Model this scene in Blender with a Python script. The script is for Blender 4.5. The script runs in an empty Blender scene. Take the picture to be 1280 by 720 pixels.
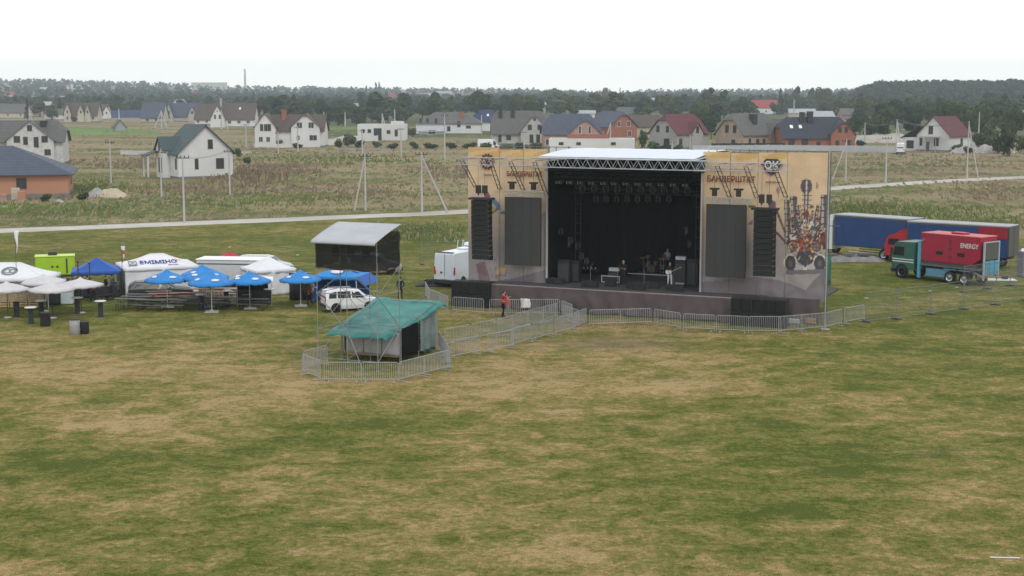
import bpy, math, random
from mathutils import Vector, Matrix, noise as mnoise
R = math.radians
sin, cos, pi = math.sin, math.cos, math.pi
random.seed(7)
SC = bpy.context.scene
COL = SC.collection

# ------------------------------------------------------------------ survey of the site
FOC, CAM_H = 1850.0, 15.0
PITCH = math.atan(245 / 1850)
CP, SP = cos(PITCH), sin(PITCH)

def ray(px, py):
    x = (px - 640) / FOC
    y = -(py - 360) / FOC
    return Vector((x, CP + y * SP, -SP + y * CP))

def G(px, py, z=0.0):
    d = ray(px, py)
    t = (z - CAM_H) / d.z
    return Vector((d.x * t, d.y * t, z))

def AT(px, py, Y):
    d = ray(px, py)
    t = Y / d.y
    return Vector((d.x * t, Y, CAM_H + d.z * t))

def proj(p):
    x, y, z = p[0], p[1], p[2] - CAM_H
    dep = y * CP - z * SP
    up = y * SP + z * CP
    if dep < .1:
        dep = .1
    return 640 + FOC * x / dep, 360 - FOC * up / dep

def ppm(Y, z=0):
    return FOC / (Y * CP + (CAM_H - z) * SP)

# ------------------------------------------------------------------ mesh builder
class MB:
    def __init__(s):
        s.v, s.f, s.m, s.sm = [], [], [], []
    def add(s, vs, fs, m=0, smooth=False):
        b = len(s.v)
        s.v += [tuple(v) for v in vs]
        for f in fs:
            s.f.append([b + i for i in f]); s.m.append(m); s.sm.append(smooth)
        return s
    def box(s, c, d, rz=0, m=0, M=None):
        x, y, z = d[0] / 2, d[1] / 2, d[2] / 2
        vs = [Vector((a * x, b * y, e * z)) for e in (-1, 1) for b in (-1, 1) for a in (-1, 1)]
        if M is None:
            M = Matrix.Rotation(rz, 3, 'Z')
        vs = [M @ v + Vector(c) for v in vs]
        return s.add(vs, [(0, 2, 3, 1), (4, 5, 7, 6), (0, 1, 5, 4), (2, 6, 7, 3), (0, 4, 6, 2), (1, 3, 7, 5)], m)
    def bev(s, c, d, r=.03, rz=0, m=0):
        """box with chamfered vertical and top edges"""
        x, y, z = d[0] / 2, d[1] / 2, d[2] / 2
        def ring(ix, zz):
            a, b = x - ix, y - ix
            q = max(r - ix * .3, .002)
            return [Vector(p + (zz,)) for p in ((-a + q, -b), (a - q, -b), (a, -b + q), (a, b - q), (a - q, b), (-a + q, b), (-a, b - q), (-a, -b + q))]
        rings = [ring(r, -z), ring(0, -z + r), ring(0, z - r), ring(r, z)]
        M = Matrix.Rotation(rz, 3, 'Z')
        vs = [M @ v + Vector(c) for rr in rings for v in rr]
        fs = [tuple(range(7, -1, -1)), tuple(range(24, 32))]
        for k in range(3):
            for i in range(8):
                j = (i + 1) % 8
                fs.append((k * 8 + i, k * 8 + j, k * 8 + 8 + j, k * 8 + 8 + i))
        return s.add(vs, fs, m)
    def tube(s, a, b, r, n=6, m=0, r2=None, cap=True, smooth=True):
        a, b = Vector(a), Vector(b)
        d = b - a
        if d.length < 1e-6:
            return s
        q = d.to_track_quat('Z', 'Y')
        r2 = r if r2 is None else r2
        vs = []
        for p, rr in ((a, r), (b, r2)):
            for i in range(n):
                t = 2 * pi * i / n
                vs.append(p + q @ Vector((cos(t) * rr, sin(t) * rr, 0)))
        fs = [(i, (i + 1) % n, n + (i + 1) % n, n + i) for i in range(n)]
        s.add(vs, fs, m, smooth)
        if cap:
            s.add(vs, [tuple(range(n - 1, -1, -1)), tuple(range(n, 2 * n))], m)
        return s
    def path(s, pts, r, n=6, m=0):
        for a, b in zip(pts[:-1], pts[1:]):
            s.tube(a, b, r, n, m)
        return s
    def lathe(s, prof, n=16, c=(0, 0, 0), m=0, smooth=True, M=None):
        vs = []
        for r, z in prof:
            for i in range(n):
                t = 2 * pi * i / n
                v = Vector((cos(t) * r, sin(t) * r, z))
                if M is not None:
                    v = M @ v
                vs.append(v + Vector(c))
        fs = []
        for k in range(len(prof) - 1):
            for i in range(n):
                j = (i + 1) % n
                fs.append((k * n + i, k * n + j, k * n + n + j, k * n + n + i))
        s.add(vs, fs, m, smooth)
        return s
    def prism(s, pts, a, b, m=0, axis='Y'):
        """pts: (x,z) outline, extruded from y=a to y=b (or x for axis X: pts are (y,z))"""
        n = len(pts)
        if axis == 'Y':
            vs = [(p[0], a, p[1]) for p in pts] + [(p[0], b, p[1]) for p in pts]
        elif axis == 'X':
            vs = [(a, p[0], p[1]) for p in pts] + [(b, p[0], p[1]) for p in pts]
        else:
            vs = [(p[0], p[1], a) for p in pts] + [(p[0], p[1], b) for p in pts]
        fs = [tuple(range(n)), tuple(range(2 * n - 1, n - 1, -1))]
        fs += [(i, n + i, n + (i + 1) % n, (i + 1) % n) for i in range(n)]
        return s.add(vs, fs, m)
    def slab(s, pts, t, m=0, up=(0, 0, 1)):
        """polygon given thickness t below it (along -up)"""
        n = len(pts)
        u = Vector(up) * t
        vs = [Vector(p) for p in pts] + [Vector(p) - u for p in pts]
        fs = [tuple(range(n)), tuple(range(2 * n - 1, n - 1, -1))]
        fs += [(i, n + i, n + (i + 1) % n, (i + 1) % n) for i in range(n)]
        return s.add(vs, fs, m)
    def ell(s, c, r, nu=12, nv=8, m=0, M=None):
        vs = []; fs = []
        for j in range(nv + 1):
            ph = -pi / 2 + pi * j / nv
            for i in range(nu):
                t = 2 * pi * i / nu
                v = Vector((cos(t) * cos(ph) * r[0], sin(t) * cos(ph) * r[1], sin(ph) * r[2]))
                if M is not None:
                    v = M @ v
                vs.append(v + Vector(c))
        for j in range(nv):
            for i in range(nu):
                k = (i + 1) % nu
                fs.append((j * nu + i, j * nu + k, j * nu + nu + k, j * nu + nu + i))
        return s.add(vs, fs, m, True)
    def grid(s, fn, nu, nv, m=0, smooth=True):
        vs = [fn(i / nu, j / nv) for j in range(nv + 1) for i in range(nu + 1)]
        w = nu + 1
        fs = [(j * w + i, j * w + i + 1, (j + 1) * w + i + 1, (j + 1) * w + i) for j in range(nv) for i in range(nu)]
        return s.add(vs, fs, m, smooth)
    def xf(s, M):
        s.v = [tuple(M @ Vector(v)) for v in s.v]
        return s
    def mesh(s, name, mats):
        me = bpy.data.meshes.new(name)
        me.from_pydata(s.v, [], s.f)
        if not isinstance(mats, (list, tuple)):
            mats = [mats]
        for mt in mats:
            me.materials.append(mt)
        me.polygons.foreach_set('material_index', s.m)
        me.polygons.foreach_set('use_smooth', s.sm)
        me.update()
        return me
    def build(s, name, mats, parent=None, label=None):
        o = bpy.data.objects.new(name, s.mesh(name, mats))
        COL.objects.link(o)
        if parent is not None:
            o.parent = parent
        if label:
            o['label'] = label
        return o

def tag(o, label=None, cat=None, group=None, kind=None):
    if label: o['label'] = label
    if cat: o['category'] = cat
    if group: o['group'] = group
    if kind: o['kind'] = kind
    return o

def thing(name, label, cat, loc=(0, 0, 0), rz=0, group=None, scale=1):
    o = bpy.data.objects.new(name, None)
    COL.objects.link(o)
    o.empty_display_size = .2
    o.location = loc
    o.rotation_euler = (0, 0, rz)
    o.scale = (scale,) * 3 if not isinstance(scale, (tuple, list)) else scale
    return tag(o, label, cat, group)

def copy_tree(o, parent=None):
    c = o.copy()
    COL.objects.link(c)
    c.parent = parent
    for ch in [x for x in KIDS.get(o.name, [])]:
        copy_tree(ch, c)
    return c
KIDS = {}
def reg(root):
    """remember the children of a prototype (parent chain) so that copies are quick"""
    for o in COL.objects:
        if o.parent is not None:
            pass
    def rec(o):
        k = list(o.children)
        KIDS[o.name] = k
        for c in k: rec(c)
    rec(root)
    return root

def dup(proto, loc, rz=0, label=None, group=None, scale=None):
    c = copy_tree(proto)
    c.location = loc
    c.rotation_euler = (0, 0, rz)
    if label: c['label'] = label
    if group: c['group'] = group
    if scale is not None: c.scale = (scale,) * 3 if not isinstance(scale, (tuple, list)) else scale
    return c

class Repeat:
    """first use moves the prototype itself, later uses copy it"""
    def __init__(s, maker):
        s.maker, s.p, s.used = maker, None, False
    def put(s, loc, rz, label, group=None, scale=1):
        if s.p is None:
            s.p = reg(s.maker())
            o = s.p
            o.location = loc; o.rotation_euler = (0, 0, rz)
            o.scale = (scale,) * 3 if not isinstance(scale, (tuple, list)) else scale
            o['label'] = label
            if group: o['group'] = group
            return o
        return dup(s.p, loc, rz, label, group, scale)

# ------------------------------------------------------------------ materials
MATS = {}
def mat(name, col, rough=.8, var=.12, vs=3.0, metal=0, spec=.3, bump=0, bs=20, sheen=0, rnd=0, coord='Object', col2=None, dirt=0, alpha=1):
    if name in MATS:
        return MATS[name]
    m = bpy.data.materials.new(name)
    m.use_nodes = True
    nt = m.node_tree
    N, L = nt.nodes, nt.links
    b = N['Principled BSDF']
    b.inputs['Roughness'].default_value = rough
    b.inputs['Metallic'].default_value = metal
    b.inputs['Specular IOR Level'].default_value = spec
    if alpha < 1: b.inputs['Alpha'].default_value = alpha
    tc = N.new('ShaderNodeTexCoord')
    nz = N.new('ShaderNodeTexNoise')
    nz.inputs['Scale'].default_value = vs
    nz.inputs['Detail'].default_value = 5
    nz.inputs['Roughness'].default_value = .65
    L.new(tc.outputs[coord], nz.inputs['Vector'])
    rp = N.new('ShaderNodeValToRGB')
    c = list(col)
    a = [max(0, x * (1 - var)) for x in c]
    d = [min(1, x * (1 + var)) for x in (col2 or c)]
    rp.color_ramp.elements[0].position = .3
    rp.color_ramp.elements[1].position = .7
    rp.color_ramp.elements[0].color = (*a, 1)
    rp.color_ramp.elements[1].color = (*d, 1)
    L.new(nz.outputs['Fac'], rp.inputs['Fac'])
    out = rp.outputs['Color']
    if dirt:
        n2 = N.new('ShaderNodeTexNoise'); n2.inputs['Scale'].default_value = vs * .25; n2.inputs['Detail'].default_value = 8
        L.new(tc.outputs[coord], n2.inputs['Vector'])
        r2 = N.new('ShaderNodeValToRGB'); r2.color_ramp.elements[0].position = .45; r2.color_ramp.elements[1].position = .75
        r2.color_ramp.elements[0].color = (0, 0, 0, 1); r2.color_ramp.elements[1].color = (dirt,) * 3 + (1,)
        L.new(n2.outputs['Fac'], r2.inputs['Fac'])
        mx = N.new('ShaderNodeMix'); mx.data_type = 'RGBA'
        L.new(r2.outputs['Color'], mx.inputs['Factor'])
        L.new(out, mx.inputs['A']); mx.inputs['B'].default_value = (.12, .10, .07, 1)
        out = mx.outputs['Result']
    if rnd:
        oi = N.new('ShaderNodeObjectInfo')
        hs = N.new('ShaderNodeHueSaturation')
        mr = N.new('ShaderNodeMapRange'); mr.inputs['To Min'].default_value = 1 - rnd; mr.inputs['To Max'].default_value = 1 + rnd
        L.new(oi.outputs['Random'], mr.inputs['Value'])
        L.new(mr.outputs['Result'], hs.inputs['Value'])
        mr2 = N.new('ShaderNodeMapRange'); mr2.inputs['To Min'].default_value = .5 - rnd * .06; mr2.inputs['To Max'].default_value = .5 + rnd * .06
        mt = N.new('ShaderNodeMath'); mt.operation = 'FRACT'; mu = N.new('ShaderNodeMath'); mu.operation = 'MULTIPLY'; mu.inputs[1].default_value = 7.31
        L.new(oi.outputs['Random'], mu.inputs[0]); L.new(mu.outputs[0], mt.inputs[0]); L.new(mt.outputs[0], mr2.inputs['Value'])
        L.new(mr2.outputs['Result'], hs.inputs['Hue'])
        L.new(out, hs.inputs['Color']); out = hs.outputs['Color']
    L.new(out, b.inputs['Base Color'])
    if bump:
        nb = N.new('ShaderNodeTexNoise'); nb.inputs['Scale'].default_value = bs; nb.inputs['Detail'].default_value = 4
        L.new(tc.outputs[coord], nb.inputs['Vector'])
        bp = N.new('ShaderNodeBump'); bp.inputs['Strength'].default_value = bump; bp.inputs['Distance'].default_value = .05
        L.new(nb.outputs['Fac'], bp.inputs['Height']); L.new(bp.outputs['Normal'], b.inputs['Normal'])
    MATS[name] = m
    return m

def mat_tiles(name, col, period=.35, dark=.75, rough=.7):
    """roof covering: courses across the slope, in the object's own height"""
    if name in MATS: return MATS[name]
    m = mat(name, col, rough, .14, .8, spec=.25)
    nt = m.node_tree; N, L = nt.nodes, nt.links
    b = N['Principled BSDF']
    src = b.inputs['Base Color'].links[0].from_socket
    tc = N.new('ShaderNodeTexCoord')
    wv = N.new('ShaderNodeTexWave'); wv.bands_direction = 'Z'; wv.wave_profile = 'SAW'
    wv.inputs['Scale'].default_value = .314 / period; wv.inputs['Distortion'].default_value = .4; wv.inputs['Detail'].default_value = 1
    L.new(tc.outputs['Object'], wv.inputs['Vector'])
    mp = N.new('ShaderNodeMapRange'); mp.inputs['To Min'].default_value = dark; mp.inputs['To Max'].default_value = 1.1
    L.new(wv.outputs['Fac'], mp.inputs['Value'])
    mx = N.new('ShaderNodeMix'); mx.data_type = 'RGBA'; mx.blend_type = 'MULTIPLY'; mx.inputs['Factor'].default_value = 1
    L.new(src, mx.inputs['A']); L.new(mp.outputs['Result'], mx.inputs['B'])
    L.new(mx.outputs['Result'], b.inputs['Base Color'])
    bp = N.new('ShaderNodeBump'); bp.inputs['Strength'].default_value = .5; bp.inputs['Distance'].default_value = .04
    L.new(wv.outputs['Fac'], bp.inputs['Height']); L.new(bp.outputs['Normal'], b.inputs['Normal'])
    return m

def mat_blocks(name, col, mortar=None, sx=.4, sy=.2, rough=.9):
    """masonry: brick texture mapped on walls via two axes"""
    if name in MATS: return MATS[name]
    m = mat(name, col, rough, .12, .7, spec=.15)
    nt = m.node_tree; N, L = nt.nodes, nt.links
    b = N['Principled BSDF']
    src = b.inputs['Base Color'].links[0].from_socket
    tc = N.new('ShaderNodeTexCoord')
    sp = N.new('ShaderNodeSeparateXYZ'); L.new(tc.outputs['Object'], sp.inputs[0])
    ad = N.new('ShaderNodeMath'); L.new(sp.outputs['X'], ad.inputs[0]); L.new(sp.outputs['Y'], ad.inputs[1])
    cb = N.new('ShaderNodeCombineXYZ'); L.new(ad.outputs[0], cb.inputs[0]); L.new(sp.outputs['Z'], cb.inputs[1])
    br = N.new('ShaderNodeTexBrick'); br.inputs['Scale'].default_value = 1
    br.inputs['Brick Width'].default_value = sx; br.inputs['Row Height'].default_value = sy
    br.inputs['Mortar Size'].default_value = .012; br.inputs['Mortar Smooth'].default_value = .3
    br.inputs['Color1'].default_value = (1.05, 1.05, 1.05, 1); br.inputs['Color2'].default_value = (.84, .84, .84, 1)
    br.inputs['Mortar'].default_value = (*(mortar or (.6, .6, .6)), 1)
    L.new(cb.outputs[0], br.inputs['Vector'])
    mx = N.new('ShaderNodeMix'); mx.data_type = 'RGBA'; mx.blend_type = 'MULTIPLY'; mx.inputs['Factor'].default_value = 1
    L.new(src, mx.inputs['A']); L.new(br.outputs['Color'], mx.inputs['B'])
    L.new(mx.outputs['Result'], b.inputs['Base Color'])
    return m

def mat_attr(name, attr='Col', rough=.85, spec=.2, bump=0):
    if name in MATS: return MATS[name]
    m = mat(name, (.5, .5, .5), rough, .07, 2.0, spec=spec)
    nt = m.node_tree; N, L = nt.nodes, nt.links
    b = N['Principled BSDF']
    src = b.inputs['Base Color'].links[0].from_socket
    at = N.new('ShaderNodeAttribute'); at.attribute_name = attr
    mx = N.new('ShaderNodeMix'); mx.data_type = 'RGBA'; mx.blend_type = 'MULTIPLY'; mx.inputs['Factor'].default_value = 1
    gn = N.new('ShaderNodeMix'); gn.data_type = 'RGBA'; gn.blend_type = 'MULTIPLY'; gn.inputs['Factor'].default_value = 1
    gn.inputs['B'].default_value = (2, 2, 2, 1)
    L.new(src, gn.inputs['A'])
    L.new(gn.outputs['Result'], mx.inputs['A']); L.new(at.outputs['Color'], mx.inputs['B'])
    L.new(mx.outputs['Result'], b.inputs['Base Color'])
    return m

# common ones
galv = mat('galvanised_steel', (.37, .38, .39), .5, .2, 6, metal=.3, spec=.4)
alu = mat('aluminium', (.55, .56, .58), .4, .12, 5, metal=.5, spec=.5)
black = mat('black_paint', (.012, .012, .013), .6, .2, 4, spec=.3)
blackcloth = mat('black_cloth', (.008, .008, .009), 1, .2, 2, spec=.03)
darkgrey = mat('dark_grey', (.035, .036, .038), .7, .2, 3)
rubber = mat('rubber', (.018, .017, .016), .85, .25, 8)
whitep = mat('white_paint', (.72, .73, .74), .35, .05, 2, spec=.5)
glass = mat('dark_glass', (.012, .015, .018), .2, .2, 2, spec=.3)
chrome = mat('rim_metal', (.45, .45, .46), .35, .1, 5, metal=.8)
redlens = mat('red_lens', (.45, .02, .02), .25, .1, 3, spec=.5)
lens = mat('clear_lens', (.75, .76, .74), .15, .05, 3, spec=.6)
wood = mat('raw_wood', (.42, .31, .17), .8, .25, 4)
skin_m = mat('skin', (.42, .25, .18), .6, .08, 6)
hair_m = mat('hair', (.025, .018, .012), .8, .2, 10)
concrete = mat('concrete', (.36, .345, .32), .9, .15, 3, dirt=.35)
winglass = mat('window_dark', (.022, .022, .024), .3, .3, 1, spec=.5)
frame_w = mat('window_frame_white', (.6, .6, .6), .5, .05, 2)
frame_d = mat('window_frame_dark', (.10, .085, .08), .6, .1, 2)
bark = mat('bark', (.07, .055, .042), .95, .3, 3)

def text_mesh(body, size, m, name, parent, loc, rot, extrude=.004, align='CENTER', sx=1, shear=0):
    cu = bpy.data.curves.new(name, 'FONT')
    cu.body = body; cu.size = size; cu.extrude = extrude
    cu.align_x = align; cu.align_y = 'CENTER'; cu.resolution_u = 3; cu.offset = size * .02; cu.shear = shear
    o = bpy.data.objects.new(name + '_tmp', cu)
    COL.objects.link(o)
    dg = bpy.context.evaluated_depsgraph_get()
    me = bpy.data.meshes.new_from_object(o.evaluated_get(dg))
    bpy.data.objects.remove(o); bpy.data.curves.remove(cu)
    me.name = name
    me.materials.clear(); me.materials.append(m)
    t = bpy.data.objects.new(name, me)
    COL.objects.link(t)
    t.parent = parent
    t.location = loc; t.rotation_euler = rot; t.scale = (sx, 1, 1)
    return t

ORD = ['first', 'second', 'third', 'fourth', 'fifth', 'sixth', 'seventh', 'eighth', 'ninth', 'tenth', 'eleventh', 'twelfth',
       'thirteenth', 'fourteenth', 'fifteenth', 'sixteenth', 'seventeenth', 'eighteenth', 'nineteenth', 'twentieth']
def nth(i):
    if i < 20: return ORD[i]
    tens = {2: 'twenty', 3: 'thirty', 4: 'forty', 5: 'fifty', 6: 'sixty', 7: 'seventy'}[(i + 1) // 10]
    u = (i + 1) % 10
    return tens[:-1] + 'ieth' if u == 0 else tens + '-' + ORD[u - 1]
# ------------------------------------------------------------------ ground
ROAD = [(-260, 296), (-40, 290), (100, 285), (230, 279.5), (340, 275), (440, 270.5), (520, 267.5), (590, 264), (700, 259), (850, 250), (960, 242), (1034, 235.5), (1107, 231), (1160, 227.5), (1215, 224.5), (1290, 221), (1500, 212)]
ROADW = [G(a, b) for a, b in ROAD]
def road_y(x):
    for a, b in zip(ROADW[:-1], ROADW[1:]):
        if a.x <= x <= b.x:
            t = (x - a.x) / (b.x - a.x)
            return a.y + (b.y - a.y) * t
    return ROADW[0].y if x < ROADW[0].x else ROADW[-1].y

# worn and dry patches of the turf: (survey u, v, half-width, half-height, strength)
DRY = [(20, 455, 70, 22, .8), (110, 470, 110, 20, .7), (180, 520, 130, 18, .8), (240, 545, 90, 16, .8), (330, 470, 120, 22, .7), (380, 498, 90, 18, .8),
       (180, 440, 90, 12, .4), (560, 500, 110, 16, .7), (640, 470, 120, 18, .75), (760, 440, 110, 16, .8), (780, 480, 130, 13, .8), (900, 450, 90, 12, .55), (860, 478, 90, 12, .6),
       (700, 515, 70, 10, .6), (640, 590, 80, 14, .55), (820, 565, 70, 10, .6), (1075, 492, 60, 9, .6), (1080, 520, 40, 6, .45), (970, 455, 60, 7, .4),
       (1230, 525, 60, 8, .4), (1210, 615, 70, 16, .6), (1090, 650, 70, 10, .5), (1180, 690, 150, 22, .65), (700, 672, 110, 16, .7), (660, 700, 120, 18, .7),
       (560, 640, 90, 14, .45), (420, 690, 80, 20, .7), (560, 700, 60, 16, .45), (110, 625, 90, 16, .45), (20, 600, 70, 12, .4), (20, 712, 60, 16, .5), (230, 700, 60, 14, .3),
       (480, 625, 80, 10, .35), (340, 600, 60, 8, .3), (860, 640, 80, 8, .4), (1030, 660, 50, 6, .4), (890, 520, 50, 6, .4), (1160, 590, 60, 6, .3), (950, 630, 40, 5, .3),
       (575, 393, 60, 10, .8), (660, 398, 60, 12, .7), (540, 420, 90, 14, .5), (750, 412, 50, 8, .8), (620, 440, 40, 8, .7), (210, 405, 60, 7, .25), (480, 400, 70, 10, .4),
       (700, 375, 900, 1, 0), (900, 418, 70, 5, .5), (1130, 420, 90, 5, .35), (265, 294, 60, 4, .45), (380, 282, 90, 4, .5), (540, 300, 40, 6, .2), (330, 430, 120, 8, .35)]
GRN = [(430, 540, 100, 14, .6), (380, 560, 140, 12, .5), (150, 575, 120, 14, .8), (60, 550, 80, 10, .6), (330, 640, 120, 16, .4), (980, 640, 130, 18, .6), (840, 510, 90, 12, .8), (1020, 570, 120, 14, .5), (960, 495, 60, 8, .4),
       (1230, 450, 120, 34, .6), (1150, 400, 200, 14, .5), (1080, 440, 80, 14, .4), (900, 600, 100, 12, .4), (300, 675, 100, 10, .4), (520, 460, 60, 10, .4), (60, 660, 80, 14, .5), (850, 690, 90, 12, .4), (520, 585, 90, 12, .5), (1240, 560, 50, 8, .5), (760, 530, 90, 10, .4), (150, 410, 80, 8, .3), (520, 668, 60, 8, .35)]
DIRT = [(765, 432, 70, 7, .8), (690, 402, 60, 6, .5), (1180, 566, 30, 4, .4), (600, 368, 60, 4, .4), (700, 470, 40, 4, .2)]
def blob(lst, u, v):
    s = 0
    for a, b, c, d, e in lst:
        q = ((u - a) / c) ** 2 + ((v - b) / d) ** 2
        if q < 6:
            s += e * math.exp(-q * .8)
    return s

def gard(v):
    u, _ = proj((v[0], max(v[1], 20), 0))
    lim = 1000 if u < 300 else (440 if u > 360 else 440 + (360 - u) / 60 * 560)
    return min(1, max(0, (v[1] - lim) / 60 + mnoise.noise(Vector((v[0] * .02, v[1] * .01, 0)))))
def make_ground():
    ys = [-300, 0, 20, 34]
    y = 40.0
    while y < 130: ys.append(y); y *= 1.0065
    while y < 420: ys.append(y); y *= 1.013
    while y < 6500: ys.append(y); y *= 1.10
    ys.append(7000)
    NX = 230
    vs = []; dry = []; zone = []; dirt = []
    for yy in ys:
        half = max(60, yy * .46) if yy < 6000 else 4200
        half = half if yy < 500 else half * 1.25
        for i in range(NX + 1):
            t = i / NX * 2 - 1
            x = half * t
            if abs(t) > .985: x = 5200 * (1 if t > 0 else -1) if abs(t) == 1 else x
            vs.append((x, yy, 0))
            u, v = proj((x, max(yy, 20), 0))
            du, dv = mnoise.noise(Vector((x * .09, yy * .09, 0))) * 60, mnoise.noise(Vector((x * .09, yy * .09, 5))) * 16
            d = .365 + blob(DRY, u + du, v + dv) * .38 - blob(GRN, u + du, v + dv) * .23
            d -= .14 * (1 - min(1, max(0, (v - 392) / 25)))
            dry.append(max(0, min(1, d)))
            dirt.append(min(1, blob(DIRT, u + du * .5, v + dv * .5)))
            # 0 mown turf, 1 rough meadow
            ry = road_y(x)
            z = 0.0
            if x < 12: z = 1 if yy > ry + 2 else 0
            else:
                edge = G(1040, 302).y + mnoise.noise(Vector((x * .05, 3, 0))) * 8
                z = min(1, max(0, (yy - edge) / 9))
            zone.append(z)
    w = NX + 1
    fs = [(j * w + i, j * w + i + 1, (j + 1) * w + i + 1, (j + 1) * w + i) for j in range(len(ys) - 1) for i in range(NX)]
    me = bpy.data.meshes.new('ground')
    me.from_pydata(vs, [], fs)
    for nm, data in (('dry', dry), ('zone', zone), ('dirt', dirt)):
        a = me.attributes.new(nm, 'FLOAT', 'POINT'); a.data.foreach_set('value', data)
    a = me.attributes.new('garden', 'FLOAT', 'POINT'); a.data.foreach_set('value', [gard(v) for v in vs])
    me.materials.append(ground_mat())
    o = bpy.data.objects.new('ground', me); COL.objects.link(o)
    tag(o, 'mown festival field with dry straw patches, rough meadow beyond the track', None, kind='structure')

def ground_mat():
    m = bpy.data.materials.new('turf'); m.use_nodes = True
    nt = m.node_tree; N, L = nt.nodes, nt.links
    b = N['Principled BSDF']; b.inputs['Roughness'].default_value = 1; b.inputs['Specular IOR Level'].default_value = .05
    geo = N.new('ShaderNodeNewGeometry')
    def nz(scale, detail=4, rough=.6, stretch=(1, 1, 1), off=0, dist=0):
        mp = N.new('ShaderNodeMapping'); mp.inputs['Scale'].default_value = stretch; mp.inputs['Location'].default_value = (off, off * .7, 0)
        L.new(geo.outputs['Position'], mp.inputs['Vector'])
        n = N.new('ShaderNodeTexNoise'); n.inputs['Scale'].default_value = scale; n.inputs['Detail'].default_value = detail; n.inputs['Roughness'].default_value = rough
        n.inputs['Distortion'].default_value = dist
        L.new(mp.outputs[0], n.inputs['Vector'])
        return n.outputs['Fac']
    def math_(op, a, b_=None, c=None):
        n = N.new('ShaderNodeMath'); n.operation = op
        for i, x in enumerate((a, b_, c)):
            if x is None: continue
            if isinstance(x, (int, float)): n.inputs[i].default_value = x
            else: L.new(x, n.inputs[i])
        return n.outputs[0]
    def ramp(fac, stops):
        r = N.new('ShaderNodeValToRGB')
        e = r.color_ramp.elements
        e[0].position, e[0].color = stops[0][0], (*stops[0][1], 1)
        e[1].position, e[1].color = stops[-1][0], (*stops[-1][1], 1)
        for p, c in stops[1:-1]:
            q = e.new(p); q.color = (*c, 1)
        L.new(fac, r.inputs['Fac']); return r.outputs['Color']
    def mix(f, a, b_, mode='MIX'):
        n = N.new('ShaderNodeMix'); n.data_type = 'RGBA'; n.blend_type = mode
        for k, x in (('Factor', f), ('A', a), ('B', b_)):
            if isinstance(x, (int, float)): n.inputs[k].default_value = x
            elif isinstance(x, tuple): n.inputs[k].default_value = (*x, 1)
            else: L.new(x, n.inputs[k])
        return n.outputs['Result']
    def attr(nm):
        a = N.new('ShaderNodeAttribute'); a.attribute_name = nm; return a.outputs['Fac']
    dry = attr('dry')
    n1 = nz(.12, 5, .6, (.8, 1, 1), 3)
    n2 = nz(.7, 5, .7, (.8, 1, 1), 11, .6)
    n3 = nz(5, 4, .75, (.8, .8, 1), 5, .4)
    n4 = nz(26, 3, .8, (1, .5, 1))
    # streaky trace of the mower
    n5 = nz(2.0, 4, .7, (.8, .9, 1), 2, .5)
    f = math_('ADD', dry, math_('MULTIPLY', math_('SUBTRACT', n1, .5), 1.3))
    f = math_('ADD', f, math_('MULTIPLY', math_('SUBTRACT', n2, .5), 2.3))
    f = math_('ADD', f, math_('MULTIPLY', math_('SUBTRACT', n3, .5), 1.9))
    f = math_('ADD', f, math_('MULTIPLY', math_('SUBTRACT', n5, .5), .9))
    turf = ramp(f, [(.0, (.074, .092, .018)), (.26, (.124, .130, .030)), (.52, (.184, .157, .051)), (.75, (.275, .200, .088)), (1, (.345, .25, .128))])
    fine = ramp(n4, [(.3, (.42, .44, .4)), (.5, (1, 1, 1)), (.7, (1.6, 1.55, 1.48))])
    turf = mix(1.0, turf, fine, 'MULTIPLY')
    dirtc = ramp(n3, [(.3, (.11, .085, .062)), (.7, (.2, .16, .115))])
    turf = mix(math_('MULTIPLY', attr('dirt'), .75), turf, dirtc)
    # meadow: browned tall grass in uneven bands with green patches
    m1 = nz(.02, 6, .62, (.45, 1.6, 1), 7, .5)
    m2 = nz(.11, 5, .7, (.5, 1.6, 1), 21, .4)
    m3 = nz(1.2, 4, .75, (.5, 1.2, 1), 1)
    g = math_('ADD', math_('MULTIPLY', m1, .9), math_('MULTIPLY', m2, .6))
    g = math_('ADD', g, math_('MULTIPLY', math_('SUBTRACT', m3, .5), .5))
    mead = ramp(g, [(.58, (.100, .112, .038)), (.66, (.155, .138, .062)), (.74, (.212, .168, .096)), (.85, (.265, .212, .132)), (.96, (.19, .145, .10))])
    col = mix(attr('zone'), turf, mead)
    gdn = ramp(m2, [(.35, (.05, .07, .028)), (.5, (.08, .10, .04)), (.65, (.13, .135, .06))])
    col = mix(attr('garden'), col, gdn)
    L.new(col, b.inputs['Base Color'])
    bp = N.new('ShaderNodeBump'); bp.inputs['Strength'].default_value = .7; bp.inputs['Distance'].default_value = .06
    L.new(math_('ADD', n3, math_('MULTIPLY', n4, .6)), bp.inputs['Height']); L.new(bp.outputs['Normal'], b.inputs['Normal'])
    return m
make_ground()

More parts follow.
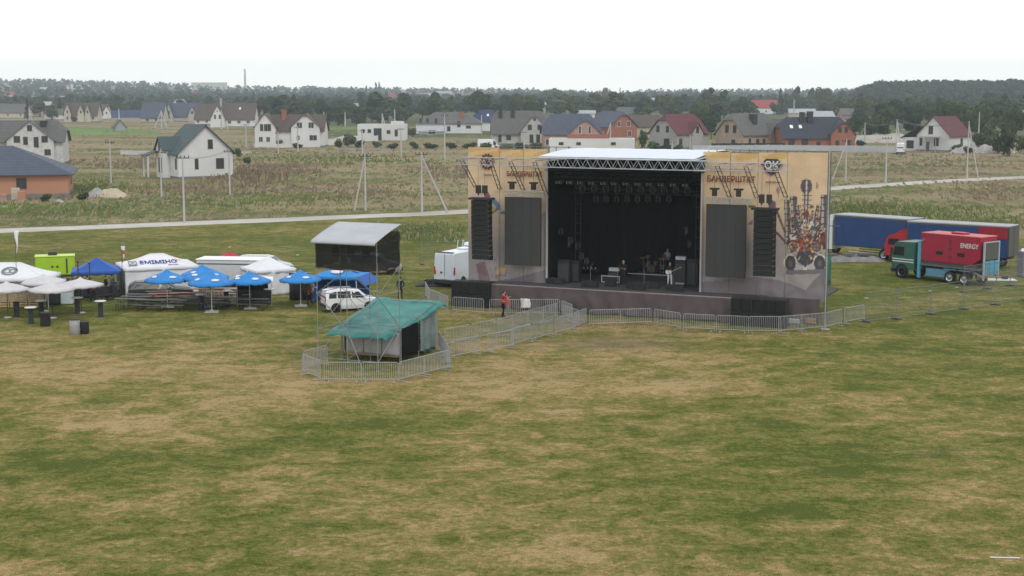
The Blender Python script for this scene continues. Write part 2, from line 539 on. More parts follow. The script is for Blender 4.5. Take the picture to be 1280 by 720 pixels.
def turf_tufts():
    rg = random.Random(9); mb = MB(); dry = []; dirt = []
    for k in range(60000):
        v = 735 - 330 * rg.random() ** 1.25; u = rg.uniform(-20, 1300); p = G(u, v)
        du, dv = mnoise.noise(Vector((p.x * .09, p.y * .09, 0))) * 60, mnoise.noise(Vector((p.x * .09, p.y * .09, 5))) * 16
        d = max(0, min(1, .36 + blob(DRY, u + du, v + dv) * .5 - blob(GRN, u + du, v + dv) * .32))
        if mnoise.noise(Vector((p.x * .8, p.y * .8, 1))) < -.05: continue
        s = rg.uniform(.04, .09) * (1.15 - .5 * d); a = rg.uniform(0, pi); h = rg.uniform(.02, .06)
        e = Vector((cos(a), sin(a), 0)) * s; f = Vector((-sin(a), cos(a), 0)) * s * .8; t = Vector((rg.uniform(-.03, .03), rg.uniform(-.03, .03), h * .5))
        mb.add([p - e - f, p + e - f * .6, p + f, p + t], [(0, 1, 3), (1, 2, 3), (2, 0, 3)], 0)
        dry += [d] * 4; dirt += [0] * 4
    o = mb.build('turf_tufts', bpy.data.materials['turf'])
    for nm, data in (('dry', dry), ('dirt', dirt)):
        a = o.data.attributes.new(nm, 'FLOAT', 'POINT'); a.data.foreach_set('value', data)
    tag(o, 'short uneven tufts of grass over the mown field', 'grass', kind='stuff')
turf_tufts()

# ------------------------------------------------------------------ the track
def make_road():
    mb = MB(); W = 2.1; n = 160
    pts = []
    x0, x1 = ROADW[0].x, ROADW[-1].x
    for i in range(n + 1):
        x = x0 + (x1 - x0) * i / n
        pts.append(Vector((x, road_y(x) + mnoise.noise(Vector((x * .03, 0, 0))) * .8, .05)))
    for i, p in enumerate(pts):
        d = (pts[min(i + 1, n)] - pts[max(i - 1, 0)]).normalized(); q = Vector((-d.y, d.x, 0))
        w = W + mnoise.noise(Vector((p.x * .15, 4, 0))) * .35
        mb.v += [tuple(p - q * (w + .5) - Vector((0, 0, .046))), tuple(p - q * w), tuple(p + q * w), tuple(p + q * (w + .5) - Vector((0, 0, .046)))]
    for i in range(n):
        for k in range(3):
            a = i * 4 + k
            mb.f.append([a, a + 1, a + 5, a + 4]); mb.m.append(0); mb.sm.append(True)
    o = mb.build('road', mat('gravel_track', (.44, .41, .37), .95, .18, .4, coord='Object', dirt=.5, bump=.4, bs=8))
    tag(o, 'pale gravel track crossing behind the mown field', None, kind='structure')
make_road()

# far green strip on the left and other crop strips
def strip(name, label, pxs, col, z=.012):
    mb = MB()
    mb.slab([G(a, b) + Vector((0, 0, z)) for a, b in pxs], .004)
    tag(mb.build(name, mat(name + '_grass', col, 1, .25, .05, spec=.05)), label, None, kind='structure')
strip('crop_field', 'smooth green sown strip beside the unfinished houses', [(66, 163), (76, 158.5), (165, 160.5), (200, 164), (196, 168), (70, 170.5)], (.12, .19, .055))
strip('field_strip', 'bright grassy strip before the far treeline', [(400, 158.5), (470, 157.5), (505, 158.5), (505, 161), (390, 163)], (.13, .17, .05))
strip('field_verge', 'green verge beyond the track at the right', [(1235, 216), (1300, 214), (1400, 219), (1290, 221), (1245, 219.5)], (.13, .17, .05))

# ------------------------------------------------------------------ hills
def sst(a, b, x):
    t = max(0, min(1, (x - a) / (b - a))); return t * t * (3 - 2 * t)
def hill_z(x, y):
    u = 640 + FOC * x / y
    # rise of the far ridge in front of the camera
    ys = 98 + 4 * sst(40, 200, u) + 5 * sst(180, 290, u) + 2.5 * sst(300, 520, u) + 1.5 * sst(560, 800, u)
    top = 15 + (115 - ys) * 3000 / FOC - 11
    top += mnoise.noise(Vector((x * .0016, y * .001, 2))) * 3
    a = sst(1250, 3000, y) * top
    # nearer wooded hill on the right
    k = sst(1010, 1100, u) * sst(1020, 1350, y)
    b = k * (12.5 + mnoise.noise(Vector((x * .004, y * .003, 9))) * 4 + sst(1100, 1300, u) * 1.5)
    return max(a, b) + mnoise.noise(Vector((x * .004, y * .004, 0))) * 1.5 * sst(1200, 1500, y) - .6
def make_hills():
    mb = MB()
    def fn(u, v):
        y = 960 * (5600 / 960) ** v
        x = (u * 2 - 1) * y * .62
        return (x, y, hill_z(x, y) if 0 < u < 1 and 0 < v < 1 else -2)
    mb.grid(fn, 150, 70)
    m = mat('hill_fields', (.085, .10, .045), 1, .3, .006, spec=.03, col2=(.20, .17, .09))
    tag(mb.build('hills', m), 'low hills with fields and woods on the skyline', None, kind='structure')
make_hills()
# ------------------------------------------------------------------ vegetation
def leafmat(name, col, rnd=.0, vs=.5):
    return mat(name, col, .85, .45, vs, spec=.12, rnd=rnd)
LEAF = [leafmat('leaves_deep', (.028, .048, .022), .22), leafmat('leaves_mid', (.042, .064, .025), .22), leafmat('leaves_olive', (.066, .082, .032), .2)]
def leaves(mb, centre, rad, n, size, rng, shell=.55, flat=1.0, m=0):
    c = Vector(centre)
    for _ in range(n):
        while True:
            d = Vector((rng.uniform(-1, 1), rng.uniform(-1, 1), rng.uniform(-1, 1)))
            if .05 < d.length < 1: break
        d.normalize()
        r = shell + (1 - shell) * rng.random() ** .6
        p = c + Vector((d.x * rad[0], d.y * rad[1], d.z * rad[2])) * r
        nrm = (d + Vector((rng.uniform(-.8, .8), rng.uniform(-.8, .8), rng.uniform(-.3, .9)))).normalized()
        a = nrm.orthogonal().normalized(); b = nrm.cross(a)
        t = rng.uniform(0, pi); a, b = a * cos(t) + b * sin(t), b * cos(t) - a * sin(t)
        s = size * rng.uniform(.6, 1.3)
        mb.add([p - a * s - b * s * .5, p + a * s * .9 - b * s * .6, p + a * s * .7 + b * s * .6, p - a * s * .8 + b * s * .5], [(0, 1, 2, 3)], m)

def tree_maker(kind, seed):
    def mk():
        rng = random.Random(seed)
        root = thing('tree', 'tree', 'tree')
        cr, tr = MB(), MB()
        # unit tree: 10 m tall, made at real scale and scaled by use
        if kind == 'round':
            tr.tube((0, 0, 0), (.1, .05, 3.2), .28, 7, r2=.2)
            lobes = []
            for k in range(11):
                a = rng.uniform(0, 2 * pi); rr = rng.uniform(.6, 2.6); z = rng.uniform(2.9, 8.0)
                rr *= 1 - max(0, z - 5.5) * .18
                lobes.append((Vector((cos(a) * rr, sin(a) * rr, z)), rng.uniform(1.2, 1.9)))
            lobes.append((Vector((0, 0, 5.4)), 2.4))
            for p, r in lobes:
                tr.tube((.1, .05, 2.6 + rng.random()), p, .1, 5, r2=.03)
                leaves(cr, p, (r, r, r * .82), int(90 * r), .36, rng, .6)
        elif kind == 'tall':
            tr.tube((0, 0, 0), (.1, .1, 7.5), .24, 7, r2=.05)
            for k in range(13):
                z = 1.8 + 7.2 * k / 12; rr = 1.45 * (1 - ((z - 4.6) / 5.4) ** 2) + .3
                a = rng.uniform(0, 2 * pi); p = Vector((cos(a) * rr * .5, sin(a) * rr * .5, z))
                tr.tube((0, 0, max(1, z - 1)), p, .07, 4, r2=.02)
                leaves(cr, p, (rr * .85, rr * .85, 1.0), 105, .32, rng, .5)
        elif kind == 'fir':
            tr.tube((0, 0, 0), (0, 0, 9.4), .2, 6, r2=.03)
            for k in range(16):
                z = 1.2 + 8.4 * k / 15; rr = 2.3 * (1 - k / 16) + .15
                for q in range(max(5, int(11 * (1 - k / 18)))):
                    a = rng.uniform(0, 2 * pi)
                    leaves(cr, (cos(a) * rr * .6, sin(a) * rr * .6, z - rr * .12), (rr * .45, rr * .45, .28), 9, .26, rng, .2)
        elif kind == 'wide':
            tr.tube((0, 0, 0), (0, .1, 2.6), .4, 8, r2=.3)
            for k in range(16):
                a = rng.uniform(0, 2 * pi); rr = rng.uniform(1.2, 4.6); z = 2.6 + rng.random() * 5.6 * (1 - (rr / 6.4) ** 2)
                p = Vector((cos(a) * rr, sin(a) * rr, z)); r = rng.uniform(1.3, 2.1)
                tr.tube((0, .1, 2.2), p, .13, 5, r2=.03)
                leaves(cr, p, (r * 1.15, r * 1.15, r * .8), int(85 * r), .38, rng, .55)
            leaves(cr, (0, 0, 5.6), (3.2, 3.2, 2.4), 260, .38, rng, .6)
        elif kind == 'bush':
            for k in range(6):
                a = rng.uniform(0, 2 * pi)
                tr.tube((cos(a) * .2, sin(a) * .2, 0), (cos(a) * 1.4, sin(a) * 1.4, 3), .08, 4, r2=.02)
                rr = rng.uniform(.5, 2.2)
                leaves(cr, (cos(a) * rr, sin(a) * rr, rng.uniform(1.6, 4.2)), (1.9, 1.9, 1.7), 80, .42, rng, .4)
        cr.build('crown', LEAF[seed % 3], root)
        tr.build('trunk' if kind != 'bush' else 'stem', bark, root)
        root.name = {'fir': 'fir_tree', 'bush': 'bush', 'tall': 'poplar_tree'}.get(kind, 'tree')
        if kind == 'bush': root['category'] = 'bush'
        return root
    return mk
TP = {}
for i, k in enumerate(['round', 'round', 'round', 'tall', 'tall', 'fir', 'wide', 'wide', 'bush', 'bush', 'bush', 'round']):
    TP.setdefault(k, []).append(Repeat(tree_maker(k, 10 + i)))
WID = {'round': 6.6, 'tall': 3.4, 'fir': 4.2, 'wide': 10.5, 'bush': 6.6}
HGT = {'round': 9.4, 'tall': 9.9, 'fir': 9.7, 'wide': 9.2, 'bush': 5.4}

# landmarks along the picture for naming the trees (right end, words)
LM = [(60, 'above the left white-block house'), (130, 'by the pale gabled houses at far left'), (180, 'right of the far left gabled houses'), (250, 'behind the slate-blue roofs'),
      (325, 'behind the long dark-roofed house'), (410, 'around the twin-gabled white house'), (510, 'behind the flat unfinished white building'), (570, 'behind the long hip-roofed white house'),
      (625, 'by the blue-roofed house'), (685, 'behind the half-hipped grey house'), (745, 'behind the pink house with slate roof'), (800, 'behind the orange brick gable'),
      (890, 'behind the maroon half-hipped house'), (975, 'behind the pinkish grey-roofed house'), (1070, 'behind the brick house with dark roof'), (1130, 'left of the white maroon-roofed house'),
      (1215, 'behind the white maroon-roofed house'), (1400, 'right of the white maroon-roofed house')]
TREES = []   # px, top, base, width px, kind
def T(px, top, base, w=None, kind='round'): TREES.append((px, top, base, w, kind))
# prominent ones
T(598, 109, 152, 40, 'wide'); T(690, 108, 134, 32, 'wide'); T(545, 113, 150, 26); T(528, 126, 150, 20); T(560, 122, 151, 24); T(620, 130, 154, 18)
T(645, 115, 150, 24); T(664, 124, 158, 26, 'wide'); T(672, 120, 150, 22); T(640, 128, 160, 16); T(1150, 121, 160, 34, 'wide'); T(1130, 130, 160, 26); T(1168, 128, 158, 26)
T(1235, 127, 172, 34, 'wide'); T(1212, 132, 170, 24); T(1255, 134, 170, 20); T(1190, 124, 155, 30); T(1085, 122, 150, 26, 'wide'); T(1100, 130, 165, 24); T(1065, 146, 172, 22, 'bush')
T(1030, 105, 142, 26, 'wide'); T(1015, 110, 140, 12, 'tall'); T(995, 108, 140, 13, 'tall'); T(975, 111, 145, 12, 'fir'); T(1052, 118, 150, 34, 'wide'); T(1035, 125, 148, 26); T(982, 116, 141, 18)
T(925, 117, 150, 26); T(905, 113, 148, 14, 'tall'); T(887, 110, 148, 18, 'tall'); T(873, 122, 160, 26, 'wide'); T(895, 130, 158, 20); T(868, 128, 162, 20); T(930, 121, 139, 16)
T(855, 117, 146, 14); T(800, 114, 142, 18); T(818, 112, 134, 8, 'round'); T(757, 110, 134, 9, 'tall'); T(775, 110, 132, 6, 'fir'); T(745, 120, 148, 18); T(730, 118, 146, 26, 'wide'); T(768, 122, 148, 22)
T(790, 124, 148, 20); T(715, 124, 150, 18); T(700, 126, 150, 16); T(705, 114, 140, 16); T(505, 116, 150, 24); T(485, 120, 152, 26, 'wide'); T(452, 119, 150, 11, 'tall'); T(465, 124, 152, 20)
T(440, 126, 154, 24, 'wide'); T(420, 124, 153, 22); T(402, 124, 152, 18); T(412, 134, 156, 18); T(385, 122, 150, 22); T(366, 118, 150, 12, 'tall'); T(352, 124, 150, 18); T(500, 130, 155, 24, 'wide'); T(475, 134, 155, 22)
T(430, 137, 157, 22, 'bush'); T(450, 138, 157, 22, 'bush'); T(395, 107.5, 128, 10); T(440, 108.5, 128, 9); T(458, 107, 128, 4, 'tall'); T(470, 103, 128, 3.5, 'tall'); T(474, 102.5, 128, 3.5, 'tall')
T(317, 115, 140, 9, 'fir'); T(345, 106.5, 128, 7); T(300, 122, 142, 20); T(285, 120, 140, 18); T(262, 118, 140, 18); T(335, 130, 150, 16); T(240, 118, 138, 18); T(318, 128, 146, 18)
T(225, 124, 140, 14); T(168, 124, 144, 22, 'wide'); T(150, 128, 145, 16); T(185, 126, 142, 12); T(50, 127, 146, 22); T(35, 122, 150, 10, 'fir'); T(65, 130, 150, 18); T(75, 124, 148, 10, 'fir'); T(168, 101, 118, 4, 'tall')
T(115, 124, 142, 14); T(95, 122, 140, 16); T(135, 122, 142, 14); T(20, 126, 144, 18); T(5, 122, 142, 18); T(-8, 128, 150, 18)
# shrubs round the plots
T(112, 142, 151, 13, 'bush'); T(92, 145, 153, 10, 'bush'); T(350, 175, 184, 13, 'bush'); T(435, 168, 184, 20, 'bush'); T(425, 172, 185, 13, 'bush'); T(452, 175, 185, 15, 'bush'); T(470, 177, 185, 15, 'bush'); T(372, 178, 186, 14, 'bush')
T(516, 160, 171, 15, 'bush'); T(489, 178, 186, 16, 'bush'); T(515, 177, 186, 15, 'bush'); T(540, 178, 186, 20, 'bush'); T(562, 178, 186, 18, 'bush'); T(585, 177, 186, 20, 'bush'); T(655, 177, 188, 24, 'bush'); T(672, 178, 190, 20, 'bush')
T(607, 178, 188, 18, 'bush'); T(632, 180, 190, 22, 'bush'); T(700, 176, 186, 14, 'bush'); T(806, 163, 186, 15, 'bush'); T(815, 177, 190, 18, 'bush'); T(832, 179, 190, 20, 'bush'); T(850, 180, 190, 14, 'bush'); T(1062, 166, 180, 18, 'bush')
T(1078, 174, 183, 16, 'bush'); T(1088, 150, 178, 20, 'round'); T(1105, 148, 178, 18, 'bush'); T(1222, 166, 184, 18, 'bush'); T(1236, 160, 190, 22, 'bush'); T(1262, 158, 196, 30, 'bush'); T(1250, 170, 192, 20, 'bush'); T(1275, 170, 192, 16, 'bush'); T(1198, 180, 190, 16, 'bush'); T(1212, 182, 192, 14, 'bush')
T(102, 239, 250, 16, 'bush')
T(60, 242, 252, 16, 'bush'); T(275, 180, 192, 16, 'bush'); T(296, 185, 196, 12, 'bush'); T(310, 196, 206, 12, 'bush')
T(1195, 121, 172, 42, 'wide'); T(1226, 124, 175, 36, 'wide'); T(1110, 128, 168, 30, 'wide'); T(1268, 128, 178, 30, 'wide'); T(1075, 140, 172, 28, 'wide'); T(1098, 141, 175, 30, 'wide'); T(874, 134, 170, 26, 'wide'); T(889, 140, 174, 18); T(1140, 134, 172, 24); T(1250, 122, 160, 30)
rng = random.Random(5)
for k in range(135):
    px = rng.uniform(-40, 1320) if k < 120 else (rng.uniform(-220, -40) if k < 128 else rng.uniform(1320, 1480))
    if px < 330:
        base = rng.uniform(134, 143) if px > 60 else rng.uniform(134, 144)
    elif px > 1060: base = rng.uniform(140, 160)
    else: base = rng.uniform(138, 153)
    D = 27750 / (base - 115)
    h = rng.uniform(9, 15)
    top = base - h * ppm(D)
    T(px, top, base, h * rng.uniform(.6, .95) * ppm(D), rng.choice(['round', 'round', 'wide', 'tall', 'round', 'round']))
def place_trees():
    items = {}
    for t in TREES:
        for k, (lim, words) in enumerate(LM):
            if t[0] < lim:
                items.setdefault((k, t[4] == 'bush'), []).append(t); break
    cnt = 0
    for (k, isb), lst in sorted(items.items()):
        lst.sort()
        for i, (px, top, base, w, kind) in enumerate(lst):
            p = G(px, base)
            s = ppm(p.y)
            h = (base - top) / s
            w_ = (w or (base - top) * .8) / s
            sz, sx = h / HGT[kind], w_ / WID[kind]
            rp = TP[kind][cnt % len(TP[kind])]; cnt += 1
            size = 'tall' if h > 14 else ('low' if h < 6 else 'leafy')
            word = 'bush' if isb else {'fir': 'dark conical tree', 'tall': 'slender upright tree', 'wide': 'broad-crowned tree', 'round': 'rounded tree'}[kind]
            lab = f"{size} green {word}, {nth(i)} from left {LM[k][1]}"
            grp = 'bushes round the village plots' if isb else 'trees among and behind the village houses'
            rp.put(p, cnt * 2.4, lab, grp, (sx, sx, sz))
    # a name per plot corner
place_trees()

# one far wood on the ridge and the right-hand hill: reads as one mass
def far_wood():
    rng = random.Random(11)
    mb = MB()
    def clump(x, y, z, r, h, n):
        for _ in range(n):
            t = rng.uniform(0, 2 * pi); q = rng.random() ** .5
            zz = rng.random()
            rr = r * (1 - (zz * 1.0) ** 2.2) + .3
            p = Vector((x + cos(t) * rr * q, y + sin(t) * rr * q, z + h * (.15 + .85 * zz)))
            s = r * rng.uniform(.22, .42)
            a = Vector((rng.uniform(-1, 1), rng.uniform(-1, 1), rng.uniform(-.4, .4))).normalized()
            b = a.orthogonal().normalized(); b = (b + a.cross(b) * rng.uniform(-1, 1)).normalized()
            mb.add([p - a * s, p - b * s * .8, p + a * s, p + b * s * .8], [(0, 1, 2, 3)], rng.randrange(2))
    # belts right across
    for k in range(8200):
        v = rng.random()
        y = 1080 * (3400 / 1080) ** v
        u = rng.uniform(-340, 1620)
        x = (u - 640) / FOC * y
        f = mnoise.noise(Vector((x * .0035, y * .0022, 4)))
        right = u > 1060 and 1050 < y < 1700
        if f < (-.10 if u > 560 or y < 1700 else -.25) and not right: continue
        h = rng.uniform(7, 12)
        clump(x, y, hill_z(x, y), h * .62, h, 24 if y < 2000 else 15)
    for k in range(2300):       # the wooded hill on the right
        u = rng.uniform(1066, 1560); y = rng.uniform(1010, 1500)
        x = (u - 640) / FOC * y
        h = rng.uniform(7, 12) * (1 if u > 1090 else .75)
        clump(x, y, hill_z(x, y), h * .5, h, 34)
    for k in range(420):        # skyline fringe
        u = -60 + 1400 * k / 420 + rng.uniform(-2, 2); y = rng.uniform(2950, 3300)
        x = (u - 640) / FOC * y
        h = rng.uniform(4, 9) * (1.5 if rng.random() < .06 else 1)
        clump(x, y, hill_z(x, y), h * .8, h, 22)
    o = mb.build('far_wood', [LEAF[0], LEAF[1]])
    tag(o, 'hazy woods covering the distant ridge and the right-hand hill', 'woodland', kind='stuff')
far_wood()

# tall dry grass and weeds of the meadow
def meadow():
    rng = random.Random(3)
    mb = MB()
    n = 0
    while n < 20000:
        v = rng.uniform(184, 284) if rng.random() < .75 else rng.uniform(158, 190)
        u = rng.uniform(-20, 1300)
        p = G(u, v)
        ry = road_y(p.x)
        if p.x < 12:
            if p.y < ry + 4: continue
        else:
            if p.y < G(1040, 296).y + 2 or abs(p.y - ry) < 3.4: continue
        if 180 < u < 292 and 200 < v < 228: continue
        n += 1
        f = mnoise.noise(Vector((p.x * .03, p.y * .05, 3))) + rng.uniform(-.12, .12)
        k = 2 if f > .32 else (0 if f > -.05 else 1)
        h = rng.uniform(.08, .26) * (1.3 if k == 2 else 1) * (.6 + .4 * min(1, p.y / 250))
        w = rng.uniform(.08, .22) * (p.y / 200)
        for q in range(3):
            a = rng.uniform(0, pi)
            d = Vector((cos(a), sin(a), 0)) * w
            o = Vector((rng.uniform(-.4, .4), rng.uniform(-.4, .4), 0))
            l = Vector((rng.uniform(-.3, .3), rng.uniform(.5, 1.3), h * rng.uniform(.6, 1.1)))
            mb.add([p + o - d, p + o + d, p + o + l + d * .3, p + o + l - d * .4], [(0, 1, 2, 3)], k)
    for cu, cv, su, sv, cnt, k, hh in ((312, 222, 16, 5, 420, 2, .8), (296, 228, 22, 4, 380, 2, .6), (520, 291, 22, 4, 900, 1, .5), (545, 297, 14, 3, 400, 1, .4), (240, 238, 40, 4, 380, 2, .45), (350, 214, 26, 5, 380, 2, .55), (440, 240, 60, 6, 420, 2, .4),
            (1130, 268, 70, 5, 900, 1, .45), (1075, 262, 30, 5, 400, 1, .5), (1200, 280, 60, 4, 500, 1, .4), (560, 215, 30, 6, 300, 2, .5), (420, 200, 60, 4, 400, 1, .5), (110, 236, 20, 5, 300, 1, .6), (180, 205, 50, 4, 360, 2, .5), (1150, 205, 60, 6, 300, 2, .45), (60, 262, 60, 5, 500, 1, .4), (330, 250, 80, 6, 600, 1, .35), (1240, 240, 50, 6, 400, 2, .35)):
        for q in range(cnt):
            p = G(rng.gauss(cu, su), rng.gauss(cv, sv)); h = hh * rng.uniform(.5, 1.2)
            for z in range(2):
                a = rng.uniform(0, pi); d = Vector((cos(a), sin(a), 0)) * rng.uniform(.08, .2) * (p.y / 180); o = Vector((rng.uniform(-.3, .3), rng.uniform(-.3, .3), 0)); l = Vector((rng.uniform(-.2, .2), rng.uniform(.1, .6), h))
                mb.add([p + o - d, p + o + d, p + o + l + d * .3, p + o + l - d * .4], [(0, 1, 2, 3)], k if rng.random() < .8 else 0)
    tag(mb.build('meadow_grass', [mat('dry_stalks', (.235, .20, .11), 1, .3, .08, spec=.05), mat('green_stalks', (.105, .13, .042), 1, .3, .08, spec=.05), mat('weed_stalks', (.16, .12, .08), 1, .35, .1, spec=.05)]),
        'tall browned grass and weeds on the fallow land', 'grass', kind='stuff')
meadow()
# ------------------------------------------------------------------ village
WALL = dict(
    white=mat('wall_white_plaster', (.60, .60, .59), .9, .06, .5, spec=.15, dirt=.2),
    block=mat_blocks('wall_white_blocks', (.52, .515, .50), (.8, .8, .8), .6, .3),
    blockg=mat_blocks('wall_grey_blocks', (.42, .41, .39), (.75, .75, .75), .6, .3),
    grey=mat('wall_grey_plaster', (.33, .33, .32), .9, .08, .5, dirt=.2),
    orange=mat('wall_terracotta_plaster', (.42, .215, .135), .9, .06, .4, spec=.15),
    brick=mat_blocks('wall_orange_brick', (.32, .135, .095), (.9, .8, .7), .3, .12),
    pink=mat_blocks('wall_pink_brick', (.38, .25, .205), (.95, .85, .8), .3, .12),
    beige=mat_blocks('wall_beige_brick', (.38, .295, .235), (.95, .9, .8), .3, .12),
    cream=mat('wall_cream_plaster', (.46, .42, .33), .9, .08, .5, dirt=.2))
ROOF = dict(
    teal=mat_tiles('roof_teal_metal', (.062, .088, .092)),
    slate=mat_tiles('roof_slate_blue', (.072, .085, .115)),
    grey=mat_tiles('roof_grey_tiles', (.115, .11, .105)),
    brown=mat_tiles('roof_brown_tiles', (.095, .075, .066)),
    dark=mat_tiles('roof_dark_tiles', (.04, .045, .06)),
    navy=mat_tiles('roof_navy_tiles', (.04, .05, .11)),
    maroon=mat_tiles('roof_maroon_tiles', (.115, .035, .042)),
    red=mat_tiles('roof_red_tiles', (.30, .06, .06)),
    green=mat_tiles('roof_green_sheet', (.16, .26, .21)),
    pale=mat_tiles('roof_pale_sheet', (.36, .37, .38)))
plinth_m = mat('plinth_grey', (.17, .17, .17), .9, .15, 1)

def roof_mesh(mb, W, L, he, hr, hc=None, o=.5, t=.16, cx=0, cy=0, y0=None, y1=None, m=0):
    """pitched roof, ridge along Y; hc<hr clips the gable ends (half-hip), hc==he hips them"""
    hc = hr if hc is None else hc
    y0 = -L / 2 - o if y0 is None else y0
    y1 = L / 2 + o if y1 is None else y1
    sl = (hr - he) / (W / 2)
    X = W / 2 + o; ze = he - o * sl
    xc = (hr - hc) / sl if hc < hr else 0
    if hc <= he: xc, hc_ = X, ze
    else: hc_ = hc
    ins = xc * .75 if xc else 0
    if hc <= he: ins = min(X, (y1 - y0) / 2 - .01)
    for s in (-1, 1):
        pts = [(s * X, y0, ze), (s * X, y1, ze)]
        if xc and hc > he: pts += [(s * xc, y1, hc_)]
        pts += [(0, y1 - ins, hr), (0, y0 + ins, hr)]
        if xc and hc > he: pts += [(s * xc, y0, hc_)]
        pts = [(a + cx, b + cy, c) for a, b, c in pts]
        if s < 0: pts = pts[::-1]
        mb.slab(pts, t, m)
    if xc:
        for yy, q in ((y0, 1), (y1, -1)):
            pts = [(-xc, yy, hc_), (xc, yy, hc_), (0, yy + q * ins, hr)]
            if q < 0: pts = [pts[1], pts[0], pts[2]]
            mb.slab([(a + cx, b + cy, c + .004) for a, b, c in pts], t, m)

def window(parent, x, y, z, w, h, face, fr=frame_w, label=None, pane=winglass):
    """face: 'F' (-y), 'B' (+y), 'R' (+x), 'L' (-x); x,y,z on the wall plane, z centre"""
    nx, ny = {'F': (0, -1), 'B': (0, 1), 'R': (1, 0), 'L': (-1, 0)}[face]
    ax = 0 if nx == 0 else 1
    mb = MB()
    f = .09; d = .07
    def bx(u, v, su, sv, dd, off):
        c = [x, y, z + v]; c[ax] += u
        c[0] += nx * off; c[1] += ny * off
        s = [dd, dd, sv]; s[ax] = su
        return c, s
    for u, v, su, sv in ((0, h / 2 + f / 2, w + 2 * f, f), (0, -h / 2 - f / 2, w + 2 * f + .1, f), (-w / 2 - f / 2, 0, f, h), (w / 2 + f / 2, 0, f, h)):
        mb.box(*bx(u, v, su, sv, d, d / 2 - .004))
    if w > .9:
        mb.box(*bx(0, 0, .06, h, d * .7, d * .35 - .004))
    o = mb.build('window', fr, parent)
    g = MB(); g.box(*bx(0, 0, w - .004, h - .004, .02, .014))
    g.build('pane', pane, o)
    return o

def house(name, label, px, base, W, L, he, hr, wall, roof, yaw=0, hc=None, ov=.5, gf=(), gb=(), sr=(), sl=(), chim=(), dorm=(), skyl=(), plinth=.4, group='houses of the village', door=(), fr=frame_w, dz=0, cat='house', at=None, gwall=None):
    """W: gable width, L: length; gf windows on the -y gable: (x,z,w,h); sr/sl windows on +x / -x side: (y,z,w,h)"""
    loc = at if at is not None else G(px, base)
    r = thing(name, label, cat, loc + Vector((0, 0, dz)), R(yaw), group)
    mb = MB()
    hcw = hr if hc is None else hc
    sp = (hr - he) / (W / 2)
    if hcw > he:
        xc = (hr - hcw) / sp
        pts = [(-W / 2, 0), (W / 2, 0), (W / 2, he - .12), (xc, hcw - .12)] + ([(-xc, hcw - .12)] if xc > .01 else []) + [(-W / 2, he - .12)]
        mb.prism(pts, -L / 2, L / 2)
    else:
        mb.box((0, 0, he / 2 - .06), (W, L, he - .12))
    mb.build('wall', WALL[wall], r)
    if plinth:
        p = MB(); p.box((0, 0, plinth / 2 - .3), (W + .12, L + .12, plinth + .6)); p.build('plinth', plinth_m, r)
    rb = MB(); roof_mesh(rb, W, L, he, hr, hc, ov)
    rf = rb.build('roof', ROOF[roof], r)
    for c in chim:
        cx, cy, zt, cw = c[:4]
        cb = MB(); zb = hr - abs(cx) * sp - 1.0
        cb.box((cx, cy, (zt + zb) / 2), (cw, cw, zt - zb)); cb.box((cx, cy, zt + .06), (cw + .16, cw + .16, .12))
        cb.build('chimney', WALL[c[4]] if len(c) > 4 else darkgrey, rf)
    for s in skyl:     # (side, y, dist from ridge)
        sd, yy, q = s
        x = sd * q; z = hr - q * sp
        k = MB(); a = math.atan(sp) * sd
        M = Matrix.Rotation(a, 3, 'Y')
        k.box((x, yy, z + .06), (1.2, .8, .1), M=M); k.build('skylight', lens, rf)
    for (x, z, w, h) in gf: window(r, x, -L / 2, z, w, h, 'F', fr)
    for (x, z, w, h) in gb: window(r, x, L / 2, z, w, h, 'B', fr)
    for (y, z, w, h) in sr: window(r, W / 2, y, z, w, h, 'R', fr)
    for (y, z, w, h) in sl: window(r, -W / 2, y, z, w, h, 'L', fr)
    for (face, u, w, h, z0) in door:
        d = MB()
        if face in 'FB':
            q = -1 if face == 'F' else 1; d.box((u, q * (L / 2 + .04), z0 + h / 2), (w, .08, h))
        else:
            q = 1 if face == 'R' else -1; d.box((q * (W / 2 + .04), u, z0 + h / 2), (.08, w, h))
        d.build('door', frame_d, r)
    for dm in dorm:    # (side, y, width, z_eave, z_ridge, proud, windows, cut)
        sd, yy, dw, ze, zr, pr, wins = dm[:7]; cut = dm[7] if len(dm) > 7 else None; full = dm[8] if len(dm) > 8 else False
        xo = sd * (W / 2 + pr)
        xin = sd * max(0, (hr - zr) / sp - .1)
        k = MB(); sp2 = (zr - ze) / (dw / 2)
        z0 = 0 if full else max(0, he - .6)
        cz = (cut or zr)
        xc = (zr - cz) / sp2
        pts = [(yy - dw / 2, z0), (yy + dw / 2, z0), (yy + dw / 2, ze - .1), (yy + xc, cz - .1)] + ([(yy - xc, cz - .1)] if xc > .01 else []) + [(yy - dw / 2, ze - .1)]
        k.prism(pts, xin, xo, axis='X')
        k.build('wing' if full else 'dormer', WALL[gwall or wall], r)
        k = MB(); o = .35
        for s in (-1, 1):
            X = dw / 2 + o
            pp = [(xin, yy + s * X, ze - o * sp2), (xo + sd * o, yy + s * X, ze - o * sp2)]
            if xc > .01: pp += [(xo + sd * o, yy + s * xc, cz), (xo + sd * (o - .8 * xc), yy, zr)]
            else: pp += [(xo + sd * o, yy, zr)]
            pp += [(xin, yy, zr)]
            if s * sd > 0: pp = pp[::-1]
            if sd < 0: pp = pp
            k.slab(pp, .14)
        if xc > .01:
            k.slab([(xo + sd * o, yy - xc, cz), (xo + sd * o, yy + xc, cz), (xo + sd * (o - .8 * xc), yy, zr)], .14)
        k.build('dormer_roof', ROOF[roof], rf)
        for (u, z, w, h) in wins: window(r, xo, yy + u, z, w, h, 'R' if sd > 0 else 'L', fr)
    return r

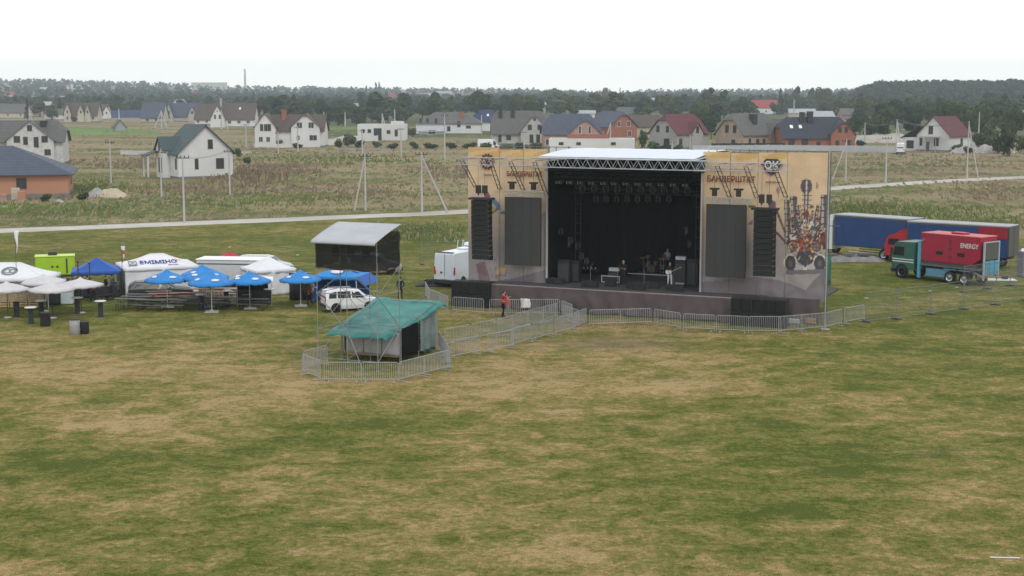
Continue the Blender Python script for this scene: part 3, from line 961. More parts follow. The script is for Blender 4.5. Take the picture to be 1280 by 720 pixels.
HG = 'houses of the village'
# long side facing the camera: yaw=90 puts the +x side... (-y gable -> +x world); side 'R' (+x) faces +y, side 'L' faces the camera
# H1 terracotta bungalow, left edge
D1 = G(60, 247)
house('house', 'terracotta bungalow with dark blue hipped roof at the left edge', 0, 0, 16.0, 20, 3.7, 7.2, 'orange', 'slate', yaw=104, hc=3.7, ov=.75,
      sl=[(-3.6, 2.1, 1.25, 1.4)], sr=[], gf=[(0, 2.1, 1, 1.2)], fr=frame_d, at=Vector((-75.2, D1.y + 5.6, 0)), plinth=.6)
# H2 unfinished white-block house behind it
p2 = G(40, 206)
house('house', 'unfinished white-block house with grey roof and black window openings, left edge', 0, 0, 10, 17.5, 5.2, 9.1, 'block', 'grey', yaw=100, hc=7.0, ov=.6,
      sl=[(-3.0, 6.0, .9, 1.1)], dorm=[(-1, -2.4, 9.4, 5.2, 9.15, 1.2, [(2.6, 5.3, 1.1, 1.2), (.9, 5.0, .75, 1.5), (-1.2, 4.7, .8, 2), (-2.9, 5.3, 1.1, 1.2), (-3.4, 2.6, 1.1, 1.1), (0, 7.6, .8, 1.1)], None, True)],
      chim=[(-1.2, -4.6, 8.9, 1.3), (-1.0, 5.2, 9.3, .8)], fr=frame_d, at=Vector((p2.x - 3.4, p2.y + 5, 0)))
# H3 white house with dark teal roof
p3 = G(246, 223)
h3 = house('house', 'white house with dark teal roof and gabled side porch in the rough field', 0, 0, 10.0, 9.5, 4.7, 9.3, 'white', 'teal', yaw=32, ov=.55,
      gf=[(.9, 5.9, .75, 1.5), (-1.7, 2.5, .5, 1.7), (2.6, 2.5, 1.3, 1.7)], sl=[(-.2, 2.4, .6, 1.6), (-3.6, 2.5, .6, 1.7)],
      dorm=[(-1, 1.4, 4.0, 5.2, 7.2, 1.2, [(0, 5.4, .9, 1.6), (-.2, 2.2, 1.5, 2.4)], None, True)], chim=[(1.1, -1.4, 9.2, .7)], fr=frame_d, at=Vector((p3.x - 1.1, p3.y + 5.2, 0)), plinth=.35)
# porch roof left of the dormer wing
k = MB(); k.slab([(-8.4, 2.2, 3.9), (-5.5, 2.2, 4.9), (-5.5, 5.2, 4.9), (-8.4, 5.2, 3.9)], .15); k.build('porch_roof', ROOF['teal'], h3)
k = MB()
for q in (2.5, 4.9):
    k = MB(); k.box((-8.0, q, 2.0), (.25, .25, 4.0)); k.build('porch_post', WALL['white'], h3)

def simple(name, label, px, base, wpx, he, hr, wall, roof, yaw, L, **kw):
    """width given in survey pixels of the gable"""
    p = G(px, base); s = ppm(p.y)
    W = wpx / s
    kw.setdefault('gf', [(-W * .2, he * .55, 1.1, 1.4), (W * .2, he * .55, 1.1, 1.4), (0, he + .8, 1, 1.2)] if W < 16 else [])
    kw.setdefault('sr', [(-L * .25, he * .5, 1.1, 1.3), (L * .2, he * .5, 1.1, 1.3)])
    kw.setdefault('sl', [(-L * .25, he * .5, 1.1, 1.3), (L * .2, he * .5, 1.1, 1.3)])
    return house(name, label, px, base, W, L, he, hr, wall, roof, yaw, **kw)
# left distance
def long_(label, x0, x1, base, yridge, yeave, wall, roof, depth=9, yaw=88, hc=None, **kw):
    """long side towards the camera, spans x0..x1 in the survey"""
    p = G((x0 + x1) / 2, base); s = ppm(p.y)
    L = (x1 - x0) / s; hr = (base - yridge) / s; he = (base - yeave) / s
    return house('house', label, 0, 0, depth, L, he, hr, wall, roof, yaw, hc=(he + (hr - he) * hc if hc is not None else None), at=p + Vector((0, depth / 2, 0)), **kw)
def wins(n, L, z, w=1.1, h=1.3): return [(-L / 2 + L * (i + .5) / n, z, w, h) for i in range(n)]
long_('pale house with three small white gables beside the green strip', 80, 122, 152.5, 128.5, 143, 'cream', 'brown', 9, 88, ov=.5,
      dorm=[(-1, 6.3, 3.6, 4.6, 9.2, .6, [(0, 5, 1, 1.6), (0, 2, 1, 1.6)], None, True), (-1, -.5, 3.4, 4.6, 8.8, .6, [(0, 5, .9, 1.5)], None, True), (-1, -4.0, 2.8, 4.6, 8.6, .6, [(0, 5, .9, 1.5)], None, True)], sl=[(3, 2, 1, 1.6), (-6.5, 2, 1.2, 1.6)])
long_('low pale house with grey roof left of the three-gabled house', 57, 80, 150, 136, 142, 'white', 'grey', 8, 80, sl=wins(2, 9, 2))
long_('dull brown-roofed house half hidden right of the three-gabled house', 118, 134, 149, 130, 139, 'cream', 'brown', 8, 86)
simple('house', 'small white-gabled cottage with pointed brown-grey roof', 131, 149, 11, 3.5, 7.5, 'white', 'brown', 30, 8, gf=[(0, 3.5, .9, 1.3)])
long_('slate-blue steep-roofed house beside the lattice pylon at left', 177, 205, 153, 128, 146, 'cream', 'slate', 9, 84, sl=wins(2, 9, 1.4), fr=frame_d)
long_('slate-blue roofed house with a white triangular gable at its right end', 207, 248, 152, 129, 144.5, 'blockg', 'slate', 10, 86,
      dorm=[(-1, -6.0, 4.4, 3.6, 7.6, .8, [(0, 4.6, 1, 1.2)], None, True), (-1, 6.2, 4.6, 3.6, 9, .8, [(0, 4.6, 1, 1.2)], None, True)], fr=frame_d)
simple('house', 'shed with brown roof and bare grey gable in the rough grass', 149, 163, 13, 1.7, 4.3, 'grey', 'brown', 22, 8, gf=[], sl=[], plinth=0)
long_('dark-roofed wing left of the white A-shaped gable', 244, 274, 156, 130, 148, 'white', 'brown', 10, 88, sl=wins(3, 12, 1.6))
long_('long dark-roofed white house with pointed A-shaped gable and chimney', 268, 318, 159, 129, 148, 'white', 'brown', 11, 90,
      dorm=[(-1, 6.9, 6.2, 3.5, 9.3, 1.5, [(-1, 4.4, .8, 1.8), (1, 4.4, .8, 1.8), (0, 6.8, .5, .5)], None, True)], sl=wins(4, 16, 2.2, 1.3, 1.2), chim=[(-1, 6.4, 12.2, .9, 'grey')], skyl=[(-1, -2, 2)])
# H11 two-gable white house
long_('big white house with two gables and brown roof behind the white wall', 323, 404, 184, 143.5, 162.5, 'white', 'brown', 11, 90,
      dorm=[(-1, 6.6, 5.6, 5.8, 9.3, 2.2, [(.9, 5.4, .9, 1.9), (-.2, 5.4, .9, 1.9), (-1.2, 5.4, .9, 1.9), (1.2, 2.2, 1, 1.3), (-.8, 2.2, 1, 1.3)], None, True),
            (-1, -4.2, 7.8, 5.6, 9.2, .9, [(1.6, 6, 1.4, 1.5), (-1.6, 6, 1.4, 1.5), (-2.1, 2.6, 2, 1.4), (2, 2.6, .8, 1.2)], 8.6, True)], chim=[(-1.5, 2.3, 10.2, 1.2, 'brick')], fr=frame_w)
# H12 flat unfinished building
def flat(label, x0, x1, base, ytop, wall, depth, sl, yaw=0, extra=None, cat='building', name='building'):
    p = G((x0 + x1) / 2, base); s = ppm(p.y); L = (x1 - x0) / s; h = (base - ytop) / s
    r = thing(name, label, cat, p + Vector((0, depth / 2, 0)), R(yaw), 'unfinished flat-topped buildings')
    mb = MB(); t = .4
    mb.box((0, -depth / 2 + t / 2, h / 2), (L, t, h)); mb.box((0, depth / 2 - t / 2, h / 2), (L, t, h))
    mb.box((-L / 2 + t / 2, 0, h / 2 - .004), (t, depth - 2 * t, h)); mb.box((L / 2 - t / 2, 0, h / 2 - .004), (t, depth - 2 * t, h))
    mb.build('wall', WALL[wall], r)
    k = MB(); k.box((0, 0, h - .7), (L - 2 * t, depth - 2 * t, .25)); k.build('roof_slab', concrete, r)
    for (u, z, w, hh) in sl: window(r, u, -depth / 2, z, w, hh, 'F', frame_d)
    if extra: extra(r, L, h)
    return r
flat('white unfinished single-storey building with flat top and wide dark doorway', 447, 507, 175.5, 155.5, 'white', 9, [(-5.8, 2.9, .9, 1), (-3.8, 2.9, .9, 1), (-1.2, 1.9, 2.3, 3.6), (2.2, 2.6, 1, 1), (4.6, 2.3, .8, 2)],
     extra=lambda r, L, h: MB().box((4.6, 1, h + .3), (4, 3, 1.1)).build('rooftop_hut', WALL['white'], r))
# H13 hip-roofed long white house
long_('long white house with broad grey hipped roof', 520, 602, 168, 140.5, 153.5, 'white', 'grey', 13, 90, hc=0, sl=[(10, 4.8, .8, 1.6), (7.5, 4.8, .8, 1.6), (4.5, 4.8, .8, 1.6), (-3.6, 3.6, 1, 2), (-7, 2.6, 1.6, .9), (0, 2, 1, 1.6)],
      chim=[(-3, -4.6, 7.9, 1.3, 'brick')], fr=frame_d)
k = long_('small lean-to garage with white pitched roof before the long white house', 523, 556, 168.8, 160, 163.5, 'grey', 'pale', 4, 94, ov=.3, sl=[(0, .9, 2.5, 1.6)])
long_('house with navy-blue roof and skylight behind the long white house', 592, 627, 165, 137.5, 151, 'white', 'navy', 10, 92, hc=.4, chim=[(-1, 4, 10.3, 1.2), (-1, -3, 10, 1.0)], skyl=[(-1, 0, 2.5)])
# H15 half-hipped grey
long_('grey-roofed house wing with white half-hipped gable and dark chimneys', 615, 681, 181, 139, 165.5, 'blockg', 'grey', 11, 92, hc=.6,
      dorm=[(-1, -4.4, 8.0, 4.0, 8.9, 1.3, [(-1.4, 5, 1, 1.4), (1.4, 5, 1, 1.4), (0, 7.2, .5, .5), (-1.0, 1.8, .9, 2.2), (.9, 1.8, .9, 2.2)], 7.9, True)],
      chim=[(-1.5, 5.2, 9.8, 1.0), (-1.4, 1.6, 9.8, 1.0)], sl=[(5.5, 2, .8, 2.4), (3, 2, 1.2, 1.2)], fr=frame_d)
long_('pink brick house with slate-blue roof and rounded front gable', 679, 748, 186, 143, 166, 'pink', 'slate', 11, 93, hc=.35,
      dorm=[(-1, -3.4, 8.4, 4.2, 8.2, 1.1, [(1.4, 5.0, .6, 1.9), (-1.2, 5.0, .6, 1.9), (2.6, 1.6, .8, 1.4), (-2, 1.6, .8, 1.4)], 7.3, True)], sl=[(6.5, 1.8, .9, 1.5), (4, 1.8, .9, 1.5), (1.8, 1.8, .9, 1.5)])
simple('house', 'orange brick house with narrow tall gable and slate roof', 765, 175, 38, 4.6, 9.0, 'brick', 'slate', 24, 15, hc=8.0,
       gf=[(-1.6, 5.2, 1.1, 1.6), (1.8, 5.2, 1.1, 1.6), (2.2, 2.2, 1.2, 1.6)], sl=[(-3, 2, 1, 1.4), (2, 2, 1, 1.4)])
def h18x(r, L, h):
    k = MB()
    k.box((-L * .05, 2.8, h + .4), (L * .5, .3, 1.0)); k.build('brick_partition', WALL['brick'], r)
flat('low white unfinished building behind the stage roof', 688, 795, 197, 174, 'white', 11, [(-7, 3.2, .9, .5), (-3, 3.2, .9, .5), (5, 3.2, .9, .5)], yaw=-4, extra=h18x)
long_('brown-roofed grey house between the orange brick gable and the maroon roof', 789, 824, 174, 144, 157, 'cream', 'brown', 10, 88, sl=[(1.0, 2.2, 1.1, 1.3), (-3, 2.2, 1.1, 1.3)])
# H20
simple('house', 'pale house with maroon half-hipped roof and dormer gable', 848, 185, 47, 4.3, 9.2, 'grey', 'maroon', -50, 12, hc=7.6, gf=[(-1.9, 5.2, .9, 1.6), (1.6, 5.2, .9, 1.6), (1.4, 1.6, 1.9, 2)],
       dorm=[(1, 1.2, 4.6, 4.2, 7.0, .7, [(0, 5, .9, 1.7)], 6.6, True)], sr=[(-4.5, 2, 1, 1.4)], fr=frame_d, gwall='grey')
# H21
simple('house', 'beige brick house with grey roof and square chimney block', 934, 185, 47, 4.1, 9.4, 'beige', 'grey', -52, 14, hc=7.6, gf=[(-.9, 5.2, 1.1, 1.9), (1.9, 5.2, 1.1, 1.9), (1.5, 1.6, 1.2, 1.6)],
       sr=[(-4.5, 1.8, .7, 1.8), (-1.5, 1.8, 1, 1.5), (1, 1.8, 1, 1.5)], chim=[(2.2, -.2, 9.0, 1.6)], dorm=[(1, 4.6, 4.2, 4.0, 6.8, .8, [(0, 4.8, .9, 1.5)], 6.5, True)], fr=frame_d)
long_('plain brown-roofed house behind the brick house with dark roof', 962, 1002, 178, 149, 165, 'cream', 'brown', 9, 92, sl=[(3, 2, 1, 1.6)])
# H23
long_('orange brick house with dark half-hipped roof, two chimneys and twin skylights', 977, 1064, 187, 147, 171, 'brick', 'dark', 12, 93, hc=.45,
      dorm=[(-1, -6.3, 6.2, 4.4, 7.6, 1.4, [(-.8, 5.2, .8, 1.3), (.9, 5.2, .8, 1.3), (-1.5, 1.7, .9, 1.4), (1.5, 1.7, .9, 1.4)], 6.9, True)], sl=[(7, 1.8, 1.6, 2.2), (3.4, 1.8, 1.6, 2.2), (-.2, 1.4, 1.0, 1.2)],
      chim=[(-1.3, 3.2, 9.6, 1.2), (-1.4, 1.1, 9.8, 1.4)], skyl=[(-1, 6.4, 3.0), (-1, 4.0, 3.0)], fr=frame_d)
# H24
h24 = simple('house', 'white house with maroon roof, side annex and small porch at right', 1179, 188.5, 45, 4.3, 8.9, 'white', 'maroon', -46, 10.5, gf=[(-.7, 5.4, 1.1, 2.0), (-3.4, 2.4, .6, 1.9), (1.0, 2.4, 1.2, 1.9)],
       sr=[(.8, 2.2, 1, 1.9)], sl=[], door=[('F', -1.4, .9, 2.1, .3)], fr=frame_d)
k = MB(); k.box((-6.9, -1.4, 1.7), (4.6, 6.4, 3.4)); k.build('annex', WALL['white'], h24)
window(h24, -6.9, -4.6, 1.6, 1.9, 1.9, 'F', frame_d)
k = MB(); k.slab([(-9.6, -5, 3.3), (-4.4, -5, 6.3), (-4.4, 2.2, 6.3), (-9.6, 2.2, 3.3)], .2); k.build('annex_roof', ROOF['brown'], h24)
k = MB(); k.box((-.3, -6.6, 3.7), (5.0, 2.2, .16))
for q in (-2.6, -.9, 1.0, 2.0): k.box((q, -7.4, 1.85), (.12, .12, 3.7))
k.build('porch', concrete, h24)

# further village, smaller
def far(label, x0, x1, base, yr, ye, wall, roof, yaw=90, **kw):
    return long_(label, x0, x1, base, yr, ye, wall, roof, 9, yaw, ov=.5, sl=wins(3, (x1 - x0) / ppm(G(0, base).y), 1.9), **kw)
far('house with bright red roof and white wall above the grey roofs', 941, 974, 143, 125, 134, 'white', 'red')
far('far pink-walled house with pale roof edge in the trees', 664, 682, 142, 128, 131, 'pink', 'pale')
far('pale shed roof behind the pink brick house', 709, 744, 150, 138, 141.5, 'white', 'pale')
far('grey-roofed cottage with white gable end above the brown roof', 771, 800, 149, 134, 142, 'white', 'grey', 100)
far('small dull red roof right of the grey-roofed cottage', 799, 815, 147, 135, 141, 'white', 'red', 84)
far('faint beige two-storey block among far trees', 803, 832, 138, 122.5, 126, 'cream', 'pale')
far('faint pinkish-roofed cottage deep in the trees', 838, 856, 146, 131, 138, 'cream', 'red', 84)
far('thin red roof peeping over trees at upper right', 1233, 1258, 140, 123.5, 127, 'pink', 'red')
far('pale green sheet roof at the right edge', 1261, 1300, 158, 138, 147, 'cream', 'green')
far('grey asbestos roof left of the white maroon-roofed house', 1111, 1134, 156, 136.5, 144, 'grey', 'grey')
far('long pale roof among far gardens right of the red roof', 988, 1020, 150, 136, 141, 'cream', 'pale', 84)
far('pale low roof above the dark chimneys', 1012, 1042, 152, 139, 145, 'cream', 'pale', 96)
far('pinkish-walled cottage with faded roof left of the broad dark tree', 1052, 1072, 153, 135.5, 143, 'pink', 'grey', 96)
far('faint red-roofed house high in the trees at centre left', 484, 496, 133, 118, 124, 'white', 'red', 70)
far('white-walled hut glimpsed among trees left of centre', 436, 447, 142, 129, 136, 'white', 'pale', 70)
far('tall red-walled house behind the twin-gabled white house', 344, 358, 150, 126, 128, 'brick', 'pale', 84)
far('low pale roof between red house and tree row', 314, 336, 146, 131, 134, 'cream', 'pale')
far('red-roofed cottage left of the slate roofs', 26, 48, 146, 132, 140, 'cream', 'red', 84)
far('long grey barn with white strip at the left edge', -14, 34, 148, 130, 140, 'cream', 'grey', 90)
far('faint pink house behind the sloping gable at far left', 47, 63, 141, 127, 132, 'pink', 'pale', 84)
far('pale house on the rise left of the slate roofs', 218, 230, 140, 124, 131, 'white', 'pale', 60)
# houses scattered on the far slope
rng = random.Random(21)
farcols = [('white', 'grey'), ('cream', 'brown'), ('white', 'red'), ('pink', 'pale'), ('cream', 'grey')]
sl_n = 0
for k in range(34):
    u = rng.uniform(-10, 560) if k < 26 else rng.uniform(560, 1040)
    y = rng.uniform(1500, 2700)
    x = (u - 640) / FOC * y
    w, ro = rng.choice(farcols)
    word = {'grey': 'grey-roofed', 'brown': 'brown-roofed', 'red': 'red-roofed', 'pale': 'pale-roofed'}[ro]
    house('house', f'tiny hazy {word} house on the far slope', 0, 0, 9, rng.uniform(10, 22), 4, 8, w, ro, rng.choice([90, 80, 20, 100]), at=Vector((x, y, hill_z(x, y))), plinth=0, group=f'hazy {word} houses scattered on the far slope')

def block(label, x0, x1, ytop, Y, col, name='building', h=12):
    p0, p1 = AT(x0, ytop, Y), AT(x1, ytop, Y)
    r = thing(name, label, 'building', ((p0.x + p1.x) / 2, Y, p0.z - h), 0)
    L = p1.x - p0.x
    mb = MB(); mb.box((0, 0, h / 2), (L, 16, h)); mb.build('wall', mat('wall_far_' + name + str(int(x0)), col, .9, .1, .05), r)
    k = MB(); k.box((0, 0, h + .3), (L + 1, 17, .6)); k.build('roof', concrete, r)
    n = max(3, int(L / 8))
    for i in range(n):
        window(r, -L / 2 + L * (i + .5) / n, -8, h * .62, 2.4, 1.6, 'F', frame_d)
block('long pale factory block on the skyline beside the chimney', 240, 283, 103.5, 2900, (.45, .44, .42), h=22)
block('low white shed roof on the hazy slope at left', 91, 112, 106.5, 2400, (.75, .75, .76), 'shed', h=9)
r = thing('factory_chimney', 'tall thin factory chimney standing on the skyline', 'chimney', (0, 0, 0))
c0 = AT(306, 86, 3000); r.location = (c0.x, 3000, 14)
MB().lathe([(2.6, 0), (1.7, c0.z - 14), (1.2, c0.z - 14)], 12).build('stack', mat('far_concrete', (.30, .30, .30), .9, .1, .05), r)
MB().lathe([(3.4, 0), (3.4, 5), (2.5, 5.2)], 12).build('base', concrete, r)

# ------------------------------------------------------------------ walls, poles, rubble
def wallrun(name, label, pts, h, t, m, cap=None):
    r = thing(name, label, 'wall', pts[0])
    mb = MB(); k = MB()
    for a, b in zip(pts[:-1], pts[1:]):
        a_, b_ = a - pts[0], b - pts[0]
        d = b_ - a_; n = Vector((-d.y, d.x, 0)).normalized() * t / 2
        mb.slab([a_ - n + Vector((0, 0, h)), b_ - n + Vector((0, 0, h)), b_ + n + Vector((0, 0, h)), a_ + n + Vector((0, 0, h))], h)
        q = max(1, int(d.length / 3))
        for i in range(q + 1):
            c = a_ + d * (i / q); k.box((c.x, c.y, (h + .1) / 2), (.3, .3, h + .1), math.atan2(d.y, d.x))
    mb.build('panel', m, r); k.build('pillar', m, r)
    return r
wallrun('fence_wall', 'long pale concrete fence wall behind the right banner wing', [G(866, 190), G(960, 189), G(1060, 190), G(1118, 191)], 1.6, .15, mat('fence_concrete', (.40, .41, .42), .9, .12, .4, dirt=.3))
wallrun('fence_wall', 'bright white garden wall left of the flat unfinished building', [G(380, 183), G(418, 181), G(430, 177), G(472, 176.5)], 1.7, .2, WALL['white'])
wallrun('fence_wall', 'low white wall in front of the twin-gabled house', [G(318, 184), G(352, 184.5), G(384, 184)], 1.0, .2, WALL['white'])
wallrun('fence_wall', 'low pale foundation strip on the meadow before the white wall', [G(418, 187), G(487, 188.5)], .5, .3, concrete)
wallrun('fence_wall', 'dark garden fence before the beige brick house', [G(890, 188.5), G(980, 188)], 1.9, .1, mat('fence_dark', (.03, .028, .03), .8, .1, 1))
wallrun('fence_wall', 'low white block wall left of the teal-roofed house', [G(152, 193), G(187, 194)], .9, .8, WALL['block'])
wallrun('fence_wall', 'low grey block wall behind the teal-roofed house at its right', [G(292, 192), G(314, 192)], .5, .6, WALL['blockg'])
wallrun('fence_wall', 'blue sheet-metal fence among the far left houses', [G(134, 147.5), G(176, 147)], 4.5, .2, mat('blue_sheet', (.06, .09, .19), .6, .15, .3))

polem = mat('pole_concrete', (.42, .41, .40), .9, .12, 1.5, dirt=.2)
def pole(px, ytop, yb, label, brace=None, brace2=None, arm=True, r0=.17, both=False):
    p = G(px, yb); s = ppm(p.y); h = (yb - ytop) / s
    r = thing('utility_pole', label, 'pole', p, 0, 'concrete power poles')
    k = .11 * max(1, p.y / 260)
    mb = MB(); mb.tube((0, 0, 0), (0, 0, h), k * 1.25, 8, r2=k * .8); mb.build('post', polem, r)
    for b in (brace, brace2):
        if b:
            q = G(b[0], b[1]) - p; q = Vector((q.x, 0, 0)) if True else q
            mb = MB(); mb.tube((q.x, 0, 0), (.02 * (1 if q.x > 0 else -1), 0, h * .93), k * 1.1, 8, r2=k * .8); mb.build('brace', polem, r)
    if arm:
        mb = MB(); mb.box((0, 0, h - .35), (1.5, .1, .1))
        for q in (-.7, -.25, .25, .7): mb.tube((q, 0, h - .3), (q, 0, h - .05), .05, 5)
        mb.build('crossarm', darkgrey, r)
    return p + Vector((0, 0, h - .1))
PT = {}
for key, a in {
    'a': (139, 176, 231, 'concrete pole standing left of the white teal-roofed house'),
    'b': (202, 188, 247, 'shorter concrete pole before the teal-roofed house porch'),
    'c': (230.5, 194, 279, 'nearest concrete pole, right beside the gravel track at left'),
    'd': (287.5, 187, 244, 'thin pole at the right corner of the white teal-roofed house'),
    'e': (457, 192, 264, 'concrete pole with brace leaning from the left behind the lighting tower', (443, 264)),
    'f': (527.5, 190, 267, 'concrete pole with brace leaning to the right behind the black mesh tower', (560, 267)),
    'g': (348, 165, 192, 'small pole before the left gable of the twin-gabled house'),
    'h': (372.5, 158, 190, 'pole before the right gable of the twin-gabled house'),
    'i': (453, 162, 195, 'pole before the flat unfinished building on its left'),
    'j': (501.5, 160, 196, 'pole before the flat unfinished building on its right'),
    'k': (556, 143, 199, 'tall pole before the long hip-roofed house'),
    'l': (602, 144, 168, 'pole at the right end of the long hip-roofed house'),
    'm': (405, 140, 158, 'thin far pole at the left end of the dark tree row'),
    'n': (431.5, 140, 158, 'second thin far pole against the dark tree row'),
    'o': (478, 142, 160, 'far pole with short brace behind the flat unfinished building', (482, 160)),
    'p': (493.5, 137, 160, 'thin far pole right of the braced one at the dark tree row'),
    'q': (1057, 174, 226, 'pole with brace leaning from the left, right of the banner wing', (1040, 226)),
    'r': (1107, 171, 231, 'plain pole in the meadow beside the track at right'),
    's': (1208.5, 152, 225, 'tall pole with brace at right before the white house corner', (1223, 225)),
    't': (1120, 149, 192, 'tall pole with lamp arms beside the parked white van in the village', (1134, 193)),
    'u': (1080.5, 153, 183, 'small far pole between brick house and white maroon-roofed house'),
    'v': (862.5, 168, 190, 'small pole before the maroon-roofed house'),
    'w': (840, 177, 191, 'short stub pole left of the small pole at the maroon-roofed house'),
    'x': (789, 149, 174, 'pole at the right end of the orange brick gable'),
    'y': (655, 164, 190, 'pole before the half-hipped grey house'),
    'z': (763, 153, 178, 'pole with brace before the orange brick gable', (756, 178)),
    'aa': (149, 136, 152, 'thin pole beside the brown-roofed shed'),
    'ab': (202, 138, 161, 'lattice-like pole with two spread braces before the slate roofs', (193, 161), (209, 161)),
    'ac': (37, 135, 152, 'pole with brace behind the unfinished white-block house', (40.5, 152)),
    'ad': (277, 138, 162, 'pole with brace before the A-shaped white gable', (285, 162)),
    'ae': (320, 143, 160, 'pole right of the long dark-roofed house'),
    'af': (308, 155, 184, 'pole in the rough grass left of the white twin-gabled house'),
    'ag': (1223, 140, 176, 'slim pole in the trees right of the maroon-roofed white house'),
    'ah': (992, 125, 152, 'lamp pole among the far gardens right of the red roof')}.items():
    PT[key] = pole(*a)
def wires(keys, label, n=3, off=0):
    mb = MB()
    for a, b in zip(keys[:-1], keys[1:]):
        p, q = PT[a] if isinstance(a, str) else a, PT[b] if isinstance(b, str) else b
        for w in range(n):
            dx = (w - (n - 1) / 2) * .5
            pts = []
            for i in range(9):
                t = i / 8; v = p.lerp(q, t); v = Vector((v.x + dx, v.y, v.z - (1 - (2 * t - 1) ** 2) * 1.1)); pts.append(v)
            mb.path(pts, .018 * max(1, p.y / 200), 3)
    tag(mb.build('power_line', mat('wire', (.10, .10, .10), .6, .1, 1)), label, 'wire', 'power lines')
wires(['q', 'u', 't', 's'], 'power line strung between the poles right of the stage')
wires(['b', 'd'], 'power line crossing the white teal-roofed house', 2)
wires(['m', 'n', 'o', 'p'], 'power line along the dark far tree row', 2)
wires(['s', PT['s'] + Vector((60, 10, 1))], 'power line leaving the picture at right', 3)

def heap(px, py, w, d, h, m, label):
    mb = MB(); p = G(px, py)
    rngh = random.Random(int(px))
    def fn(u, v):
        x, y = (u * 2 - 1), (v * 2 - 1)
        q = max(0, 1 - x * x - y * y)
        z = h * q ** .8 * (1 + .5 * mnoise.noise(Vector((x * 2.5 + px, y * 2.5, 0)))) - .03
        return (x * w, y * d, z)
    mb.grid(fn, 22, 12)
    o = mb.build('rubble_heap', m); o.location = p
    tag(o, label, 'heap', 'heaps of building material')
sand = mat('sand', (.42, .35, .26), .95, .15, 1, bump=.5, bs=6)
gravel = mat('grey_rubble', (.30, .29, .28), .95, .3, 1.5, bump=.8, bs=5)
heap(140, 246, 2.3, 1.6, 1.2, sand, 'low sand heap beside the terracotta bungalow')
heap(122, 246, 1.8, 1.2, 1.1, gravel, 'grey rubble heap left of the sand heap')
heap(74, 253, .8, .6, .4, gravel, 'tiny pale heap before the terracotta bungalow')
heap(1235, 191, 4.2, 2, 1.9, gravel, 'pale gravel heap right of the white house, left one of two')
heap(1252, 191, 3.4, 2, 1.6, sand, 'lighter gravel heap at right, right one of two')
heap(1208, 191, 4.2, 2, 1.6, gravel, 'dark rubble heap before the corner of the white maroon-roofed house')
heap(1222, 183, 5, 3, 1.8, gravel, 'grey heap among the bushes behind the gravel heaps')
heap(1100, 178, 14, 4, 2.6, mat('pale_soil', (.36, .34, .30), .95, .15, .5), 'long pale soil bank behind the concrete fence wall')
def pallet_stack(px, py, label, m, w=1.2, h=1.3):
    p = G(px, py); r = thing('brick_pallet', label, 'pallet', p, .2, 'pallets of bricks')
    MB().box((0, 0, .07), (w + .1, 1.1, .14)).build('pallet', wood, r)
    k = MB()
    for i in range(4): k.box((0, 0, .14 + h * (i + .5) / 4), (w - .04 * (i % 2), 1.0, h / 4 - .02))
    k.build('bricks', m, r)
pallet_stack(20, 250.5, 'tall brick pallet before the terracotta bungalow', WALL['cream'], 1.1, 1.6)
pallet_stack(27.5, 251, 'second brick pallet before the bungalow, orange topped', WALL['orange'], 1.0, 1.2)
pallet_stack(3, 252, 'pinkish pallet at the left edge before the bungalow', WALL['pink'], 1.2, .9)
# ------------------------------------------------------------------ the stage
S0 = Vector((7.6, 101.2, 0)); SA = R(-24)
SU = Vector((cos(SA), sin(SA), 0)); SV = Vector((-sin(SA), cos(SA), 0))
def SLp(px, py, yo=0):
    """point of the picture on the plane yo metres behind the stage front -> (local x, z)"""
    d = ray(px, py); o = Vector((0, 0, CAM_H))
    P = S0 + SV * yo
    t = (P - o).dot(SV) / d.dot(SV)
    p = o + d * t
    return (p - S0).dot(SU), p.z
def SW(x, y, z=0): return S0 + SU * x + SV * y + Vector((0, 0, z))

stage = thing('festival_stage', 'large black festival stage with white flat roof and orange banner wings', 'stage', S0, SA)
DK = 1.65
xl, _ = SLp(614, 352, -2.1); xr, _ = SLp(1020, 375, -1.2)
xo0, _ = SLp(685, 300); xo1, _ = SLp(877.5, 300)     # the opening
xL, zT = SLp(584.5, 185); xR, zT2 = SLp(1034, 190)
zT = (zT + zT2) / 2
xm, _ = SLp(950, 380, -2.1)
# deck
mb = MB(); mb.box(((xl + xm) / 2, 2.2, DK - .09), (xm - xl, 8.6, .18)); mb.box(((xL + xR) / 2, 2.6, DK - .12), (xR - xL - .4, 6.4, .12))
mb.build('deck', mat('stage_deck', (.055, .050, .052), .8, .2, 1.2, dirt=.2), stage)
# skirt of creased grey-purple cloth
def skirt(x0, x1, yo, z0, z1, name='skirt'):
    k = MB(); n = int((x1 - x0) / .12)
    def fn(u, v):
        x = x0 + (x1 - x0) * u
        sag = abs(sin(x * 1.3 + v)) * .10 + .05 * sin(x * 5.1 + v * 3) * (1 - v * .5) + .22 * abs(mnoise.noise(Vector((x * 1.1 + v * .9, v * 1.2, 1)))) + .10 * mnoise.noise(Vector((x * 3.5 - v * 2, v * 1.5, 6)))
        tri = .22 * max(0, 1 - abs(((x * .37) % 1) - .5) * 4) * (1 - v)
        return (x, yo - .06 - sag * (1.2 - v) - tri + .0, z0 + (z1 - z0) * v + (.05 * sin(x * 2.1) if v == 0 else 0))
    k.grid(fn, n, 8)
    # back layer gives it thickness
    k.box(((x0 + x1) / 2, yo + .02, (z0 + z1) / 2 + .05), (x1 - x0, .03, z1 - z0 - .12))
    return k.build(name, mat('skirt_cloth', (.094, .074, .076), .95, .14, 1.1, spec=.08), stage)
skirt(xl, xm, -2.1, .12, DK - .02)
xs2, _ = SLp(971, 380, -.6)
skirt(xs2, xr + .1, -.6, .15, DK - .02)
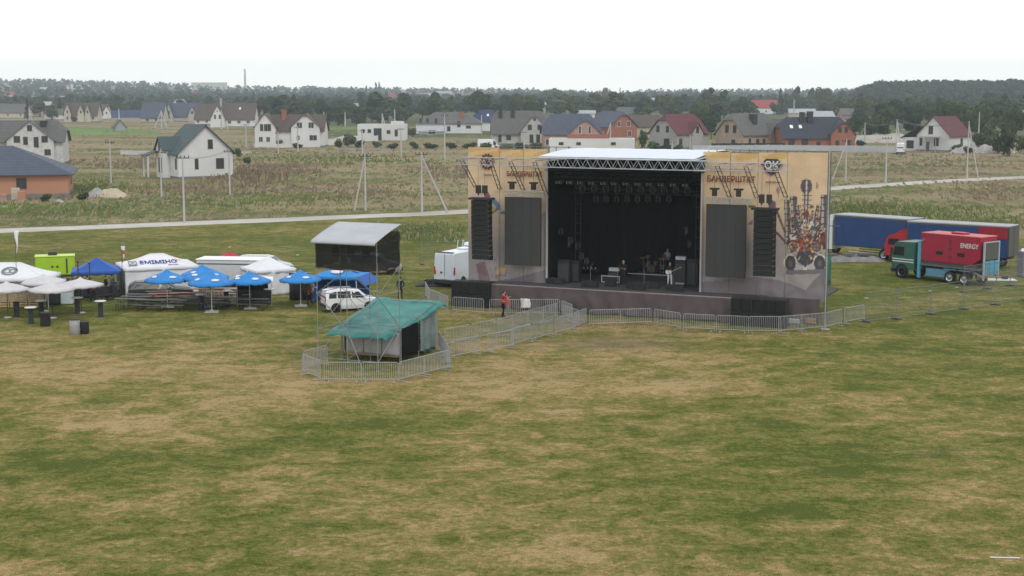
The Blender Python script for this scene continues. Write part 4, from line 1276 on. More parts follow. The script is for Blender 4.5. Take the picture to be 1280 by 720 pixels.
# edge beam and scaffold legs under the deck
mb = MB(); mb.box(((xl + xm) / 2, -2.16, DK + .0), (xm - xl, .06, .07)); mb.build('deck_edge', mat('edge_cloth', (.26, .235, .235), .8, .15, 2), stage)
for i in range(9):
    k = MB(); x = xl + .2 + (xm - xl - .4) * i / 8
    k.tube((x, -1.8, 0), (x, -1.8, DK - .2), .03); k.box((x, -1.8, .04), (.25, .25, .08)); k.build('deck_leg', galv, stage)

# black drapes
for nm, c, s in (('back_curtain', ((xo0 + xo1) / 2, 6.3, (DK + 10.2) / 2), (xo1 - xo0 + .5, .08, 10.2 - DK)),
                 ('side_curtain', (xo0 - .1, 3.2, (DK + 10.2) / 2), (.08, 6.2, 10.2 - DK)), ('side_curtain', (xo1 + .1, 3.2, (DK + 10.2) / 2), (.08, 6.2, 10.2 - DK))):
    k = MB(); k.box(c, s)
    if nm == 'back_curtain':
        def fn(u, v): x = xo0 + (xo1 - xo0) * u; return (x, 6.18 + .05 * sin(x * 7), DK + (10.2 - DK) * v)
        k.grid(fn, 120, 2)
    k.build(nm, blackcloth, stage)

# roof
TY = -2.4
xa, za = SLp(673, 195.5, TY - .2); xb, zb = SLp(868, 199.3, TY - .2)
xc, zc = SLp(691, 184, 6.5); xd, zd = SLp(880, 188, 6.5)
zf = (za + zb) / 2; zbk = (zc + zd) / 2
mb = MB()
def rfn(u, v):
    x = (xa + (xb - xa) * u) * (1 - v) + (xa + (xb - xa + .0) * u) * v
    return (x, TY - .2 + (6.7 - TY) * v, zf + (zbk - zf) * v + .18 * sin(pi * v) + .03 * abs(sin(u * pi * 8)) * (1 if 0 < v < 1 else .3))
mb.grid(rfn, 64, 14)
n0 = len(mb.v)
mb.slab([(xa, TY - .2, zf - .03), (xb, TY - .2, zf - .03), (xb, 6.5, zbk - .03), (xa, 6.5, zbk - .03)], .06)
mb.build('roof', mat('roof_canvas_white', (.62, .66, .72), .6, .05, .6, spec=.3), stage)
k = MB(); k.box(((xa + xb) / 2 + .1, 1.9, zf - .95), (xb - xa - .3, 8.2, .03)); k.build('roof_lining', blackcloth, stage)
k = MB(); k.prism([(TY - .15, zf - .1), (TY - .15, zf - .85), (6.4, zbk - 1.2), (6.4, zbk - .1)], xb - .05, xb, axis='X'); k.build('roof_side_drape', mat('navy_cloth', (.02, .028, .045), .9, .2, 1), stage)

def truss(mb, a, b, w, h, n, r=.028, flat=True):
    """box truss between a and b: w across, h high, n bays"""
    a, b = Vector(a), Vector(b); d = (b - a)
    q = d.normalized(); up = Vector((0, 0, 1)) if abs(q.z) < .9 else Vector((0, 1, 0))
    sd = q.cross(up).normalized(); up = sd.cross(q).normalized()
    cs = [sd * (w / 2 * i) + up * (h / 2 * j) for i in (-1, 1) for j in (-1, 1)]
    for c in cs: mb.tube(a + c, b + c, r, 5)
    for i in range(n):
        p0, p1 = a + d * (i / n), a + d * ((i + .5) / n); p2 = a + d * ((i + 1) / n)
        for s in (-1, 1):
            mb.tube(p0 + sd * s * w / 2 - up * h / 2, p1 + sd * s * w / 2 + up * h / 2, r * .7, 4, cap=False)
            mb.tube(p1 + sd * s * w / 2 + up * h / 2, p2 + sd * s * w / 2 - up * h / 2, r * .7, 4, cap=False)
        if i % 2 == 0:
            for s in (-1, 1): mb.tube(p0 - sd * w / 2 + up * s * h / 2, p0 + sd * w / 2 + up * s * h / 2, r * .7, 4, cap=False)
trm = mat('truss_aluminium', (.40, .42, .45), .45, .1, 4, metal=.35, spec=.4)
tx0, tz0 = SLp(607, 205, TY); tx1, tz1 = SLp(946, 211, TY)
tzc = (SLp(700, 203.5, TY)[1] + SLp(860, 207, TY)[1]) / 2
mb = MB(); truss(mb, (xo0 - .1, TY, tzc), (SLp(884, 208, TY)[0], TY, tzc), .6, .62, 17, .034); mb.build('front_truss', trm, stage)
tw0, _ = SLp(577, 203, TY); tw1, _ = SLp(985, 212, TY)
steel = mat('rigging_steel', (.17, .16, .17), .55, .2, 3, metal=.4)
mb = MB(); truss(mb, (tw0, TY, tzc), (xo0 - .12, TY, tzc), .5, .5, 9, .02); mb.build('wing_truss', trm, stage)
mb = MB(); truss(mb, (SLp(884, 208, TY)[0] + .05, TY, tzc), (tw1, TY, tzc), .5, .5, 9, .02); mb.build('wing_truss', trm, stage)
for a, b in (((577, 204), (595, 233)), ((613, 208), (625.5, 236)), ((638, 205), (655, 237)), ((668, 207), (685, 246)), ((896.5, 204), (912.8, 246)), ((932, 208), (947, 247)), ((968, 210), (983, 246))):
    k = MB(); p = SLp(*a, TY); q = SLp(*b, 0)
    for off in (-.13, .13):
        k.tube((p[0] + off, TY, tzc), (q[0] + off, -.15, q[1]), .035, 5)
    for i in range(7):
        t = i / 6; P = Vector((p[0], TY, tzc)).lerp(Vector((q[0], -.15, q[1])), t); k.tube(P - Vector((.13, 0, 0)), P + Vector((.13, 0, 0)), .02, 4)
    k.build('brace', steel, stage)
    k = MB(); k.tube((p[0], TY + .2, tzc + .1), (p[0], -.1, tzc + .1), .03, 5); k.build('strut', steel, stage)
# scaffold uprights behind the banners
posts = [585.5, 625, 655, 685, 878, 912.5, 947, 983.5, 1033]
for px in posts:
    x = SLp(px, 260)[0]
    if px == 685: x -= .3
    if px == 878: x += .3
    dys = (.25, 2.2, 4.6) if px < 1000 else (.25, 1.0)
    k = MB()
    for dy in dys: k.tube((x, dy, .02), (x, dy, zT), .035, 6)
    for z in (2, 4, 6, 8, 10):
        k.tube((x, .25, z), (x, dys[-1], z), .025, 5)
    k.build('scaffold_frame', steel, stage)
for z in (2, 4, 6, 8, 10, zT - .08):
    for a, b in ((xL, xo0 - .1), (xo1 + .1, xR)):
        k = MB(); k.tube((a, .22, z), (b, .22, z), .03, 5); k.tube((a, 4.6, z), (b - (3 if b > 15 else 0), 4.6, z), .03, 5) if b < 15 else None; k.build('ledger', steel, stage)
# white posts of the opening
for x in (xo0, xo1):
    k = MB(); k.box((x, -.2, (DK + tzc) / 2), (.12, .12, tzc - DK)); k.build('opening_post', mat('post_pale', (.42, .41, .41), .6, .1, 2), stage)

# ---- printed banners: the print is worked out per small cell of cloth
def in_poly(x, z, P):
    c = False; n = len(P)
    for i in range(n):
        x0, z0 = P[i]; x1, z1 = P[i - 1]
        if (z0 > z) != (z1 > z) and x < (x1 - x0) * (z - z0) / (z1 - z0) + x0: c = not c
    return c
SHAPES = []
def pq(px, py): return SLp(px, py)
def ELL(px, py, rx, ry, col, ring=None, rot=0):
    x, z = pq(px, py); a, b = rx / 18.4, ry / 18.4
    SHAPES.append(('e', x, z, a, b, col, ring, (x - a * 1.5, x + a * 1.5, z - b * 1.5, z + b * 1.5), rot))
def POLY(pts, col):
    P = [pq(*p) for p in pts]
    SHAPES.append(('p', P, col, (min(p[0] for p in P), max(p[0] for p in P), min(p[1] for p in P), max(p[1] for p in P))))
def LINE(a, b, w, col):
    (x0, z0), (x1, z1) = pq(*a), pq(*b); d = Vector((x1 - x0, z1 - z0)); n = Vector((-d.y, d.x)).normalized() * w / 18.4 / 2
    P = [(x0 + n.x, z0 + n.y), (x1 + n.x, z1 + n.y), (x1 - n.x, z1 - n.y), (x0 - n.x, z0 - n.y)]
    SHAPES.append(('p', P, col, (min(p[0] for p in P), max(p[0] for p in P), min(p[1] for p in P), max(p[1] for p in P))))
OR = (.60, .335, .11); DKP = (.075, .055, .06); RD = (.19, .055, .045); TAN = (.56, .40, .24); STEEL = (.12, .105, .108); WH = (.60, .57, .54); GR = (.235, .215, .225)
# bunting-like orange folds at the top
for a, b, c in ((585, 625, 203), (625, 655, 200), (655, 685, 200), (878, 912, 200), (912, 947, 204), (947, 984, 203)):
    POLY([(a, 183), (b, 183), (b, 198), ((a + b) / 2 - 6, c - 3), (a, 192)], (.56, .36, .15)); POLY([(a + 2, 190), (b - 2, 186), (b - 2, 188), (a + 2, 196)], (.60, .45, .26))
# sun rays on the left wing
for k in range(9):
    t = -1.15 + k * .29; POLY([(655, 199), (655 + 34 * sin(t), 199 - 13 * cos(t)), (655 + 34 * sin(t + .12), 199 - 13 * cos(t + .12))], (.66, .43, .18))
for ox in (0,):
    # left wing machine emblem
    pass
# grey lower area with drifting edges
POLY([(585, 322), (600, 300), (620, 312), (640, 290), (686, 262), (686, 400), (585, 400)], (.31, .28, .27))
POLY([(878, 330), (900, 322), (940, 300), (960, 296), (985, 300), (1034, 318), (1036, 400), (878, 400)], (.33, .295, .285))
# left wing figures
POLY([(613, 249), (620, 249), (625, 255), (627, 262), (622, 262), (618, 255), (613, 252)], (.13, .20, .32)); ELL(629, 266, 4, 2.5, (.10, .14, .25)); ELL(617, 262, 4, 4, (.36, .33, .14)); LINE((614, 268), (624, 260), 1.6, (.10, .08, .07)); ELL(610, 246, 4, 6, (.20, .10, .14))
POLY([(588, 244), (600, 238), (606, 246), (596, 249)], (.55, .42, .34)); ELL(603, 240, 3, 3, (.50, .30, .22)); POLY([(596, 330), (606, 326), (614, 350), (600, 356)], (.20, .13, .15))
POLY([(622, 336), (633, 334), (634, 341), (621, 342)], (.50, .36, .14)); POLY([(621, 349), (634, 348), (634, 352), (621, 353)], (.50, .36, .14)); LINE((619, 345), (635, 344), 1.5, (.25, .13, .2))
for q in range(6): LINE((600 + q * 6, 318), (604 + q * 6, 352), .7, (.20, .18, .19))
# right wing: figure above the hung loudspeakers and small signs
ELL(966, 257, 4.5, 7, (.20, .10, .13)); POLY([(948, 264), (956, 255), (964, 262), (960, 268)], (.58, .46, .40)); ELL(973, 238, 2, 4.5, (.32, .20, .16)); ELL(1021.5, 232, 1.4, 4, (.32, .19, .15)); LINE((973, 240), (973, 247), 1, (.32, .2, .16))
LINE((971, 262), (982, 292), 2.6, (.13, .07, .08)); LINE((971, 290), (984, 305), 3.4, (.12, .07, .08)); POLY([(936, 280), (941, 275), (941, 281)], (.2, .12, .25)); ELL(940, 258, 5, 1.6, (.13, .12, .10))
# the steam machine: pipes
def pipe(x0, y0, x1, y1, w):
    w *= 1.25
    LINE((x0, y0), (x1, y1), w, STEEL); LINE((x0 - w * .25, y0), (x1 - w * .15, y1), w * .28, (.42, .37, .34))
    for k in range(7):
        t = (k + .5) / 7; cx, cy = x0 + (x1 - x0) * t, y0 + (y1 - y0) * t; LINE((cx - w * .55, cy), (cx + w * .55, cy), 1.2, DKP)
ELL(1008.5, 233, 7, 9, STEEL); ELL(1008.5, 232, 4, 7, (.11, .09, .10)); LINE((1009, 228), (1008, 285), 5.5, STEEL); LINE((1009, 224), (1008, 280), 1.6, (.58, .52, .48))
for k in range(9): LINE((1002.5, 226 + k * 6), (1015, 226 + k * 6), .9, DKP)
for p in ((984.5, 250, 985, 300, 6), (992, 245, 994, 298, 7), (998, 256, 1002, 290, 5), (1031, 243, 1029, 300, 7), (1024, 256, 1021, 292, 5), (1018, 262, 1015, 290, 4)): pipe(*p)
for a, b in (((1000, 256), (1003, 290)), ((1019, 260), (1015, 290)), ((1026, 250), (1022, 290)), ((988, 252), (990, 292))): LINE(a, b, 1.3, TAN)
# bodywork
POLY([(984, 300), (994, 286), (1006, 288), (1026, 284), (1034, 298), (1034, 312), (984, 312)], DKP)
POLY([(988, 296), (1006, 292), (1016, 298), (1031, 294), (1033, 302), (1018, 318), (1000, 318), (986, 306)], RD)
POLY([(1000, 300), (1018, 300), (1017, 316), (1001, 316)], (.32, .09, .055)); ELL(1008, 292, 4, 5.5, (.36, .18, .12)); ELL(1009, 282, 2.6, 3, (.46, .33, .28)); POLY([(1000, 283), (1006, 273), (1008, 284), (1002, 288)], WH); POLY([(1011, 284), (1013, 273), (1019, 282), (1015, 286)], WH)
ELL(1009, 268, 2.6, 5, (.20, .06, .05)); ELL(1014, 272, 2.2, 4, (.34, .19, .14)); POLY([(987, 293), (996, 292), (996, 299), (988, 300)], WH); POLY([(1020, 300), (1024, 291), (1026, 296)], WH); ELL(1000, 290, 3, 3, (.2, .22, .28)); ELL(1018, 290, 3, 3, (.2, .22, .28))
for x in (992.5, 1021): ELL(x, 309, 7.2, 6.6, TAN); ELL(x, 309, 5.9, 5.4, (.12, .09, .09)); ELL(x, 309, 3.6, 3.4, (.27, .19, .17)); LINE((x - 5, 309), (x + 5, 309), .8, DKP); LINE((x, 304), (x, 314), .8, DKP)
POLY([(999, 314), (1015, 314), (1020, 324), (1007, 334), (994, 324)], (.07, .07, .075))
ELL(988.5, 328, 8.4, 10, WH); ELL(1025, 328, 8.4, 10, WH)
for x in (988.5, 1025): ELL(x, 329, 6.8, 9.6, (.075, .065, .07)); ELL(x, 329, 2.6, 4.2, (.13, .12, .13))
POLY([(995, 329), (1006.5, 334), (1018, 328), (1018, 337), (995, 337)], (.42, .39, .40)); POLY([(1004, 330), (1007, 336), (1010, 330), (1008.5, 337), (1005, 337)], WH)
POLY([(982, 338), (1032, 336), (1034, 342), (982, 343)], (.17, .155, .165)); POLY([(1034, 338), (1024, 344), (1016, 352), (1008, 362), (1036, 372)], (.19, .165, .175)); POLY([(945, 346), (975, 350), (1006, 362), (1034, 358), (1034, 376), (878, 376), (878, 352)], (.20, .175, .185))
POLY([(585, 356), (640, 348), (686, 336), (686, 400), (585, 400)], (.19, .165, .175))

rgm = random.Random(31)
for q in range(210):
    u_, v_ = rgm.gauss(1009, 14), rgm.gauss(293, 16)
    if not (985 < u_ < 1033 and 250 < v_ < 326): continue
    c_ = rgm.choice([DKP, DKP, (.14, .11, .11), TAN, RD, (.30, .22, .17), (.10, .12, .15), STEEL])
    if rgm.random() < .5: ELL(u_, v_, rgm.uniform(.8, 2.4), rgm.uniform(.8, 2.4), c_)
    else: LINE((u_, v_), (u_ + rgm.uniform(-6, 6), v_ + rgm.uniform(-7, 7)), rgm.uniform(.7, 1.5), c_)
def print_col(x, z):
    zz = (z - 1.5) / (zT - 1.5)
    t = max(0, min(1, (zz - .22) / .5)); t = t * t * (3 - 2 * t)
    a, b = Vector((.34, .30, .285)), Vector((.62, .46, .30))
    c = a.lerp(b, t)
    c = c.lerp(Vector((.58, .41, .24)), max(0, min(1, (zz - .80) / .2)) * .6)
    c *= 1 + .07 * mnoise.noise(Vector((x * .8, z * .8, 2)))
    for s in SHAPES:
        bb = s[7] if s[0] == 'e' else s[3]
        if x < bb[0] or x > bb[1] or z < bb[2] or z > bb[3]: continue
        if s[0] == 'e':
            q = ((x - s[1]) / s[3]) ** 2 + ((z - s[2]) / s[4]) ** 2
            if q <= 1: c = Vector(s[5])
        elif in_poly(x, z, s[1]): c = Vector(s[2])
    return c
bann = mat_attr('banner_print', 'Col')
def banner(px0, px1, zb, zt, step, label=None):
    x0, x1 = SLp(px0, 260)[0], SLp(px1, 260)[0]
    nu, nv = max(2, int((x1 - x0) / step)), int((zt - zb) / step)
    mb = MB(); cols = []
    for j in range(nv + 1):
        for i in range(nu + 1):
            u, v = i / nu, j / nv
            x = x0 + .02 + (x1 - x0 - .04) * u; z = zb + (zt - zb) * v
            bul = .07 * sin(pi * u) * (1 + .5 * mnoise.noise(Vector((x * .5, z * .4, 0)))) + .05 * mnoise.noise(Vector((x * .9, z * .7, 7)))
            low = max(0, 1 - (z - zb) / 2.5); bul += low * .12 * mnoise.noise(Vector((x * 1.4, z * 1.2, 3)))
            mb.v.append((x, -.05 - abs(bul), z)); cols.append(print_col(x, z))
    w = nu + 1
    for j in range(nv):
        for i in range(nu):
            mb.f.append([j * w + i, j * w + i + 1, (j + 1) * w + i + 1, (j + 1) * w + i]); mb.m.append(0); mb.sm.append(True)
    o = mb.build('banner', bann, stage, label)
    ca = o.data.color_attributes.new('Col', 'FLOAT_COLOR', 'POINT')
    buf = []
    for c in cols: buf += [c[0], c[1], c[2], 1]
    ca.data.foreach_set('color', buf)
    # hem and cloth back
    k = MB(); k.box(((x0 + x1) / 2, .03, (zb + zt) / 2), (x1 - x0 - .06, .02, zt - zb)); k.build('backing', mat('banner_back', (.35, .33, .31), .9, .1, 1), o)
    return o
bs = [banner(585.5, 625, 1.55, zT, .075), banner(625, 655, 1.55, zT - .12, .09), banner(655, 685, 1.55, zT - .05, .09),
      banner(878, 912.5, 1.55, zT - .05, .09), banner(912.5, 947, 1.55, zT - .1, .075), banner(947, 983.5, 1.55, zT - .04, .06),
      banner(983.5, 1034, 1.5, zT, .05, 'tall orange banner printed with a steam machine with pipes and wheels')]
# lettering and emblems
ltr = mat('print_maroon', (.17, .035, .03), .8, .1, 2); ltd = mat('print_dark', (.06, .05, .055), .8, .1, 2); ltw = mat('print_white', (.62, .60, .57), .8, .05, 2)
def put(txt, px, py, hpx, wpx, m, name='lettering', yo=-.22, sh=0):
    x, z = SLp(px, py, yo)
    t = text_mesh(txt, 1, m, name, stage, (x, yo, z), (pi / 2, 0, 0), .008, shear=sh)
    xs = [v.co.x for v in t.data.vertices]; ys = [v.co.y for v in t.data.vertices]
    w, h = max(xs) - min(xs), max(ys) - min(ys); my = (max(ys) + min(ys)) / 2; mxx = (max(xs) + min(xs)) / 2
    for v in t.data.vertices: v.co.y -= my; v.co.x -= mxx
    t.scale = (wpx / 18.4 / w, hpx / 18.4 / h, 1)
    return t
put('БАНДЕРШТАТ', 914, 224.5, 9, 60, ltr); put('БАНДЕРШТАТ', 655.5, 218, 8, 50, ltr)
put('XV ФЕСТИВАЛЬ УКРАЇНСЬКОГО ДУХУ', 915, 212, 2.6, 56, ltd); put('XV ФЕСТИВАЛЬ УКРАЇНСЬКОГО ДУХУ', 656, 207.5, 2.4, 48, ltd)
put('УКРАЇНА', 966, 227.5, 2.8, 18, ltr); put('УКРАЇНА', 609.5, 218.5, 2.6, 12, ltr)
def emblem(px, py, sz, yo=-.2):
    x, z = SLp(px, py, yo)
    e_ = thing('emblem', None, None, (x, yo, z)); e_.parent = stage
    s = sz / 18.4
    k = MB(); pts = [(-.5, .35), (-.35, .5), (.35, .5), (.5, .35), (.46, -.1), (.28, -.34), (0, -.5), (-.28, -.34), (-.46, -.1)]
    k.prism([(a * s, b * s) for a, b in pts][::-1], -.01, .01); k.build('badge', ltd, e_)
    k = MB()
    for q in (-.30, -.18): k.box((0, -.018, q * s), ((.66 + q) * s * 1.1, .01, .05 * s))
    for q in (-1, 1): k.slab([(q * .48 * s, -.012, .18 * s), (q * .68 * s, -.012, .27 * s), (q * .62 * s, -.012, .1 * s), (q * .48 * s, -.012, .02 * s)], .012, up=(0, -1, 0))
    k.build('badge_trim', ltr, e_)
    t = text_mesh('ОК', s * .62, ltw, 'badge_letters', e_, (0, -.03, .10 * s), (pi / 2, 0, 0), .006)
    k = MB(); k.box((0, -.02, -.12 * s), (.62 * s, .008, .06 * s)); k.build('badge_stripe', ltw, e_)
    return e_
emblem(964.5, 209, 20)
def wheel_emblem(px, py, sz, yo=-.2):
    x, z = SLp(px, py, yo); s = sz / 18.4 / 2
    e_ = thing('emblem', None, None, (x, yo, z)); e_.parent = stage
    M = Matrix.Rotation(pi / 2, 3, 'X')
    k = MB(); k.lathe([(s * .82, -.01), (s, -.01), (s, .01), (s * .82, .01), (s * .82, -.01)], 24, M=M); k.build('ring', ltd, e_)
    k = MB()
    for i in range(6):
        a = i * pi / 3 + .3; k.tube((0, -.01, 0), (cos(a) * s * .85, -.01, sin(a) * s * .85), .03, 4)
    for i in range(14):
        a = i * 2 * pi / 14; k.box((cos(a) * s * 1.06, 0, sin(a) * s * 1.06), (.12, .02, .12))
    k.build('spokes', ltr, e_)
    k = MB(); k.lathe([(0, -.015), (s * .42, -.015), (s * .42, .015), (0, .015)], 16, M=M); k.build('hub', ltd, e_)
wheel_emblem(609, 202, 18)

# ---- hung fittings: line arrays, screens, lamps (things of their own)
def line_array(px, ptop, pbot, yo, n, label):
    x, zt = SLp(px, ptop, yo); _, zb = SLp(px, pbot, yo)
    r = thing('line_array', label, 'loudspeaker', SW(x, yo), SA, 'hung loudspeaker columns')
    w = 1.35
    hh = (zt - zb) / n; dz = 0; yy = 0; a = 0
    for i in range(n):
        a = .012 * i * i * .1
        z = zt - hh * (i + .5)
        yy += sin(a) * hh * .6
        M = Matrix.Rotation(-a, 3, 'X')
        k = MB(); c = (0, yy, z)
        k.box(c, (w * (1 - .0), .62, hh * .93), M=M)
        k.box((c[0], c[1] - .315, c[2]), (w * .55, .02, hh * .7), M=M)
        b = k.build('speaker_box', mat('speaker_black', (.012, .012, .013), .7, .25, 4), r)
        k = MB()
        for s in (-1, 1): k.box((s * w * .49, yy - .30, z + hh * .44), (.10, .06, .03))
        k.build('bracket', mat('bracket_tan', (.22, .17, .12), .5, .1, 3), b)
    k = MB(); k.box((0, 0, zt + .1), (w + .35, .75, .14)); k.build('flying_frame', mat('frame_black', (.02, .02, .022), .5, .2, 3), r)
    for s in (-1, 1):
        k = MB(); k.box((s * .25, 0, zt + .75), (.30, .3, .55)); k.box((s * .25, 0, zt + .45), (.1, .1, .2)); k.build('chain_hoist', mat('hoist_dark', (.03, .026, .026), .5, .2, 3), r)
        k = MB(); k.tube((s * .25, 0, zt + .9), (s * .25, 0, tzc - .3), .012, 4); k.tube((s * .25, 0, zt + .1), (s * .25, 0, zt + .5), .012, 4); k.build('chain', steel, r)
line_array(602, 250, 325, -1.9, 12, 'tall black hung loudspeaker column on the left wing')
line_array(956.5, 263, 346, -1.9, 12, 'tall black hung loudspeaker column on the right wing')
def screen(x0, x1, ptop, pbot, yo, label):
    a, zt = SLp(x0, ptop, yo); b, _ = SLp(x1, ptop, yo); _, zb = SLp((x0 + x1) / 2, pbot, yo)
    r = thing('video_screen', label, 'screen', SW((a + b) / 2, yo), SA, 'switched-off video screens')
    w, h = b - a, zt - zb
    k = MB(); k.box((0, .06, (zt + zb) / 2), (w, .12, h)); k.build('screen_frame', black, r)
    m = mat('led_panel', (.036, .037, .037), .6, .06, .6, spec=.35)
    n, q = 4, 7
    k = MB()
    for i in range(n):
        for j in range(q): k.box((-w / 2 + w * (i + .5) / n, -.012, zb + h * (j + .5) / q), (w / n - .006, .03, h / q - .006))
    k.build('led_panel', m, r)
    k = MB(); truss(k, (-w / 2 - .1, 0, zt + .28), (w / 2 + .3, 0, zt + .28), .3, .3, 8, .022); k.build('top_truss', trm, r)
    for s in (-.3, .3):
        k = MB(); k.box((s * w, 0, zt + .75), (.28, .28, .42)); k.box((s * w, 0, zt + 1.02), (.62, .16, .12)); k.build('chain_hoist', mat('hoist_dark', (.03, .026, .026)), r)
        k = MB(); k.tube((s * w, 0, zt + .9), (s * w, 0, tzc - .3), .012, 4); k.build('chain', steel, r)
screen(631, 676, 246, 332, -1.0, 'dark grey switched-off video screen left of the stage opening')
screen(883, 933, 255, 347, -1.0, 'dark grey switched-off video screen right of the stage opening')

# lamps in the roof
def lamp_maker():
    r = thing('stage_lamp', 'lamp', 'stage light')
    MB().bev((0, 0, -.12), (.42, .26, .24), .03).build('housing', mat('lamp_black', (.02, .02, .02), .5, .2, 3), r)
    for s in (-.12, .12):
        MB().lathe([(0, -.02), (.07, -.02), (.08, .01), (.08, .03)], 10, (s, -.14, -.12), M=Matrix.Rotation(pi / 2, 3, 'X')).build('lamp_lens', mat('lamp_reflector', (.92, .92, .92), .6, .02, 3, spec=.8), r)
    k = MB(); k.tube((-.24, 0, -.12), (-.24, 0, .15), .015, 4); k.tube((.24, 0, -.12), (.24, 0, .15), .015, 4); k.tube((-.24, 0, .15), (.24, 0, .15), .015, 4); k.build('yoke', black, r)
    return r
LP = Repeat(lamp_maker)
lx = [699, 712.4, 726, 740.2, 755.2, 768.5, 783, 798, 812.4, 827.2, 842.2, 857.6]
for i, px in enumerate(lx):
    x, z = SLp(px, 227.5 + (px - 699) * .022, .6)
    LP.put(SW(x, .6, z + .1), SA, f'twin-lens blinder lamp, {nth(i)} from the left in the upper row under the stage roof', 'lamps under the stage roof', 1.05)
def mov_maker():
    r = thing('moving_light', 'lamp', 'stage light')
    MB().bev((0, 0, -.1), (.34, .28, .18), .03).build('lamp_base', mat('lamp_black', (.02, .02, .02)), r)
    k = MB(); k.box((-.17, 0, -.35), (.05, .12, .36)); k.box((.17, 0, -.35), (.05, .12, .36)); k.box((0, 0, -.20), (.36, .10, .05)); k.build('yoke', mat('yoke_dark', (.09, .09, .09), .5, .1, 3), r)
    k = MB(); k.lathe([(.06, -.24), (.12, -.18), (.12, .14), (.105, .17)], 10, (0, 0, -.48), M=Matrix.Rotation(.5, 3, 'X')); k.build('lamp_head', mat('lamp_black', (.02, .02, .02)), r)
    return r
MV = Repeat(mov_maker)
for i in range(10):
    px = 728 + i * 14.6
    x, z = SLp(px, 233 + i * .3, 1.8)
    MV.put(SW(x, 1.8, z + .2), SA + .3, f'black moving head lamp, {nth(i)} from the left in the second row under the stage roof', 'moving lamps under the stage roof', 1)
for i in range(8):
    px = 745 + i * 13
    x, z = SLp(px, 247, 4)
    MV.put(SW(x, 4, z + .2), SA - .2, f'faint moving head lamp, {nth(i)} from the left in the rear row deep in the stage', 'rear lamps deep in the stage', .9)
for nm, y, py in (('lamp_truss', .6, 224), ('lamp_truss', 1.8, 229), ('lamp_truss', 4.0, 243)):
    z = SLp(780, py, y)[1]
    k = MB(); truss(k, (xo0 + .3, y, z + .2), (xo1 - .3, y, z + .2), .3, .3, 16, .018); k.build(nm, mat('truss_black', (.03, .03, .032), .6, .1, 3), stage)
# side ladders of lamps
for i, (px, py) in enumerate([(701, 285), (713, 296), (722, 303), (712, 300), (858, 284), (862, 300), (733, 322), (727, 316)]):
    x, z = SLp(px, py, 2.0)
    MV.put(SW(x, 2.0, z), SA + .5 * i, f'small lamp on the side rack, {nth(i)} counted along both stage sides', 'lamps on the side racks', .8)
for x in (xo0 + 1.2, xo1 - 1.1):
    k = MB(); k.tube((x, 2.2, DK), (x, 2.2, 8.6), .03, 6); k.tube((x + .4, 2.2, DK), (x + .4, 2.2, 8.6), .03, 6)
    for q in range(10): k.tube((x, 2.2, DK + .6 + q * .7), (x + .4, 2.2, DK + .6 + q * .7), .02, 4)
    k.build('lamp_ladder', mat('truss_black', (.03, .03, .032)), stage)

# subwoofers
def sub_maker():
    r = thing('subwoofer', 'sub', 'loudspeaker')
    MB().bev((0, 0, .46), (.70, .9, .90), .025).build('cabinet', mat('cabinet_black', (.016, .017, .018), .7, .2, 3), r)
    MB().box((0, -.456, .46), (.60, .02, .80)).build('grille', mat('grille_black', (.010, .011, .011), .9, .2, 12), r)
    return r
SB = Repeat(sub_maker)
x0 = SLp(612, 360, -2.6)[0] - .38
for i in range(4):
    for j in range(2):
        SB.put(SW(x0 - i * .73, -2.3, j * .92), SA, f'black bass cabinet, {nth(3 - i)} from left in the {"upper" if j else "lower"} row left of the deck', 'bass cabinets stacked beside the deck')
x1 = SLp(915, 385, -2.75)[0] + .38
for i in range(5):
    for j in range(2):
        SB.put(SW(x1 + i * .73, -2.7 + i * .0, j * .90), SA, f'black bass cabinet, {nth(i)} from left in the {"upper" if j else "lower"} row before the right wing', 'bass cabinets stacked before the right wing')

# things on the deck
def on_deck(px, py, yo=None):
    """point on the deck surface seen at (px,py)"""
    p = G(px, py, DK + .01); return p
def wedge_maker():
    r = thing('stage_monitor', 'wedge', 'loudspeaker')
    MB().prism([(-.3, 0), (.3, 0), (.3, .14), (-.08, .42), (-.3, .36)], -.34, .34, axis='X').build('cabinet', mat('cabinet_black', (.016, .017, .018)), r)
    k = MB(); k.slab([(-.3, .31, .165), (.3, .31, .165), (.3, -.06, .43), (-.3, -.06, .43)], .01); k.build('grille', mat('grille_grey', (.04, .042, .045), .6, .2, 6), r)
    return r
WM = Repeat(wedge_maker)
for i, (px, py) in enumerate([(690, 354), (699, 355), (735, 358), (741, 359), (791, 361), (800, 362), (840, 363), (848, 364), (764, 358), (818, 360)]):
    WM.put(on_deck(px, py), SA + (.2 if i % 2 else -.15), f'black floor monitor wedge, {nth([0,1,2,3,5,6,8,9,4,7][i])} from the left along the stage front', 'floor monitors along the stage front')
def cab(px, py, w, h, d, label, top=None, cat='amplifier', name='amplifier_cabinet', stripe=None):
    r = thing(name, label, cat, on_deck(px, py), SA)
    MB().bev((0, 0, h / 2), (w, d, h), .03).build('cabinet', mat('cabinet_black', (.016, .017, .018)), r)
    MB().box((0, -d / 2 - .005, h * .46), (w * .88, .02, h * .8)).build('grille', mat('grille_grey', (.04, .042, .045)), r)
    if top: MB().bev((0, 0, h + .13), (w * .92, d * .7, .25), .02).build('amplifier_head', top, r)
    if stripe: MB().box((0, -d / 2 - .03, .18), (w * .8, .02, .10)).build('name_plate', stripe, r)
    return r
silver = mat('silver_panel', (.42, .43, .44), .4, .1, 3, metal=.3)
cab(851, 357, .8, 1.8, .5, 'tall black bass amplifier stack with silver head right of the drums', silver, stripe=silver)
cab(768, 354, .8, .85, .5, 'guitar amplifier with silver head left of the dark standing musician', silver)
